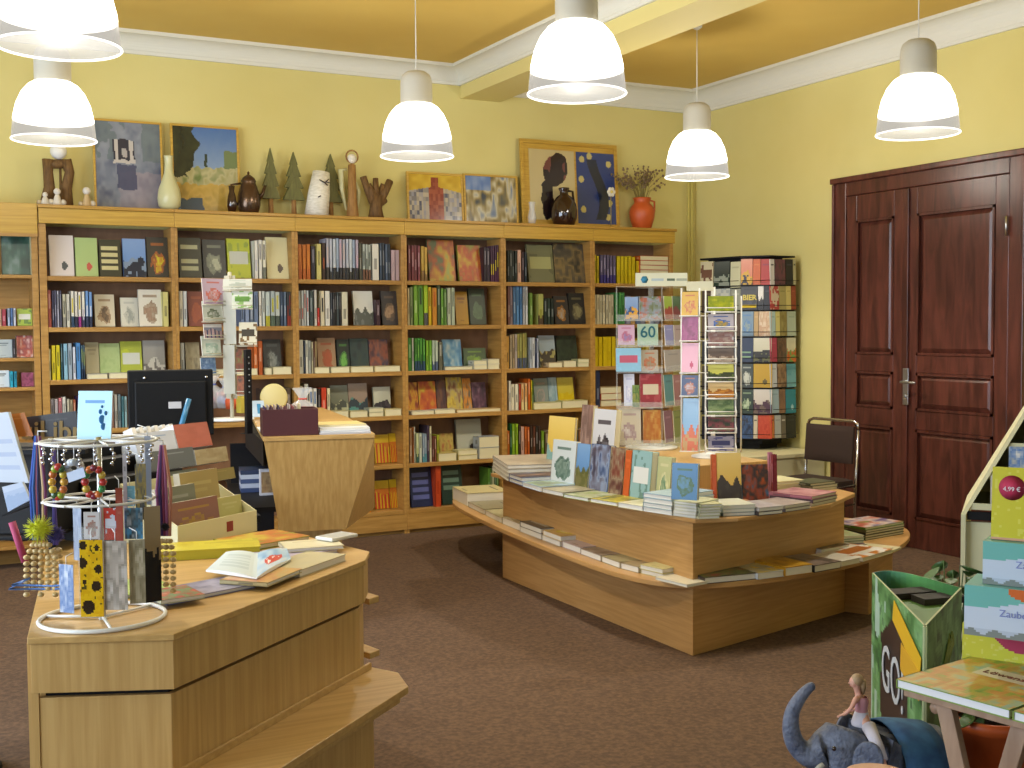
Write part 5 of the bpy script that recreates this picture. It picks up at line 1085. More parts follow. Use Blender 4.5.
# leatherette card box with index cards on the front edge of the desk
bz = thing('card_box', 'dark red-brown leatherette card box standing on the front edge of the desk', 'box', D3(.14, .09, ZD))
lb, rb = VP(257, 434, Vector(D3(0, .02, 0)), eD), VP(318.5, 434, Vector(D3(0, .02, 0)), eD)
a0 = (lb-Vector(D3(0, .02, 0))).dot(eD)+.012; a1 = (rb-Vector(D3(0, .02, 0))).dot(eD)
XD = frame(D3(0, 0, ZD+.0008), eD, bD, (0, 0, 1)); a0 = max(a0, .0)
mb = MB(); mb.box((a0, .02, 0), (a1, .028, .125), X=XD); mb.box((a0, .19, 0), (a1, .198, .125), X=XD); mb.box((a0, .028, 0), (a0+.008, .19, .125), X=XD); mb.box((a1-.008, .028, 0), (a1, .19, .125), X=XD); mb.box((a0+.008, .028, 0), (a1-.008, .19, .006), X=XD)
mb.build('box_body', M['leather'], bz, .002)
rr = random.Random(3)
for k, c in enumerate(['#3c3460', '#a8a0a8', '#5c3c50', '#c4b0a8', '#3c2c50', '#b89c94', '#6c4450', '#c0b4b0', '#7c3040', '#b0a49c', '#c8c0a0']):
    x_ = a0+.012+k*.0165
    o = MB().box((x_, .04, .007), (x_+.003, .18, .138+rr.uniform(-.004, .008)), hx(c), XD).build('index_card', M['matte'])
    tag(o, 'edge-on %s card, %s from left, in the leatherette box' % (cname(c), ORD[k]), 'card', 'cards in the leatherette box')
# brochures on the right of the desk top
for k, (x_, y_, r_, c) in enumerate(((a1+.005, .015, 0, '#b8bcc8'), (a1+.01, .02, 2, '#c8ccd4'), (a1+.012, .05, -3, '#d0d0cc'), (a1+.012, .13, 5, '#d4cca8'))):
    X = XD @ T(x_, y_, .0+.009*k, r_); w_ = max(.12, wD-x_-.018)
    mb = MB(); mb.box((0, 0, 0), (w_, .42-.07*k, .0085), hx(c), X)
    mb.add([(.0, 0, .0088), (w_, 0, .0088), (w_, .42-.07*k, .0088), (0, .42-.07*k, .0088)], [(0, 1, 2, 3)], hx('#d2d4dc') if k < 3 else hx('#d8c888'), X)
    tag(mb.build('brochure', M['print']), ('%s white brochure in the pile on the right of the desk' % ['lowest', 'second', 'third'][k]) if k < 3 else 'cream leaflet on top of the brochure pile on the desk', 'brochure')
# gift bags and small goods on the desk
def bag(u, v, hpx, wpx, c1, c2, label, z=ZD, dd=None):
    p = PD(u, v, dd) if dd else PZ(u, v, z); s_ = (p-CAMP).dot(FWD)/FPX; h, w_ = hpx*s_, wpx*s_/2; z0 = z
    b = tag(MB().lathe([(0, 0), (w_*.8, 0), (w_, h*.25), (w_*.85, h*.55), (w_*.3, h*.68), (w_*.28, h*.72), (w_*.8, h), (w_*.7, h*.98)], 9, X=Matrix.Translation((p.x, p.y, z0+.001)), rib=.12).build('gift_bag', M['cello']), label, 'gift bag')
    mb = MB(); rr = random.Random(int(u))
    for k in range(9): mb.ball((p.x+rr.uniform(-.5, .5)*w_, p.y+rr.uniform(-.5, .5)*w_, z0+h*(.12+.38*rr.random())), w_*.28, hx(rr.choice([c1, c2])), 7)
    mb.build('sweets', M['gloss'], b)
    MB().tube([(p.x+w_*.32*math.cos(k), p.y+w_*.32*math.sin(k), z0+h*.7) for k in [q*math.pi/4 for q in range(8)]], .004, 5, hx(c1), closed=True).build('ribbon', M['matte'], b)
bag(303, 424, 36, 26, '#b83c30', '#c86c60', 'clear cellophane bag with red sweets behind the leatherette box', ZD)
bag(213, 408, 34, 22, '#4c5cb0', '#a03040', 'clear cellophane bag with blue and red sweets beside the monitor')
bag(226, 408, 30, 20, '#8c90b8', '#c06048', 'clear cellophane bag with lilac wrapping below the card stand')
pz_ = PZ(274, 412, ZD); sg = (pz_-CAMP).dot(FWD)/FPX
o = tag(MB().lathe([(0, -.004), (14*sg*.9, -.004), (14*sg, 0), (14*sg*.9, .004), (0, .004)], 26, X=Matrix.Translation((pz_.x, pz_.y, ZD+14*sg+.003)) @ Matrix.Rotation(YAW*-1+math.radians(0), 4, 'Z') @ Matrix.Rotation(math.pi/2, 4, 'X')).build('round_tin', flat('yellow_tin', '#c4b87c', .5)), 'round pale yellow disc standing upright on the desk behind the card box', 'tin')
px_ = PZ(243, 413, ZD); 
o = tag(MB().box((-.03, -.03, 0), (.03, .03, .10), (1, 1, 1), T(px_.x, px_.y, ZD+.0005, 10)).build('yellow_box', flat('olive_yellow_card', '#b0a03c', .6), None, .003), 'small olive-yellow box on the desk left of the black pole', 'box')
px_ = PZ(233, 409, ZD); mb = MB(); mb.lathe([(0, 0), (.045, 0), (.05, .05), (.03, .12), (.012, .15), (0, .16)], 12, X=Matrix.Translation((px_.x, px_.y, ZD+.0005)))
tag(mb.build('orange_parcel', flat('orange_tissue', '#c8562c', .6)), 'orange tissue-wrapped parcel on the desk left of the olive-yellow box', 'parcel')
px_ = PZ(258, 419, ZD); o = tag(MB().box((0, 0, 0), (.07, .004, .10), hx('#c4d8e8'), frame((px_.x-.03, px_.y, ZD+.012), eD, (0, .9, -.3), (0, .3, .9))).build('price_card', M['matte']), 'small tilted white-blue card standing right of the black pole', 'card')
MB().box((.03, -.0015, .02), (.05, 0, .08), hx('#3c8cb8'), frame((px_.x-.03, px_.y, ZD+.012), eD, (0, .9, -.3), (0, .3, .9))).build('printed_mark', M['matte'], o)
# black pole holding little charms
pp_ = PZ(248, 434, ZD); xp, yp = pp_.x+.012, pp_.y+.03; sp_ = (pp_-CAMP).dot(FWD)/FPX
o = tag(MB().box((-.014, -.014, 0), (.014, .014, 84*sp_), X=T(xp, yp, ZD+.0008, 10)).build('display_pole', M['shadowblack']), 'slim black upright display pole with silver pins on the desk', 'pole')
mb = MB()
for k in range(7): mb.ball((xp+.002, yp-.017, ZD+.2+.028*k), .004, n=6)
mb.build('pin', M['steel'], o); MB().box((-.035, -.025, 0), (.035, .035, .0007), X=T(xp, yp, ZD, 10)).build('foot', M['shadowblack'], o)
# white leaflet lying on the desk
o = tag(MB().box((0, 0, 0), (.13, .30, .003), hx('#c8d0d4'), XD @ T(.005, .25, 0, 0)).build('leaflet', M['matte']), 'pale leaflet lying flat on the left edge of the desk', 'leaflet')
# ---- white revolving card stand behind the monitor
cs = PD(232, 404, 6.55); cs = Vector((cs.x, cs.y, ZD))
st_ = thing('card_stand', 'white tall revolving card stand behind the black monitor', 'card rack', tuple(cs))
fe3, se3 = edir(112), edir(66)
F3 = PD(240, 330, 6.45); F3.z = 0; G3 = PD(212, 330, 6.42); G3.z = 0
wb = MB(); wb.tube([(cs.x, cs.y, ZD+.01), (cs.x, cs.y, ZD+.82)], .011, 8)
wb.box((-.03, -.004, .12), (.03, .004, .80), X=T(cs.x, cs.y, ZD, -30)); wb.box((-.004, -.03, .12), (.004, .03, .80), X=T(cs.x, cs.y, ZD, -30))
wb.build('spine_panel', flat('ivory_panel', '#b4b09c', .6), st_)
MB().lathe([(0, 0), (.12, 0), (.12, .01), (0, .012)], 24, X=Matrix.Translation((cs.x, cs.y, ZD+.0006))).build('base_plate', M['white'], st_)
wl = MB()
def holder(P0, e, u0, u1, vb):
    a, b = VP(u0, vb+1, P0, e), VP(u1, vb+1, P0, e); k = Vector((0, 0, 1)).cross(e)
    wl.tube([a+k*.01, a-k*.02, b-k*.02, b+k*.01], .003, 5); wl.tube([a, (cs.x, cs.y, a.z)], .003, 5); wl.tube([a-k*.02+Vector((0, 0, .02)), b-k*.02+Vector((0, 0, .02))], .0025, 5)
def sc(P0, e, u0, vt, u1, vb, c, s_, lb, lean=8):
    holder(P0, e, u0, u1, vb); card(P0, e, u0, vt, u1, vb, c, s_, lb, lean=lean, off=.004)
sc(F3, fe3, 223, 279, 252, 289.5, ['#c8c8bc', '#9ca494', '#a8a89c'], 'blob', 'white greeting card with grey motif, top right of the stand by monitor')
sc(F3, fe3, 232, 291, 252.5, 308, ['#d0d4c4', '#5c8c34', '#84a85c'], 'label', 'white-framed green photo card on the stand behind the monitor')
sc(F3, fe3, 239, 322, 257, 345, ['#c9c4b0', '#2c2418', '#6c5028'], 'label', 'card with dark golden picture in white frame on the stand', 12)
sc(F3, fe3, 236, 349, 251, 372, ['#4c3c28', '#7c3c28', '#6c6c34'], 'photo', 'brown floral card, lowest right card of the stand behind monitor')
sc(F3, fe3, 237, 376, 251, 394, ['#5c2c28', '#a06040', '#504038'], 'photo', 'dark red card, just above the goods, on the stand')
sc(G3, se3, 203, 278, 225, 304, ['#b09cb4', '#b8503c', '#c0a8b8'], 'blob', 'pink card with an orange spot, top left of the stand', 6)
sc(G3, se3, 203, 301, 223, 321, ['#c4ccc8', '#44543c', '#c8ccd0'], 'blob', 'white card with dark green leaf, left side of the stand', 6)
sc(G3, se3, 204, 324, 222, 338, ['#c4c4cc', '#34406c', '#a89098'], 'bars', 'white card with navy pattern, left side of the stand', 6)
sc(G3, se3, 202, 336, 221, 356, ['#c8d4d0', '#8cb0a8', '#d0d8d4'], 'blob', 'white and teal card, left side of the stand', 6)
sc(G3, se3, 201, 358, 216, 374, ['#8cacd0', '#4c6ca0', '#a0b8d8'], 'photo', 'light blue card, lowest left card of the stand', 6)
for (u0, u1, vt, vb, P0, e) in ((223, 236, 292, 344, F3, fe3), (223, 235, 345, 394, F3, fe3)): 
    a, b = VP(u0, vb, P0, e), VP(u1, vb, P0, e); c = VP(u0, vt, P0, e); k = Vector((0, 0, 1)).cross(e)
    wl.add([a+k*.03, b+k*.01, b+k*.01+Vector((0, 0, c.z-a.z)), a+k*.03+Vector((0, 0, c.z-a.z)), a+k*.034, b+k*.014, b+k*.014+Vector((0, 0, c.z-a.z)), a+k*.034+Vector((0, 0, c.z-a.z))], [(0, 1, 2, 3), (7, 6, 5, 4), (0, 4, 5, 1), (3, 2, 6, 7), (0, 3, 7, 4), (1, 5, 6, 2)])
wl.build('card_holder', flat('ivory_wire', '#b8b4a2', .5), st_)
# ---- goods on the open staff side of the desk
def crate(u0, vt, u1, vb, d, dep, col, label, name='box', cat='box', mat='matte', cells=None):
    a = PD(u0, vb, d); e = RGT.copy(); e.z = 0; e.normalize(); s_ = d/FPX; w_ = (u1-u0)*s_; h = (vb-vt)*s_*.97
    X = frame(a, e, Vector((0, 0, 1)).cross(e), (0, 0, 1)); mb = MB().box((0, 0, 0), (w_, dep, h), hx(col), X)
    o = tag(mb.build(name, M[mat], None, .0015), label, cat); return o, X, w_, h
zsf = .6255; p = PZ(240, 492, zsf); dsf = (p-CAMP).dot(FWD)
for k, c in enumerate(['#3c4c74', '#b8c0d4', '#44547c', '#c0c8d8', '#34405c']):
    a = PZ(241, 493, zsf); X = frame((a.x, a.y, zsf+.001+.024*k), eD, bD, (0, 0, 1))
    o = MB().box((0, 0, 0), (.13, .20, .0235), hx(c), X).build('book', M['print']); MB().box((.128, .003, .003), (.1305, .197, .0205), hx('#d8dce4'), X).build('page_block', M['matte'], o)
    tag(o, '%s book, %s from bottom in the blue stack under the desk edge' % (cname(c), ORD[k]), 'book', 'blue stack on the side shelf')
# framed picture box and jars
a = PZ(253, 496, zsf); X = frame((a.x+.03, a.y-.02, zsf+.001), eD, bD, (0, 0, 1)); o = tag(MB().box((0, 0, 0), (.10, .03, .14), hx('#c8c8d0'), X).build('photo_box', M['print'], None, .002), 'white box with brown picture panel beside the blue stack under the desk', 'box')
MB().grid(.08, .11, 10, 10, paint('photo', ['#8c6c4c', '#a88c64', '#6c503c'], 3), X @ Matrix.Translation((.01, -.0008, .015))).build('picture_panel', M['print'], o)
# ================================================================== STAFF TABLE, MONITOR
tb = thing('staff_table', 'black staff table carrying the monitor between the two counter arms', 'table', (-5.08, -3.05, 0))
MB().prism([(-5.45, -3.45), (-4.78, -3.55), (-4.70, -2.55), (-5.40, -2.45)], .72, .75).build('table_top', M['shadowblack'], tb, .003)
for x_, y_ in ((-5.38, -3.36), (-4.86, -3.44), (-4.80, -2.65), (-5.33, -2.56)): MB().tube([(x_, y_, 0), (x_, y_, .72)], .02, 8).build('leg', M['shadowblack'], tb)
mo = thing('monitor', 'black computer monitor seen from behind, standing left of the card stand', 'monitor', (-5.0, -2.93, .75))
em = (PD(214, 400, 5.25)-PD(128, 400, 5.15)); em.z = 0; wM = em.length; em.normalize(); aM = PD(128, 424, 5.15); zM0 = aM.z; zM1 = PD(128, 370.5, 5.15).z
bM = Vector((0, 0, 1)).cross(em); XM = frame((aM.x, aM.y, zM0-.06), em, bM, (0, 0, 1)); hM = zM1-zM0+.06
mb = MB(); mb.box((0, .02, 0), (wM, .055, hM), X=XM); mb.box((.03, 0, .04), (wM-.03, .02, hM-.05), X=XM); mb.build('housing', M['black'], mo, .006)
MB().box((.012, .0555, .012), (wM-.012, .057, hM-.012), X=XM).build('screen', M['shadowblack'], mo)
mb = MB(); mb.tube([XM @ Vector((wM/2, .03, .02)), XM @ Vector((wM/2, .05, -(zM0-.06-.77)))], .025, 10); mb.lathe([(0, 0), (.11, 0), (.105, .012), (0, .02)], 24, X=Matrix.Translation((XM @ Vector((wM/2, .05, 0))).xy.to_3d()+Vector((0, 0, .7508)))); mb.build('stand', M['black'], mo)
MB().box((wM*.47, -.0015, hM*.42), (wM*.62, 0, hM*.52), hx('#b8b8bc'), XM).build('type_label', M['matte'], mo)
mb = MB()
for a in (.2, .92): mb.ball(XM @ Vector((wM*a, .018, hM-.035)), .008, n=8)
mb.build('screw', M['chrome'], mo)
# ================================================================== FRONT COUNTER (left arm)
ZK = .78
K1, K2, K3, K4 = [Vector((*P2(u, v, ZK), 0)) for u, v in ((27, 638), (174, 634), (365.5, 560), (369.5, 551.5))]
K5, K6 = Vector((-4.86, -4.12, 0)), Vector((-5.62, -3.92, 0))
loop = [K1, K2, K3, K4, K5, K6]
def offs(P, d):
    R = []; n = len(P)
    for i in range(n):
        a, b, c = P[i-1], P[i], P[(i+1) % n]; e1 = (b-a).normalized(); e2 = (c-b).normalized(); n1 = Vector((-e1.y, e1.x, 0)); n2 = Vector((-e2.y, e2.x, 0))
        bi = (n1+n2).normalized(); R.append(b+bi*(d/max(.3, bi.dot(n1))))
    return R
ct = thing('front_counter', 'light oak display counter with chamfered corner in the left foreground', 'counter', (-5.25, -4.6, 0))
t2 = lambda P: [(p.x, p.y) for p in P]
MB().prism(t2(loop), ZK-.016, ZK).build('counter_top', M['oak_h'], ct, .002)
MB().prism(t2(offs(loop, .006)), .645, ZK-.0165).build('fascia_board', M['oak_v'], ct, .001)
MB().prism(t2(offs(loop, .036)), .63, .6445).build('shadow_gap', M['shadowblack'], ct)  # black band painted in for the shade under the fascia
MB().prism(t2(offs(loop, .022)), .0, .6295).build('cabinet_body', M['oak_v'], ct, .002)
MB().box((-.012, 0, 0), (.012, .012, ZK-.0168), X=T(K1.x+.012, K1.y+.016, 0, -22)).build('corner_strip', M['oak_v'], ct)
e23 = (K3-K2).normalized(); n23 = Vector((e23.y, -e23.x, 0))
def S(al, out): p = K2+e23*al+n23*out; return (p.x, p.y)
MB().prism([S(-.28, -.0215), S(-.28, .18), S(.876, .18), S(.995, .085), S(1.02, -.0215)], .398, .42).build('lower_shelf', M['oak_h'], ct, .002)
MB().prism([S(-.2, -.0215), S(-.2, .16), S(.86, .16), S(.97, .075), S(.99, -.0215)], .372, .3975).build('shelf_support', M['oak_h'], ct, .002)
MB().prism([S(-.1, -.0215), S(-.1, .085), S(.83, .085), S(.86, .06), S(.88, -.0215)], .0, .3715).build('shelf_plinth', M['oak_v'], ct, .002)
MB().box((0, -.010, 0), (1.02, 0, .02), X=frame((*S(-.02, -.0215), .4205), e23, Vector((0, 0, 1)).cross(e23), (0, 0, 1))).build('skirting_strip', M['oak_h'], ct, .001)
for z in (.42, .60): MB().prism([(K4+Vector((.004, .02, 0))).xy[:], (K4+Vector((.05, .05, 0))).xy[:], (K5+Vector((.07, .0, 0))).xy[:], (K5+Vector((.0, .0, 0))).xy[:]], z, z+.02).build('end_shelf', M['oak_h'], ct, .002)
# ---- flat books on the counter (front edge px left -> px right)
def cb_(u1, v1, u2, v2, depth, th, cols, style, label, n=1, z0=0, name='book', page='#e0dcd4'): lay(u1, v1, u2, v2, ZK, depth, n, th, cols, style, label, name, page, z0=z0)
cb_(162, 610.5, 207, 604, .14, .012, [('#b8b89c', '#b84430', '#5c8c5c', '#a8382c')], 'photo', 'colourful red and green striped booklet near the bookmark stand', z0=.013)
cb_(168, 606, 256, 588, .15, .012, [('#7c7c9c', '#a09cb4', '#6c6c88')], 'photo', 'grey-violet picture book under the open book on the counter')
cb_(120, 600, 178, 592, .20, .010, [('#7ca048', '#a8b860', '#94b45c')], 'photo', 'green picture book behind the tassels on the counter')
cb_(268, 592, 303, 577, .15, .012, [('#b8a878', '#c89c5c', '#b8785c')], 'photo', 'brown-orange picture book right of the open book', z0=.0128)
cb_(300, 578, 347, 561, .14, .022, [('#b8b094', '#c8bc94')], 'photo', 'beige picture book near the right edge of the counter')
cb_(282, 563, 340, 553, .16, .012, [('#c0b4cc', '#ccc4d0')], 'plain', 'lilac-white booklet under the cream books on the counter', z0=.0)
cb_(286, 557.5, 345, 553, .14, .012, [('#d8d0b0', '#b0a078')], 'plain', 'cream paper book on the lilac booklet, right end of the counter', z0=.0135)
cb_(160, 562, 262, 556, .16, .030, [('#b8a824', '#c8bc30', '#a89c20')], 'photo', 'thick shiny yellow book in front of the cream card tray', page='#b0a020')
cb_(250, 552, 312, 541, .20, .018, [('#8c9c2c', '#b8642c', '#c0a838')], 'photo', 'green-yellow book with orange picture right of the yellow book')
o = None
# plastic-wrapped white parcel at the far end
p = PZ(345, 548, ZK); mb = MB(); mb.box((-.06, -.03, 0), (.06, .05, .012), hx('#d8d8d4'), T(p.x-.01, p.y+.03, ZK+.0275, 25)); tag(mb.build('wrapped_card_pack', M['gloss'], None, .004), 'shiny plastic-wrapped white pack at the far end of the counter', 'pack')
# open picture book
def open_book():
    a = PZ(205, 592, ZK); b = PZ(262, 603, ZK); r = thing('open_book', 'open picture book showing a red creature on pale pages, on the counter', 'book', (a.x, a.y, ZK+.013))
    cen = (PZ(262, 606, ZK)); e1 = Vector((-.93, .0, 0)); 
    A_ = PZ(204, 590, ZK+.02); B_ = PZ(261, 604, ZK+.02); C_ = PZ(312, 566, ZK+.02); D_ = PZ(252, 560, ZK+.02)
    # spine runs from D_ side to B_; left page A-B.. , right page B..C
    sp0 = B_; sp1 = PZ(262+18, 558+4, ZK+.02)
    sp1 = PZ(238, 566, ZK+.02)
    mb = MB(); n = 10
    def page(P, Q_, R_, S_, fn, nm, bulge, m_='print'):
        vs = []; fs = []; cs = []; N = 22
        for j in range(N+1):
            for i in range(N+1):
                u, v_ = i/N, j/N; w_ = (P*(1-u)+Q_*u)*(1-v_)+(S_*(1-u)+R_*u)*v_; w_ = w_.copy(); w_.z = ZK+.0275+bulge*math.sin(math.pi*min(1, u*1.1))**.8+.004; vs.append(w_)
        for j in range(N):
            for i in range(N): q = j*(N+1)+i; fs.append((q, q+1, q+N+2, q+N+1)); cs.append(fn((i+.5)/N, (j+.5)/N))
        top_ = MB(); top_.add(vs, fs, cs); 
        L = [vs[i] for i in range(N+1)]+[vs[(j)*(N+1)+N] for j in range(1, N+1)]+[vs[N*(N+1)+i] for i in range(N-1, -1, -1)]+[vs[j*(N+1)] for j in range(N-1, 0, -1)]
        lo = [Vector((q.x, q.y, ZK+.0272)) for q in L]; k = len(L); top_.add(L+lo, [(i, k+i, k+(i+1) % k, (i+1) % k) for i in range(k)]+[tuple(range(k, 2*k))[::-1]], hx('#e4e2dc'))
        top_.build(nm, M[m_], r)
    def lf(u, v_): return hx('#d0dce0') if not (.2 < u < .8 and .2 < v_ < .85 and int(v_*16) % 2 == 0) else hx('#bccbd0')
    def rf(u, v_):
        if ((u-.5)/.30)**2+((v_-.42)/.20)**2 < 1+.9*(vnoise(u*9, v_*9, 8)-.5): return hx('#c84030') if vnoise(u*14, v_*14, 9) > .3 else hx('#e8e4e0')
        return ramp([hx('#6c9cc8'), hx('#a8c4dc'), hx('#c8d4dc')], vnoise(u*5, v_*6, 5)*1.2)
    G0, G1 = PZ(256, 601, ZK), PZ(238, 566, ZK)
    H0, H1 = PZ(205, 590.5, ZK), PZ(252-18, 560, ZK)
    # left page: A(205,590) front-left, along front to spine bottom (262,604)
    Pa, Pb = PZ(206, 581, ZK), PZ(257, 589, ZK); Pc, Pd = PZ(258, 563, ZK), PZ(226, 562, ZK)
    Pe, Pf = PZ(306, 568, ZK), PZ(318, 558, ZK)
    page(Pa, Pb, Pc, Pd, lf, 'left_page', .006)
    page(Pb, PZ(291, 569, ZK), PZ(287, 558, ZK), Pc, rf, 'right_page', .006)
open_book()
# ---- cream card tray with cards on the counter
tl, tr = PZ(178, 549, ZK), PZ(257, 531, ZK); eT = (tr-tl); eT.z = 0; wT = eT.length; eT.normalize(); bT = Vector((0, 0, 1)).cross(eT); XT = frame((tl.x, tl.y, ZK+.0008), eT, bT, (0, 0, 1))
ty = thing('card_tray', 'cream cardboard card tray with a small red mark, on the front counter', 'tray', (tl.x+.1, tl.y+.1, ZK))
mb = MB(); mb.box((0, 0, 0), (wT, .004, .075), X=XT); mb.box((0, .26, 0), (wT, .264, .20), X=XT); mb.box((.004, .004, 0), (wT-.004, .26, .004), X=XT)
for x_ in (0, wT-.004): mb.add([(x_, .004, 0), (x_+.004, .004, 0), (x_+.004, .26, 0), (x_, .26, 0), (x_, .004, .075), (x_+.004, .004, .075), (x_+.004, .26, .20), (x_, .26, .20)], [(0, 3, 2, 1), (4, 5, 6, 7), (0, 1, 5, 4), (1, 2, 6, 5), (2, 3, 7, 6), (3, 0, 4, 7)], X=XT)
mb.build('tray_body', M['cream'], ty)
MB().box((wT*.60, -.0012, .02), (wT*.68, 0, .055), hx('#8c3428'), XT).build('printed_mark', M['matte'], ty)
def tcard(x0, x1, y, z1, cols, st, label, th=.016, z0=.005, lean=8, nm='greeting_card', ct_='greeting card', dz=0):
    al = math.radians(lean); X = XT @ Matrix.Translation((x0, y, z0+dz)) @ Matrix.Rotation(-al, 4, 'X')
    mb = MB(); mb.grid(x1-x0, z1-z0, 16, 18, paint(st, cols, int(x0*100+y*77)), X); mb.box((0, .0003, 0), (x1-x0, th, z1-z0), hx('#cfc8b8'), X)
    return tag(mb.build(nm, M['print']), label, ct_)
tcard(.005, wT*.62, .03, .145, ['#8c6058', '#b08c3c', '#94685c'], 'blob', 'reddish card pack with a golden ornament, front of the cream tray', .02)
tcard(wT*.66, wT*.98, .05, .13, ['#b8b070', '#c4bc84'], 'plain', 'pale olive envelope pack right in the cream tray', .02)
tcard(.01, wT*.5, .085, .19, ['#7c7c6c', '#98988c'], 'plain', 'grey-olive card pack in the second row of the cream tray', .03)
tcard(wT*.42, wT*.9, .12, .225, ['#a8925c', '#b8a46c'], 'plain', 'tan card pack in the third row of the cream tray', .03)
# stepped rack behind holding large card packs
sr = thing('stepped_card_rack', 'dark stepped rack holding upright card packs behind the cream tray', 'card rack', (*(XT @ Vector((wT/2, .4, 0))).xy, ZK))
mb = MB()
for k in range(3): mb.box((-.06, .275+.10*k, 0), (wT+.02, .374+.10*k, .15+.055*k), X=XT)
_b = XT @ Vector((0, .62, 0)); ZB4 = VP(150, 432, _b, eT).z-.03
mb.box((-.16, .575, 0), (wT-.05, .70, ZB4-ZK-.001), X=XT)
mb.build('rack_steps', M['shadowblack'], sr, .002)
def rcard(u0, vt, u1, vb, y, cols, st, label, th=.045, lean=12):
    P0 = XT @ Vector((0, y, 0)); a, b = VP(u0, vb, P0, eT), VP(u1, vb, P0, eT); c = VP(u0, vt, P0, eT); w_ = (b-a).dot(eT); h = c.z-a.z; al = math.radians(lean)
    k = y; step = .15+.055*min(2, max(0, int((k-.275)/.10))); z0 = ZK+step+.001
    h = c.z-z0 if c.z-z0 > .04 else .06
    X = frame((a.x, a.y, z0), eT, bT, (0, 0, 1)) @ Matrix.Rotation(-al, 4, 'X')
    mb = MB(); mb.grid(w_, h, 14, 16, paint(st, cols, int(u0)), X); mb.box((0, .0004, 0), (w_, th, h-.0004), hx('#d0d2d8'), X)
    o = tag(mb.build('card_pack', M['print']), label, 'card pack'); return o
rcard(172, 478, 200, 500, .29, ['#5c6058', '#70746c'], 'plain', 'dark grey card pack, lower left step of the dark rack')
rcard(200, 472, 236, 495, .29, ['#8c7c48', '#a08c54'], 'plain', 'olive-brown card pack in clear sleeve, lower right step of the rack', .05)
rcard(150, 452, 196, 476, .39, ['#606468', '#8c9094'], 'plain', 'charcoal card pack with white edges, middle step of the rack', .06)
rcard(197, 450, 229, 476, .39, ['#94805c', '#b0a080'], 'photo', 'brown card pack with white top, middle step of the rack', .06)
rcard(138, 433, 178, 452, .49, ['#b8bcc8', '#8c9cb8'], 'plain', 'white-blue card pack, left on the top step of the rack', .10, 18)
rcard(179, 424, 213, 452, .49, ['#984834', '#a85440'], 'photo', 'rust-red card pack with white top, top step of the rack', .10, 18)
# row of white booklets tilted on the rack, and a blue pen tube
for k in range(6):
    p = VP(135+k*7.5, 431, _b, eT); X = frame((p.x, p.y, ZB4), eT, bT, (0, 0, 1)) @ Matrix.Rotation(math.radians(-20), 4, 'X')
    tag(MB().box((0, 0, 0), (.018, .05, .055), hx('#d0ccc4'), X).build('booklet', M['matte']), 'small white booklet, %s from left in the row before the monitor' % ORD[k], 'booklet', 'white booklets before the monitor')
q = VP(189, 399, _b, eT); p = VP(178, 424, _b, eT); p.z = ZB4; tag(MB().tube([p, q], .011, 10).build('marker_pen', flat('blue_plastic', '#2c6c94', .35)), 'blue marker pen leaning up in front of the black monitor', 'pen')
# ================================================================== BOOKMARK STAND
BS = PZ(103, 619, ZK); dB = (BS-CAMP).dot(FWD); RB = 60/FPX*dB
bs = thing('bookmark_stand', 'round white wire bookmark stand in the left foreground on the counter', 'display stand', (BS.x, BS.y, ZK))
mb = MB(); ring = lambda R, z, n=40: [(BS.x+R*math.cos(2*math.pi*k/n), BS.y+R*math.sin(2*math.pi*k/n), z) for k in range(n)]
mb.tube(ring(RB, ZK+.006), .0055, 8, closed=True)
for a in (0.5, 2.6, 4.7): mb.tube([(BS.x, BS.y, ZK+.006), (BS.x+RB*math.cos(a), BS.y+RB*math.sin(a), ZK+.006)], .004, 6)
mb.box((-.009, -.009, 0), (.009, .009, .005), X=T(BS.x, BS.y, ZK))
mb.build('base_ring', M['white'], bs)
zT = PD(100, 436, dB).z
mb = MB(); mb.tube([(BS.x, BS.y, ZK+.006), (BS.x, BS.y, zT)], .007, 10); mb.build('post', M['steel'], bs)
mb = MB(); Rr = RB*.92
for z in (zT-.01, zT-.155): mb.tube(ring(Rr*(.95 if z < zT-.1 else 1), z), .0035, 6, closed=True)
for k in range(8):
    a = k*math.pi/4; mb.tube([(BS.x, BS.y, zT-.01), (BS.x+Rr*1.08*math.cos(a), BS.y+Rr*1.08*math.sin(a), zT-.01)], .003, 5); mb.tube([(BS.x, BS.y, zT-.155), (BS.x+Rr*math.cos(a), BS.y+Rr*math.sin(a), zT-.155)], .003, 5)
mb.build('arms', M['white'], bs)
mb = MB(); mb.lathe([(.055, 0), (.055, .22)], 20, X=Matrix.Translation((BS.x, BS.y, ZK+.02))); mb.build('clear_column', M['acryl'], bs)
eB = edir(117.6)
def bm(u0, vt, u1, vb, dd, cols, st, label, az=117.6, nx=8, nz=30):
    P0 = PD((u0+u1)/2, vb, dB+dd); e = edir(az); a, b = VP(u0, vb, P0, e), VP(u1, vb, P0, e); c = VP(u0, vt, P0, e)
    X = frame(a, e, Vector((0, 0, 1)).cross(e), (0, 0, 1)); mb = MB(); w_, h = (b-a).dot(e), c.z-a.z
    mb.grid(w_, h, nx, nz, st if callable(st) else paint(st, cols, int(u0)), X); mb.box((0, .0002, 0), (w_, .0015, h), hx(cols[0]), X)
    o = tag(mb.build('bookmark', M['gloss']), label, 'bookmark')
    q = MB(); m_ = X @ Vector((w_/2, .0005, h)); q.tube([m_, m_+Vector((0, 0, .02)), Vector((m_.x*.8+BS.x*.2, m_.y*.8+BS.y*.2, m_.z+.028))], .0012, 5); q.build('cord', M['white'], o); return o
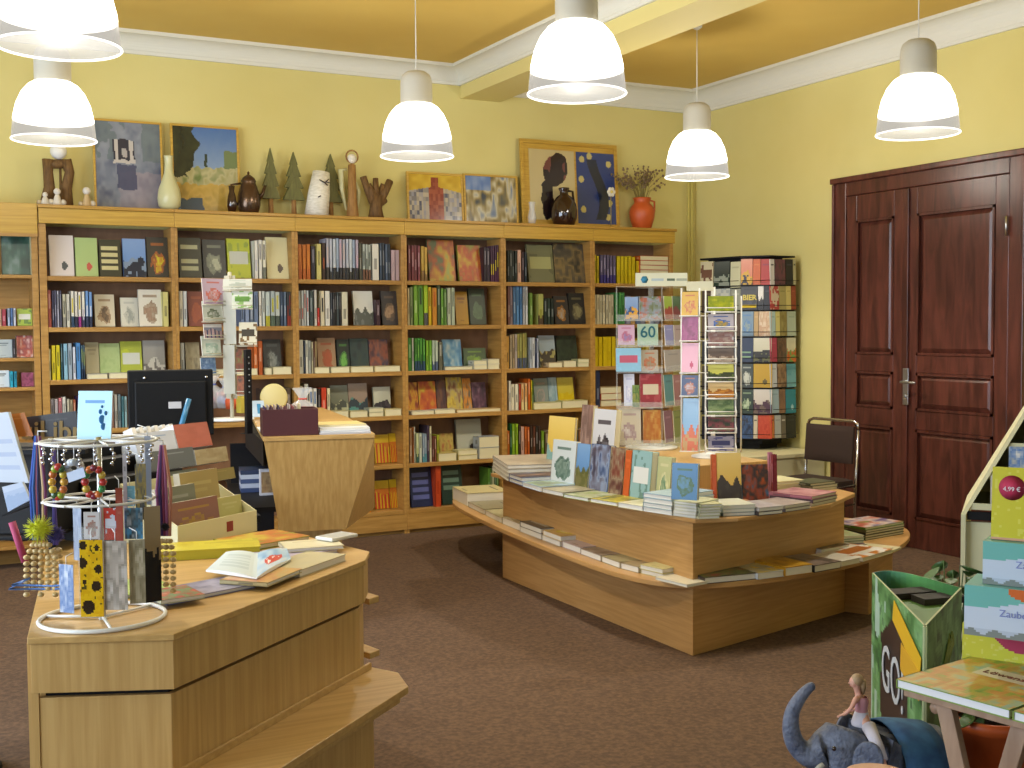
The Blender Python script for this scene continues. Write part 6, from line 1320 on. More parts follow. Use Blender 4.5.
def sunf(u, v):
    for cx, cy, r_ in ((.15, .93, .17), (.12, .70, .2), (.8, .62, .17), (.7, .40, .2), (.35, .13, .27), (.75, .9, .12), (.2, .45, .1)):
        d = math.hypot((u-cx), (v-cy)*2.9)
        if d < r_: return hx('#2c2014')
        if d < r_*1.9 and vnoise(u*14, v*36, 5) > .25: return hx('#d0a818')
    return hx('#c89c14') if vnoise(u*8, v*24, 7) > .3 else hx('#4c4418')
bm(81, 540, 104, 617, -.07, ['#c8a018'], sunf, 'yellow sunflower bookmark hanging at the front of the bookmark stand', nx=18, nz=56)
bm(105, 541, 128, 610, -.065, ['#c0b4a8', '#8c8478', '#ccc4bc'], 'photo', 'pale grey-beige bookmark right of the sunflower bookmark')
bm(130, 540, 146, 604, -.05, ['#b0a890', '#8c8468', '#c4bca4'], 'photo', 'beige printed bookmark left of the black-footed one', 100)
bm(146, 507, 162, 603, -.02, ['#8c7248', '#24201c', '#1c1a18'], 'half', 'long brown bookmark with black lower end, right front of the stand', 80)
bm(117, 488, 124, 566, -.055, ['#9c4c40', '#a86458'], 'plain', 'slim red-brown bookmark in the middle of the stand')
bm(60, 564, 74, 612, -.03, ['#b0bcd0', '#6c84b0', '#c8d0dc'], 'photo', 'pale blue bookmark left of the sunflower bookmark', 140)
bm(124, 454, 128, 528, -.04, ['#b4b0b4', '#8c8c90'], 'plain', 'very thin grey bookmark in the middle of the stand')
bm(136, 464, 147, 520, -.03, ['#6c7480', '#b09c58', '#4c5058'], 'photo', 'grey and gold bookmark high on the right of the stand', 100)
bm(84, 512, 100, 539, -.04, ['#c0bcb8', '#8c5c4c', '#9c948c'], 'blob', 'white bookmark with brown figure behind the sunflower one')
bm(104, 508, 117, 540, -.03, ['#b83c34', '#c8ccd4', '#c0c8d4'], 'label', 'red-headed white bookmark behind the front row of the stand')
bm(125, 486, 135, 506, -.04, ['#78b8d8', '#8cc8e4'], 'plain', 'light blue bookmark on the right of the stand')
bm(125, 508, 143, 539, -.04, ['#a8b0b4', '#3c4c54', '#4c8cb0'], 'photo', 'grey-blue photo bookmark below the light blue one')
bm(146, 436, 152, 505, .0, ['#a4b0cc', '#8c98b4'], 'plain', 'translucent blue-grey bookmark on the right rim of the stand', 90)
bm(74, 508, 82, 560, -.02, ['#a8b0c0', '#7c88a0'], 'photo', 'narrow grey-blue bookmark left behind the sunflower one', 140)
# bead tassels
def tassel(u, v0, v1, v2, dd, cols, label, pom=None, nb=4):
    s_ = (dB+dd)/FPX; top = PD(u, v0, dB+dd); mid = PD(u+3, v1, dB+dd); t = MB(); rr = random.Random(int(u))
    for k, c in enumerate(cols): 
        o_ = (k-len(cols)/2)*2.4*s_; t.tube([top+RGT*o_*.3, (top+mid)/2+RGT*(o_*1.3+rr.uniform(-1, 1)*2*s_), mid+RGT*o_], .0042, 6, hx(c))
    t.tube([top, top+Vector((0, 0, .012)), Vector((BS.x*.15+top.x*.85, BS.y*.15+top.y*.85, top.z+.012))], .002, 5, hx('#d8d8d8'))
    o = tag(t.build('beaded_tassel', M['matte']), label, 'tassel', None)
    for k in range(nb):
        b = MB(); x_ = (k-(nb-1)/2)*7.2; n = int((v2-v1)/6.2)-(k % 2)
        for q in range(n): b.ball(PD(u+3+x_*(.55+.45*min(1, q/2)), v1+5+q*6.2, dB+dd), (3.4*s_, 3.4*s_, 2.7*s_), n=8)
        b.build('bead_string', M['bead'], o)
    if pom:
        c, (pu, pv, pr) = pom; b = MB(); P = PD(pu, pv, dB+dd-.02)
        for q in range(320):
            d = Vector((rr.gauss(0, 1), rr.gauss(0, 1), rr.gauss(0, 1))).normalized(); b.tube([P+d*pr*s_*.2, P+d*pr*s_*rr.uniform(.8, 1.25)], [.0012, .0003], 3, hx(c))
        b.ball(P, pr*s_*.55, hx(c), 10); b.build('feather_pompom', M['matte'], o)
tassel(38, 436, 540, 600, .0, ['#24489c', '#3c68b0', '#7c2c40', '#302c58', '#c0a078', '#682c58'], 'blue and red ribbon tassel with yellow pompom and wooden beads, left', ('#c8cc20', (39, 529, 13)), 5)
tassel(54, 450, 545, 580, .03, ['#483c84', '#5c4c9c'], 'purple ribbon tassel with violet pompom, just right of the yellow pompom', ('#4c4484', (56, 535, 8)), 2)
tassel(163, 445, 536, 592, .02, ['#8c4c78', '#442c64', '#7c2c48', '#a06088', '#c08068'], 'violet ribbon tassel with wooden beads, right side of the bookmark stand', ('#241c20', (165, 527, 4)), 3)
# bead bracelets under the rim
def brace(u, v, w_, h_, cols, label):
    b = MB(); s_ = dB/FPX; rr = random.Random(int(u))
    n = 12
    for k in range(n):
        a = 2*math.pi*k/n; b.ball(PD(u+w_/2*math.cos(a), v+h_/2*math.sin(a), dB-.11+.02*math.sin(a)), 4.0*s_, hx(cols[k % len(cols)]), 9)
    P = PD(u, v-h_/2-1, dB-.11); b.tube([P, Vector((P.x, P.y, zT-.008)), Vector((P.x*.85+BS.x*.15, P.y*.85+BS.y*.15, zT-.008))], .0012, 5, hx('#cccccc'))
    tag(b.build('bead_bracelet', M['gloss']), label, 'bracelet')
brace(58, 482, 12, 30, ['#c89838', '#b8642c', '#8c9c2c', '#b83c30', '#3c5c34', '#c8b040'], 'bracelet of orange, yellow and green beads hanging left on the stand')
brace(94, 482, 18, 28, ['#b83430', '#3c8c4c', '#c86c30', '#7c2438', '#b83430', '#c8a840'], 'bracelet of red and green beads hanging mid on the stand')
brace(74, 468, 14, 12, ['#b8c0c8', '#8c94a0', '#d0d4d8'], 'small silver-grey bead ring hanging under the rim of the stand')
P = PD(76, 475, dB-.15); X = frame(P, (.8, -.5, .33), (.5, .85, 0), (-.2, .1, .95)); tag(MB().box((-.022, 0, -.012), (.022, .001, .012), hx('#c0cce0'), X).build('price_tag', M['matte']), 'tilted pale blue price tag between the two bead bracelets', 'tag')
# silver charms hanging beneath the top ring, as chains
for k in range(9):
    a = math.radians(195+k*16); x_, y_ = BS.x+Rr*math.cos(a), BS.y+Rr*math.sin(a); b = MB()
    for q in range(4): b.ball((x_+.003*math.sin(q*2+k), y_, zT-.02-.011*q), .0048, n=7)
    b.tube([(x_, y_, zT-.01), (x_, y_, zT-.06)], .001, 4); tag(b.build('silver_charm', M['chrome']), 'tiny silver chain charm under the bookmark stand ring, %s from left' % ORD[k], 'charm', 'silver charms under the top ring')
# light blue flyer standing on the stand top
P0 = PD(95, 438, dB+.02); e = edir(130); a = VP(77, 440, P0, e); 
o, X, w, h = card(P0, e, 77, 391, 111, 440, ['#a8d4e4', '#3c80b8', '#b8dce8'], 'plain', 'pale blue flyer with a small blue figure, upright above the bookmark stand', 'flyer', 'flyer', .004, 6, 0)
fb = MB(); 
for (x_, z_, r_) in ((.74, .42, .09), (.68, .58, .05), (.84, .55, .045), (.78, .28, .07), (.72, .68, .03)): fb.ball(X @ Vector((w*x_, -.002, h*z_)), (r_*w, .001, r_*w*1.4), hx('#3c7cb4'), 10)
fb.build('printed_figure', M['matte'], o)
fh = MB(); p = X @ Vector((w/2, .006, 0)); fh.tube([p, Vector((p.x, p.y, zT-.01)), Vector((BS.x, BS.y, zT-.01))], .003, 6); fh.build('clip', M['white'], o)
# two blue wire hooks left
for dv, lb in ((0, 'upper'), (10, 'lower')):
    a, b = PD(9 if dv else 12, 585+dv*.4, dB-.02), PD(52, 578+dv*1.2, dB); c = PD(60, 588, dB+.02)
    q_ = MB().tube([PD(30, 578, dB), a, PD(52, 586+dv*.3, dB), Vector((BS.x-.08, BS.y+.02, a.z))], .003, 6)
    tag(q_.build('wire_hook', flat('blue_wire', '#5c84c4', .3)), '%s bent pale blue wire hook sticking out left of the stand' % lb, 'hook')
P = PD(24, 545, dB+.05); tag(MB().tube([PD(12, 522, dB+.05), PD(25, 562, dB+.05)], .009, 8, hx('#a83c60')).build('pencil', M['matte']), 'pink and red patterned pencil tilted left of the yellow pompom', 'pencil')
# ================================================================== THINGS AT THE LEFT EDGE behind the counter
def leaf(u0, v0, u1, v1, u2, v2, u3, v3, d, th, cols, st, label, name, cat, nx=16, nz=16, d2=None):
    d2 = d2 or d; A_, B_, C_, D_ = PD(u0, v0, d), PD(u1, v1, d), PD(u2, v2, d2), PD(u3, v3, d2)
    nrm = (B_-A_).cross(D_-A_).normalized()
    if nrm.dot(FWD) < 0: nrm = -nrm
    vs = []; fs = []; cs = []; fn = paint(st, cols, int(u0+9)) if not callable(st) else st
    for j in range(nz+1):
        for i in range(nx+1): u, v_ = i/nx, j/nz; vs.append((A_*(1-u)+B_*u)*(1-v_)+(D_*(1-u)+C_*u)*v_)
    for j in range(nz):
        for i in range(nx): q = j*(nx+1)+i; fs.append((q, q+1, q+nx+2, q+nx+1)); cs.append(fn((i+.5)/nx, (j+.5)/nz))
    mb = MB().add(vs, fs, cs); P = [A_, B_, C_, D_]; vs2 = [p+nrm*.0003 for p in P]+[p+nrm*th for p in P]
    mb.add(vs2, [(0, 1, 2, 3), (7, 6, 5, 4), (0, 4, 5, 1), (1, 5, 6, 2), (2, 6, 7, 3), (3, 7, 4, 0)], hx(cols[0]))
    return tag(mb.build(name, M['print']), label, cat), A_, B_, C_, D_
lt = thing('lectern_rack', 'black slanted leaflet rack at the left photo edge behind the counter', 'rack', (*PD(14, 520, 3.9).xy, 0))
p = PD(14, 520, 3.9); X = T(p.x, p.y, 0, -28)
mb = MB(); mb.box((-.155, .07, 0), (-.125, .11, .84), X=X); mb.lathe([(0, 0), (.09, 0), (.09, .015), (0, .02)], 20, X=X @ Matrix.Translation((-.20, .09, .0006))); mb.box((-.16, -.12, .83), (.17, .16, .845), X=X); mb.add([(-.16, -.08, .845), (.17, -.08, .845), (.17, .16, .845), (-.16, .16, .845), (-.16, .02, 1.12), (.17, .02, 1.12), (.17, .16, 1.12), (-.16, .16, 1.12)], [(0, 3, 2, 1), (4, 5, 6, 7), (0, 1, 5, 4), (1, 2, 6, 5), (2, 3, 7, 6), (3, 0, 4, 7)], X=X)
mb.build('rack_body', M['shadowblack'], lt, .004)
mb = MB(); _a, _b2 = PD(2, 515, 3.6), PD(33, 502, 3.6); _f = FWD.copy(); _f.z = 0
mb.add([_a, _b2, _b2+_f*.28, _a+_f*.28, _a-Vector((0, 0, .006)), _b2-Vector((0, 0, .006)), _b2+_f*.28-Vector((0, 0, .006)), _a+_f*.28-Vector((0, 0, .006))], [(0, 1, 2, 3), (7, 6, 5, 4), (0, 4, 5, 1), (1, 5, 6, 2), (2, 6, 7, 3), (3, 7, 4, 0)]); mb.build('front_ledge', M['shadowblack'], lt)
leaf(12, 437, 33, 436, 24, 412.5, 3, 415, 3.7, .004, ['#c07018', '#cc8030'], 'plain', 'orange leaflet at the left photo edge above the pale papers', 'leaflet', 'leaflet')
leaf(-6, 482, 29, 483, 8, 412, -24, 415, 3.66, .02, ['#c0c8d4', '#a8b4cc'], 'lines', 'pale blue-white paper stack tilted at the left photo edge', 'paper_stack', 'papers')
leaf(8, 512, 30, 500, 22, 482, 2, 487, 3.6, .016, ['#b8c4d8', '#94a8c8'], 'bars', 'striped pale booklet pack below the tilted paper stack', 'booklet_pack', 'booklets')
o, A_, B_, C_, D_ = leaf(33, 441, 79, 441, 76, 411, 26, 417, 3.75, .012, ['#2c2a2c', '#3c3a3c'], 'plain', 'black book with gold lettering uiLibri lying tilted behind the bookmark stand', 'book', 'book')
ex = (B_-A_).normalized(); ez = (D_-A_); ez = (ez-ex*ez.dot(ex)).normalized(); ey = ez.cross(ex)
text('uiLibri', .085, frame((A_+B_)/2+(D_-A_)*.40+(C_-B_)*.0-ey*.003, ex, ey, ez) @ Matrix.Translation((.004, 0, 0)), '#8c7444', o, bold=.0015)
bkx = thing('book_easel', 'small black easel holding the black book and orange leaflet', 'easel', (*PD(45, 470, 3.85).xy, .0))
p = PD(50, 470, 3.86); MB().tube([(p.x, p.y, 0), (p.x, p.y, 1.14)], .012, 8).build('post', M['black'], bkx); MB().box((-.18, -.01, 1.10), (.12, .02, 1.115), X=T(p.x, p.y, 0, -28)).build('ledge', M['black'], bkx); MB().lathe([(0, 0), (.13, 0), (.13, .012), (0, .012)], 20, X=Matrix.Translation((p.x, p.y, 0.0005))).build('foot', M['black'], bkx)
# wooden stool behind
so = thing('wooden_stool', 'yellow wooden stool partly hidden behind the left end of the counter', 'stool', (-6.05, -3.9, 0))
XS = T(-6.03, -3.95, 0, 10)
MB().prism([(.19*math.cos(k*math.pi/12), .19*math.sin(k*math.pi/12)) for k in range(24)], .50, .53, X=XS).build('seat', M['oak_h'], so, .004)
for k in range(4): a = math.pi/4+k*math.pi/2; MB().tube([(.18*math.cos(a), .18*math.sin(a), .002), (.13*math.cos(a), .13*math.sin(a), .50)], .016, 8, X=XS).build('leg', M['oak_v'], so)
# ================================================================== RIGHT FOREGROUND
# white card rack with inward-slanting sides
WR0 = PD(961, 515, 4.3); eW = edir(141); bW = Vector((0, 0, 1)).cross(eW); XW = frame((WR0.x, WR0.y, 0), eW, bW, (0, 0, 1)); WW = .98
wk = thing('slanted_card_rack', 'white card rack with slanting sides cut by the right photo edge before the door', 'card rack', tuple(XW @ Vector((WW/2, .2, 0))))
def wedge(z): return 0 if z < .81 else (z-.81)*.262/.47
for s_ in (0, 1):
    fx = (lambda q: WW-q) if s_ else (lambda q: q); mb = MB()
    for (a, b, y0, y1) in ((0.0, .81, 0, .5), (.81, 1.60, 0, .5)):
        xa, xb = wedge(a), wedge(b); ya, yb2 = (0, 0) if a == 0 else (0, .34)
        vs = [(fx(xa), ya, a), (fx(xa+.016), ya, a), (fx(xa+.016), .5, a), (fx(xa), .5, a), (fx(xb), yb2, b), (fx(xb+.016), yb2, b), (fx(xb+.016), .5, b), (fx(xb), .5, b)]
        mb.add(vs, [(0, 3, 2, 1), (4, 5, 6, 7), (0, 1, 5, 4), (1, 2, 6, 5), (2, 3, 7, 6), (3, 0, 4, 7)], X=XW)
    mb.build('side_panel', M['cream'], wk)
mb = MB(); mb.box((.017, .03, .02), (WW-.017, .05, .78), X=XW); mb.add([(wedge(a)+.017, .49, a) for a in (.81, 1.6)]+[(WW-wedge(a)-.017, .49, a) for a in (1.6, .81)], [(0, 1, 2, 3)], X=XW); mb.build('back_panel', M['cream'], wk)
MB().box((.02, .012, .79), (WW-.02, .028, .82), X=XW).build('label_strip', M['shadowblack'], wk)
CC = [['#b8b4a8', '#c8c0b0', '#a8a090'], ['#c8c0a8', '#a8acc8', '#c4c8d4'], ['#9094bc', '#98acd0', '#b0bcd0'], ['#c85c78', '#6c98cc', '#c8c4a8', '#d0a0a8'], ['#c86c30', '#c8a040', '#b84c48', '#7c9c5c'], ['#b8703c', '#a8504c', '#8ca0b8'], ['#c8b070', '#b06c5c', '#7c90a8']]
sh = MB()
for k in range(7):
    z_ = .835+.107*k; y_ = .03+.052*k; xl = wedge(z_)+.018
    xl2 = wedge(z_+.11)+.022; sh.box((xl, y_-.012, z_-.008), (WW-xl, .48, z_), X=XW); sh.box((xl, y_-.012, z_), (WW-xl, y_-.009, z_+.016), X=XW)
    x_ = xl2; q = 0; rr = random.Random(k)
    while x_ < WW-xl2-.07:
        w_ = rr.choice([.07, .085, .10]); h_ = rr.uniform(.105, .12); c = CC[k][q % len(CC[k])]
        X = XW @ Matrix.Translation((x_, y_, z_+.001)) @ Matrix.Rotation(math.radians(-13), 4, 'X'); w_ = min(w_, WW-xl2-x_)
        mb = MB(); mb.grid(w_-.003, h_, 14, 14, paint(['plain', 'photo', 'blob', 'label', 'photo'][(q*2+k) % 5], [c, ['#b04c5c', '#5c7cb0', '#c8b84c', '#7ca070'][(q+k) % 4], '#d8d4cc'], k*7+q), X); mb.box((0, .0003, 0), (w_-.003, .005, h_), hx('#dcd8cc'), X)
        tag(mb.build('greeting_card', M['print']), '%s card, %s tier from bottom of the white slanted rack, %s from left' % (cname(c), ORD[k], ORD[q]), 'greeting card', 'cards on the slanted white rack')
        x_ += w_+.002; q += 1
sh.build('tier_shelf', M['cream'], wk)
# GO! jungle display
gz = .70
g1, g2, g3 = PZ(872, 573, gz), PZ(925, 627, gz), PZ(962, 588, gz)
g1, g2, g3 = [Vector((p.x, p.y, 0)) for p in (g1, g2, g3)]
gd = thing('jungle_display', 'jungle-printed cardboard display reading GO!, beside the elephant', 'display', tuple((g1+g2+g3)/3))
def jungle(seed, hole=True):
    G = [hx(c) for c in ('#1c3c24', '#3c6c3c', '#5c8c54', '#7cac74', '#2c5038')]
    def f(u, v):
        n = .6*vnoise(u*9, v*16, seed)+.4*vnoise(u*24, v*30, seed+2)
        lx = .18+.12*vnoise(1, v*9, seed+7); rx = .80-.15*vnoise(2, v*10, seed+9)-.08*v
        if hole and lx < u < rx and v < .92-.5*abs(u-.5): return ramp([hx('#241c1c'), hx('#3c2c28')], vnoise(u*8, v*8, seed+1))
        if hole and u < lx and vnoise(u*20, v*5, seed+4) > .72: return hx('#a4c0b0')
        return ramp(G, n*1.25-.12)
    return f
def wallp(a, b, nm, fn, z1=gz, th=.006, nx=40, nz=60, extra=None):
    e = (b-a); e.z = 0; L_ = e.length; e.normalize(); X = frame((a.x, a.y, .0006), e, Vector((0, 0, 1)).cross(e), (0, 0, 1)); mb = MB()
    mb.grid(L_, z1, nx, nz, fn, X); mb.box((0, .0004, 0), (L_, th, z1), hx('#b8c090'), X); o = mb.build(nm, M['print'], gd); return o, X, L_
fp, XG, LG = wallp(g1, g2, 'front_panel', jungle(11))
wallp(g2, g3, 'side_panel', jungle(23, False), nx=30)
# curved rear panel and inner shelves
mb = MB(); n = 16; pts = []
for k in range(n+1):
    t = k/n; c_ = g1*(1-t)+g3*t; bulge = Vector((.35, .75, 0)).normalized()*.13*math.sin(math.pi*t); pts.append(c_+bulge)
for k in range(n):
    a, b = pts[k], pts[k+1]; c1, c2 = a+(g2-a).normalized()*.006, b+(g2-b).normalized()*.006
    col = ramp([hx('#6c94a0'), hx('#4c8468'), hx('#5c9c5c'), hx('#3c6c3c')], (k+.5)/n)
    mb.add([(a.x, a.y, .001), (b.x, b.y, .001), (b.x, b.y, gz), (a.x, a.y, gz), (c1.x, c1.y, .001), (c2.x, c2.y, .001), (c2.x, c2.y, gz), (c1.x, c1.y, gz)], [(1, 0, 3, 2), (4, 5, 6, 7), (3, 7, 6, 2), (0, 1, 5, 4)], col)
mb.build('rear_panel', M['print'], gd)
mb = MB(); cgx = (g1+g2+g3)/3
inn = [cgx+(p-cgx)*.93 for p in (g1, g2, g3)]+[cgx+(pts[k]-cgx)*.93 for k in (13, 10, 8, 6, 3)]
mb.prism([(p.x, p.y) for p in inn], gz-.06, gz-.052, hx('#5c8448')); 
mb.build('inner_tray', M['print'], gd)
mb = MB()
for (a, b, c) in ((.30, .50, .05), (.62, .35, .05)):
    p = g1*(1-a)+g3*a; q = Vector((p.x, p.y-.05, 0)); mb.box((-.075, -.035, 0), (.075, .035, .02), hx('#2c2424'), T(q.x, q.y, gz-.0515, -12))
mb.build('dark_slot', M['matte'], gd)
oG = text('GO!', .15, XG @ Matrix.Translation((LG*.47, -.004, gz*.64)) @ Matrix.Scale(1.35, 4, (0, 0, 1)) @ Matrix.Scale(1.1, 4, (1, 0, 0)), '#b8bcc0', fp, ext=.001)
yb_ = MB()
yb_.box((-.17, -.002, -.035), (.17, 0, .03), hx('#d0a414'), XG @ Matrix.Translation((LG*.72, -.003, gz*.885)) @ Matrix.Rotation(math.radians(14), 4, 'Y'))
yb_.box((-.10, -.002, -.06), (.12, 0, .02), hx('#c8981c'), XG @ Matrix.Translation((LG*.78, -.004, gz*.80)) @ Matrix.Rotation(math.radians(6), 4, 'Y'))
yb_.build('yellow_banner', M['matte'], fp)
mb = MB(); rr = random.Random(8); eS = (g3-g2).normalized(); XS2 = frame((g2.x, g2.y, 0), eS, Vector((0, 0, 1)).cross(eS), (0, 0, 1)); LS = (g3-g2).length
for q in range(26):
    a = rr.uniform(-.3, 1.2); c0 = Vector((LS*.75, -.0015, gz*.80)); l_ = rr.uniform(.08, .2); mb.tube([XS2 @ c0, XS2 @ (c0+Vector((-math.cos(a)*l_*.5, -.0015, math.sin(a)*l_*.35))), XS2 @ (c0+Vector((-math.cos(a)*l_, -.0015, math.sin(a)*l_*.25-.05)))], [.0022, .0018, .0006], 4, hx('#98a45c'))
mb.build('printed_palm', M['matte'], gd)
# ---- book table with trestle legs
zt3 = .65
tA, tB, tC = PZ(896, 688, zt3), PZ(1024, 724, zt3), PZ(972, 650, zt3)
eA = (tB-tA); eA.z = 0; eA.normalize(); bA = Vector((0, 0, 1)).cross(eA)
XA = frame((tA.x, tA.y, 0), eA, bA, (0, 0, 1)); dT = (tC-tA).dot(bA)
tt = thing('trestle_table', 'low wooden trestle table with crossed legs in the right foreground', 'table', tuple(XA @ Vector((.35, .2, 0))))
MB().box((.012, .012, zt3-.018), (.80, dT+.12, zt3), X=XA).build('table_top', M['rawbeech'], tt, .002)
def legp(x0, y0, x1, y1):
    mb = MB(); a = XA @ Vector((x0, y0, zt3-.019)); b = XA @ Vector((x1, y1, .004)); d = (b-a).normalized(); s1 = d.cross(bA).normalized()*.02; s2 = bA*.011
    vs = [a-s1-s2, a+s1-s2, a+s1+s2, a-s1+s2, b-s1-s2, b+s1-s2, b+s1+s2, b-s1+s2]
    mb.add(vs, [(0, 1, 2, 3), (7, 6, 5, 4), (0, 4, 5, 1), (1, 5, 6, 2), (2, 6, 7, 3), (3, 7, 4, 0)]); mb.build('leg', M['rawbeech'], tt, .002)
legp(.09, .06, .26, .06); legp(.27, .085, .10, .085); legp(.09, dT+.02, .26, dT+.02); legp(.27, dT+.045, .10, dT+.045); legp(.60, .06, .76, .06); legp(.77, .085, .60, .085)
MB().tube([XA @ Vector((.07, .05, zt3-.04)), XA @ Vector((.07, dT+.05, zt3-.04))], .014, 8).build('crossbar', M['rawbeech'], tt)
# kid's book lying on it and a second at the photo edge
def meadow(s):
    def f(u, v):
        if .42 < v < .60 and u > .28 and u < .92 and s == 1: return hx('#d8ceb0')
        n = vnoise(u*8, v*8, 40+s)*.6+vnoise(u*20, v*20, 44+s)*.4
        return ramp([hx('#6c8c3c'), hx('#a0a83c'), hx('#c88c3c'), hx('#c8b05c'), hx('#94b4a0')], n*1.4-.15)
    return f
o_ = []
for k, (x0, x1, y0, y1, lb) in enumerate(((0, .285, 0, dT-.01, 'large picture book with green and orange meadow cover on the trestle table'), (.292, .60, .0, dT-.02, 'second green and orange picture book cut by the right photo edge'))):
    X = XA @ Matrix.Translation((x0, y0, zt3+.0305)) @ Matrix.Rotation(-math.pi/2, 4, 'X') 
    X = frame(XA @ Vector((x0, y0, zt3+.0225)), eA, (0, 0, -1), bA)
    cov, pg = book_mb(x1-x0, y1-y0, .022, meadow(k+1), ('#7c9440',), page='#dcdce0', nx=40, nz=30, X=X, pages_sep=True, seed=k)
    o = cov.build('picture_book', M['print']); pg.build('page_block', M['matte'], o); tag(o, lb, 'book')
    for q in range(1 if k == 0 else 0):
        text('Löwenzahn', .034, X @ Matrix.Translation((.17, -.001, (y1-y0)*.51)), '#7c4c34', o)
# stacked boxes and the yellow Mem... book
BXs = []
zc = zt3+.0005
def sbox(u0, u1, vt, vb, z0, dep, faces, label, name='gift_box', cat='box', rot=0, d0=None):
    A0 = PZ(u0, vb, z0) if d0 is None else PD(u0, vb, d0)
    e = edir(150+rot); a = A0; s_ = (a-CAMP).dot(FWD)/FPX; w_ = .27; h = (vb-vt)*s_*1.0
    X = frame((a.x, a.y, z0), e, Vector((0, 0, 1)).cross(e), (0, 0, 1)); mb = MB(); mb.grid(w_, h, 60, 26, faces, X); mb.box((0, .0004, 0), (w_, dep, h-.0004), hx('#b8b450') if 'yellow' in label else hx('#78b4ac'), X)
    return tag(mb.build(name, M['print']), label, cat), X, w_, h, z0+h
def yel(u, v):
    if ((u-.49)/.24)**2+((v-1.05)/.62)**2 < 1: return hx('#a83454')
    return hx('#c4c03c') if vnoise(u*40, v*16, 3) > .22 else hx('#ccc860')
def teal(u, v):
    if ((u-.50)/.14)**2+((v-1.0)/.22)**2 < 1: return hx('#c8642c')
    if v < .10+.05*math.sin(u*30): return hx('#7c8480') if u < .6 else hx('#6c9040')
    if v < .58+.14*math.exp(-((u-.5)/.2)**2)-.1*abs(u-.5)*0: return hx('#c0ccdc') if v > .14 else hx('#b0bccc')
    return hx('#6cb0a8')
o1, X1, w1, h1, zn = sbox(962, 0, 622, 664, zt3+.0006, .16, yel, 'yellow box with red half-round label, lowest of the stack on the trestle table')
text('Kinder-Kalender', .022, X1 @ Matrix.Translation((w1*.5, -.0012, h1*.80)), '#d8b0b8', o1)
o2, X2, w2, h2, zn2 = sbox(964, 0, 584, 634, zn+.0008, .15, teal, 'teal and white box in the middle of the stack on the trestle table')
text('Zauberwelt', .024, X2 @ Matrix.Translation((w2*.5, -.0012, h2*.50)), '#7c88c0', o2)
A3 = X2 @ Vector((.035, .03, h2+.0008))
X3 = frame(A3, X2.to_3x3() @ Vector((1, 0, 0)), X2.to_3x3() @ Vector((0, 1, 0)), (0, 0, 1)); h3 = h2*.86
mb = MB(); mb.grid(.26, h3, 60, 26, teal, X3); mb.box((0, .0004, 0), (.26, .13, h3-.0004), hx('#78b4ac'), X3); o3 = tag(mb.build('gift_box', M['print']), 'upper teal and white box directly under the yellow book, trestle table', 'box')
text('Zauberwelt', .024, X3 @ Matrix.Translation((.13, -.0012, h3*.50)), '#7c88c0', o3)
X4 = frame(A3+Vector((0, 0, h3+.001)), X3.to_3x3() @ Vector((1, 0, 0)), X3.to_3x3() @ Vector((0, 1, 0)), (0, 0, 1)) @ Matrix.Translation((.012, .03, 0)) @ Matrix.Rotation(math.radians(-5), 4, 'X')
h4 = .175
def yel2(u, v):
    if v < .05: return hx('#c89878')
    return hx('#c4bc28') if vnoise(u*26, v*22, 3) > .2 else hx('#ccc64c')
mb = MB(); mb.grid(.24, h4, 40, 30, yel2, X4); mb.box((0, .0004, 0), (.24, .03, h4-.0004), hx('#c0b83c'), X4); o4 = tag(mb.build('picture_book', M['print']), 'upright yellow book lettered Mem with round red price sticker', 'book')
text('Memo', .040, X4 @ Matrix.Translation((.125, -.0012, h4*.30)), '#a8502c', o4)
q = MB().lathe([(0, 0), (.030, 0), (0, .0008)], 24, hx('#b82c50'), X4 @ Matrix.Translation((.045, -.001, h4*.72)) @ Matrix.Rotation(math.pi/2, 4, 'X')).build('price_sticker', M['matte'], o4)
text('4,99 €', .015, X4 @ Matrix.Translation((.045, -.003, h4*.70)), '#e8dce0', q)
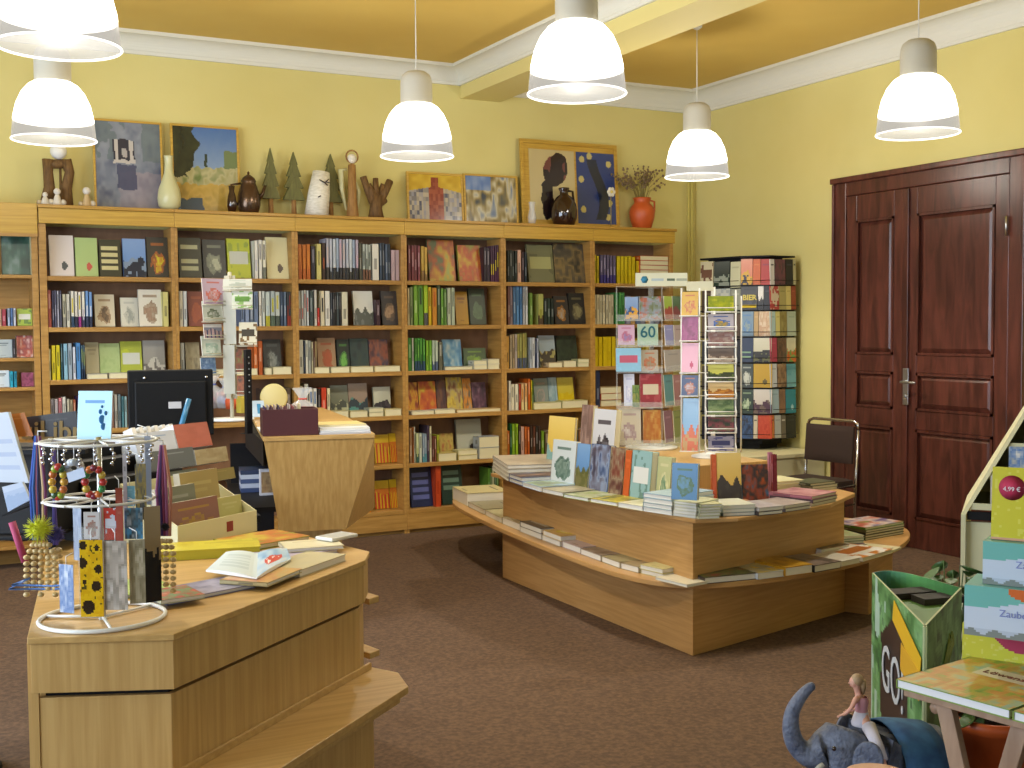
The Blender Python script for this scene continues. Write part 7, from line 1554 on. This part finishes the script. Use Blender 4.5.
# potted plant below and behind the table
p = PD(992, 700, 3.05)
po = thing('potted_plant', 'green leafy plant in a terracotta pot beneath the trestle table', 'plant', (p.x, p.y, 0))
zp = PD(992, 714, 3.05).z
MB().lathe([(0, 0), (.07, 0), (.085, zp*.5), (.10, zp-.03), (.108, zp-.03), (.108, zp), (.095, zp), (.09, zp-.02)], 26, X=Matrix.Translation((p.x, p.y, .0006))).build('pot', M['terra'], po)
MB().lathe([(0, zp-.02), (.09, zp-.02)], 20, X=Matrix.Translation((p.x, p.y, 0))).build('soil', M['soil'], po)
def leaves(base, n, spread, hmin, hmax, size, seed, parent, nm='leaf', drop=.3):
    rr = random.Random(seed); lv = MB(); stm = MB()
    for k in range(n):
        a = rr.uniform(0, 2*math.pi); r_ = spread*rr.uniform(.2, 1); h = rr.uniform(hmin, hmax); tip = Vector((base[0]+r_*math.cos(a), base[1]+r_*math.sin(a), base[2]+h))
        stm.tube([base, ((Vector(base)+tip)/2+Vector((0, 0, .03))), tip], .002, 5)
        L_ = size*rr.uniform(.7, 1.2); d = Vector((math.cos(a), math.sin(a), -drop+rr.uniform(-.4, .5))).normalized(); s_ = d.cross(Vector((0, 0, 1))).normalized(); u_ = s_.cross(d)
        vs = []; fs = []
        for j, (t, w_) in enumerate(((0, .05), (.25, .8), (.55, 1), (.8, .6), (1, .03))):
            c = tip+d*L_*t+u_*(-.12*L_*t*t); vs += [c-s_*L_*.3*w_, c+u_*-.015*w_, c+s_*L_*.3*w_]
            if j: b = (j-1)*3; fs += [(b, b+1, b+4, b+3), (b+1, b+2, b+5, b+4)]
        lv.add(vs, fs, smooth=True)
    stm.build('stem', M['leaf'], parent); l = lv.build(nm if n < 2 else 'foliage', M['leaf'], parent); m_ = l.modifiers.new('thick', 'SOLIDIFY'); m_.thickness = .001
leaves((p.x, p.y, zp-.02), 30, .11, .01, .08, .05, 4, po)
p2_ = PD(953, 640, 3.95)
po2 = thing('potted_plant', 'dark leafy plant whose leaves peek left of the teal boxes', 'plant', (p2_.x, p2_.y, 0))
MB().lathe([(0, 0), (.075, 0), (.10, .20), (.11, .22), (.10, .22), (.09, .19)], 24, X=Matrix.Translation((p2_.x, p2_.y, .0006))).build('pot', M['terra'], po2)
MB().lathe([(0, .20), (.095, .20)], 20, X=Matrix.Translation((p2_.x, p2_.y, 0))).build('soil', M['soil'], po2)
leaves((p2_.x, p2_.y, .20), 44, .10, .22, .50, .09, 9, po2)
# ================================================================== ELEPHANT FIGURE WITH RIDER
def skin(name, verts, edges, radii, mat, parent=None, sub=2, root=0, tagv=None, origin=None):
    me = bpy.data.meshes.new('sk'); me.from_pydata([tuple(v) for v in verts], edges, []); o = bpy.data.objects.new('sk', me); COL.objects.link(o)
    md = o.modifiers.new('s', 'SKIN'); md.use_smooth_shade = True; md.branch_smoothing = .6
    sd_ = me.skin_vertices[0].data
    for i, r_ in enumerate(radii): sd_[i].radius = (r_, r_) if not isinstance(r_, tuple) else r_
    sd_[root].use_root = True
    ss = o.modifiers.new('u', 'SUBSURF'); ss.levels = sub
    dg = bpy.context.evaluated_depsgraph_get(); dg.update(); ev = bpy.data.meshes.new_from_object(o.evaluated_get(dg))
    vs = [tuple(v.co) for v in ev.vertices]; fs = [tuple(p.vertices) for p in ev.polygons]
    bpy.data.objects.remove(o); bpy.data.meshes.remove(me); bpy.data.meshes.remove(ev)
    mb = MB(); mb.add(vs, fs, smooth=True); return mb.build(name, M[mat], parent)
FH = Vector((FWD.x, FWD.y, 0)).normalized(); se_ = 2.9/FPX
def EL(u, v, d=0): return PD(u, v, 2.9)+FH*d
base = EL(885, 768); er = thing('elephant_figure', 'grey elephant figure with raised trunk, standing left of the GO! display', 'elephant', (base.x, base.y, 0))
V = []; ED = []; RD = []
def ch_(pts, start=None):
    prev = start
    for (u, v, d, r_) in pts:
        V.append(EL(u, v, d)); RD.append(r_*se_); i = len(V)-1
        if prev is not None: ED.append((prev, i))
        prev = i
    return prev
i_body = ch_([(898, 779, .04, 50)])
i_sh = ch_([(874, 776, .02, 50)], i_body)
i_hd = ch_([(854, 752, .0, 47), (842, 738, -.005, 46)], i_sh)
ch_([(846, 727, .0, 26)], i_hd)
ch_([(822, 749, -.012, 25), (809, 754, -.012, 16), (799, 749, -.012, 12), (792, 739, -.012, 10.5), (789, 726, -.012, 9.3), (790, 712, -.012, 8.2), (795, 701, -.012, 7.2), (802, 692, -.012, 6.2), (809, 685, -.012, 5.2), (814, 683.5, -.012, 4.2)], i_hd)
i_rp = ch_([(925, 780, .06, 38)], i_body)
ch_([(940, 772, .07, 8), (950, 790, .08, 4), (951, 815, .085, 2.5)], i_rp)
ch_([(822, 765, -.01, 9), (814, 768, -.01, 6)], i_hd)
for (u, d, src) in ((868, -.055, i_sh), (874, .085, i_sh), (925, -.01, i_rp), (930, .13, i_rp)):
    p = EL(u, 815, d); V.append(p); RD.append(17*se_); a = len(V)-1; ED.append((src, a))
    V.append(Vector((p.x-.004, p.y, .13))); RD.append(14*se_); ED.append((a, len(V)-1)); V.append(Vector((p.x, p.y, .035))); RD.append(14*se_); ED.append((len(V)-2, len(V)-1))
    V.append(Vector((p.x, p.y, .012))); RD.append(15*se_); ED.append((len(V)-2, len(V)-1))
eb = skin('elephant_body', V, ED, RD, 'eleph', er, 2, 0)
for sgn, dd in ((1, -.085), (-1, .07)):
    mb = MB(); n = 12; vs = []; fs = []; c0 = EL(852, 737, dd*.75)
    prof_ = [(0, 0), (6, -14), (18, -17), (27, -6), (27, 12), (18, 27), (8, 34), (1, 20)]
    for k, (a, b) in enumerate(prof_):
        vs.append(EL(842+a, 741+b, dd*1.05+(-.03 if sgn > 0 else .03)*min(1, a/20)))
    cc = EL(855, 746, dd*1.05+(-.018 if sgn > 0 else .018)); vs.append(cc)
    for k in range(len(prof_)): fs.append((k, (k+1) % len(prof_), len(prof_)))
    o = MB().add(vs, fs, smooth=True).build('ear', M['eleph'], er); m_ = o.modifiers.new('sub', 'SUBSURF'); m_.levels = 2; m_.render_levels = 2; m2 = o.modifiers.new('thick', 'SOLIDIFY'); m2.thickness = .006
for dd in (-.070, .030):
    MB().ball(EL(826, 738, dd*1.05), .006, n=10).build('eye', M['glaze'], er)
for k in range(2):
    t = MB().tube([EL(818, 757, -.045+.075*k), EL(809, 764, -.05+.085*k), EL(803, 764, -.05+.085*k)], [.007, .005, .0015], 8).build('tusk', M['birch'], er)
# blue saddle cloth
mb = MB(); n = 18; vs = []; fs = []
cA, cB = EL(880, 776, .025), EL(930, 780, .06)
ax = (cB-cA).normalized(); sd_ = ax.cross(Vector((0, 0, 1))).normalized(); upn = sd_.cross(ax)
for j, t in enumerate((0, .25, .5, .75, 1)):
    c = cA.lerp(cB, t); R_e = (54-4*abs(t-.3)*1.2)*se_
    for k in range(n+1): a = math.radians(-12+204*k/n); vs.append(c+(sd_*math.cos(a)+upn*math.sin(a))*R_e)
for j in range(4):
    for k in range(n): q = j*(n+1)+k; fs.append((q, q+1, q+n+2, q+n+1))
o = MB().add(vs, fs, smooth=True).build('saddle_cloth', M['bluecloth'], er); m_ = o.modifiers.new('thick', 'SOLIDIFY'); m_.thickness = .004; m_.offset = 1
# rider
hp = EL(863, 724, .0); pr = thing('person', 'small figure of a person in pink top and pale skirt riding the elephant, leaning forward', 'person', tuple(hp))
V = []; ED = []; RD = []
i0 = ch_([(863, 722, .0, 7.2)])
i1 = ch_([(861, 711, -.0, 5.2), (859.5, 701, .0, 6.2)], i0)
i2 = ch_([(858, 692.5, .0, 2.6)], i1)
ch_([(856.5, 687, .0, 4.0), (855.5, 681.5, .0, 5.6), (856, 677.5, .0, 4.6)], i2)
ends = []
for sgn, pts in ((1, [(854, 696.5, -.016, 2.9), (848.5, 705, -.024, 2.2), (843, 711, -.022, 1.7), (840, 712.5, -.02, 1.6)]), (-1, [(865, 698, .018, 2.9), (866, 708, .026, 2.2), (857, 713.5, .026, 1.7), (851, 714, .024, 1.6)])):
    j = ch_(pts, i1); ends.append((j, pts[-1]))
for j, (u, v, d, _) in ends:
    for f in range(4): ch_([(u-2.2, v+.3+.25*f, d+(f-1.5)*.0022, .55), (u-4.2+.25*abs(f-1.5), v+1.1, d+(f-1.5)*.0026, .48), (u-5.3+.3*abs(f-1.5), v+2.0, d+(f-1.5)*.0026, .42)], j)
    ch_([(u-1, v-.4, d+.004, .6), (u-2.6, v+.3, d+.0065, .5)], j)
for dd in (-1, 1):
    ch_([(866, 727, dd*.040, 4.6), (868, 741, dd*.100, 3.6), (871, 753, dd*.118, 2.8), (874, 765, dd*.120, 2.1), (871, 768.5, dd*.121, 2.0), (867, 769.5, dd*.122, 1.5)], i0)
skin('body', V, ED, RD, 'skin', pr, 2, 0)
mb = MB(); mb.ball(EL(857.2, 680, .0), (6.5*se_, 6.3*se_, 6.6*se_), n=14)
mb.tube([EL(861, 681, 0), EL(863, 688, .002), EL(862.5, 695, .003)], [5*se_, 3.5*se_, 1.6*se_], 8); hr = mb.build('hair', M['hair'], pr)
# face in front of the hair
mb = MB(); mb.ball(EL(854.2, 682, .0), (4.9*se_, 4.9*se_, 5.9*se_), n=14); mb.tube([EL(850.2, 681, -.0), EL(848.8, 683.2, -.0), EL(850.4, 683.8, 0)], [.0012, .0022, .001], 6)
fc = mb.build('face', M['skin'], pr)
for d in (-.0055, .0055): MB().ball(EL(850.6, 680.6, d), .0014, n=6).build('eye', M['glaze'], fc)
MB().ball(EL(850.6, 685.8, 0), (.0018, .0035, .0011), n=8).build('mouth', flat('lip', '#a84c50', .5), fc)
Xt = frame(EL(861.3, 716, 0), RGT_h := Vector((RGT.x, RGT.y, 0)).normalized(), FH, (0, 0, 1))
MB().lathe([(5.9*se_, -.012), (6.0*se_, 0), (5.9*se_, .012), (6.6*se_, .026), (7.1*se_, .036), (6.6*se_, .044), (5.4*se_, .048)], 18, X=Xt).build('pink_top', M['pink'], pr)
mb = MB(); mb.lathe([(6.2*se_, .012), (8.4*se_, -.004), (10*se_, -.016), (9.6*se_, -.022)], 18, X=Xt)
for dd in (-1, 1): mb.tube([EL(865.5, 723, dd*.026), EL(868, 735, dd*.084), EL(869.5, 744, dd*.108)], [7.2*se_, 5.4*se_, 4.6*se_], 12)
mb.build('skirt', M['skirt'], pr)
# peach bowl rim at the bottom photo edge
p = PD(878, 775, 2.45); bw = tag(MB().lathe([(0, 0), (.04, 0), (.045, .01), (.03, .02), (.06, .05), (.068, .055), (.06, .058), (0, .045)], 24, X=Matrix.Translation((p.x, p.y, p.z-.055))).build('peach_bowl', flat('peach_glaze', '#d8a888', .4)), 'peach-coloured round bowl cut by the bottom photo edge below the elephant', 'bowl')
st2 = thing('small_pedestal', 'small light wooden pedestal carrying the peach bowl below the photo edge', 'pedestal', (p.x, p.y, 0))
MB().lathe([(0, p.z-.0556), (.09, p.z-.0556), (.09, p.z-.075), (.02, p.z-.08), (.02, .03), (.09, .02), (.09, 0), (0, 0)], 20, X=Matrix.Translation((p.x, p.y, 0))).build('stem', M['rawbeech'], st2)
for o in bpy.data.objects:
    if 'label' in o.keys() and len(o['label'].split()) > 16: print('LONG', o.name, len(o['label'].split()), o['label'])
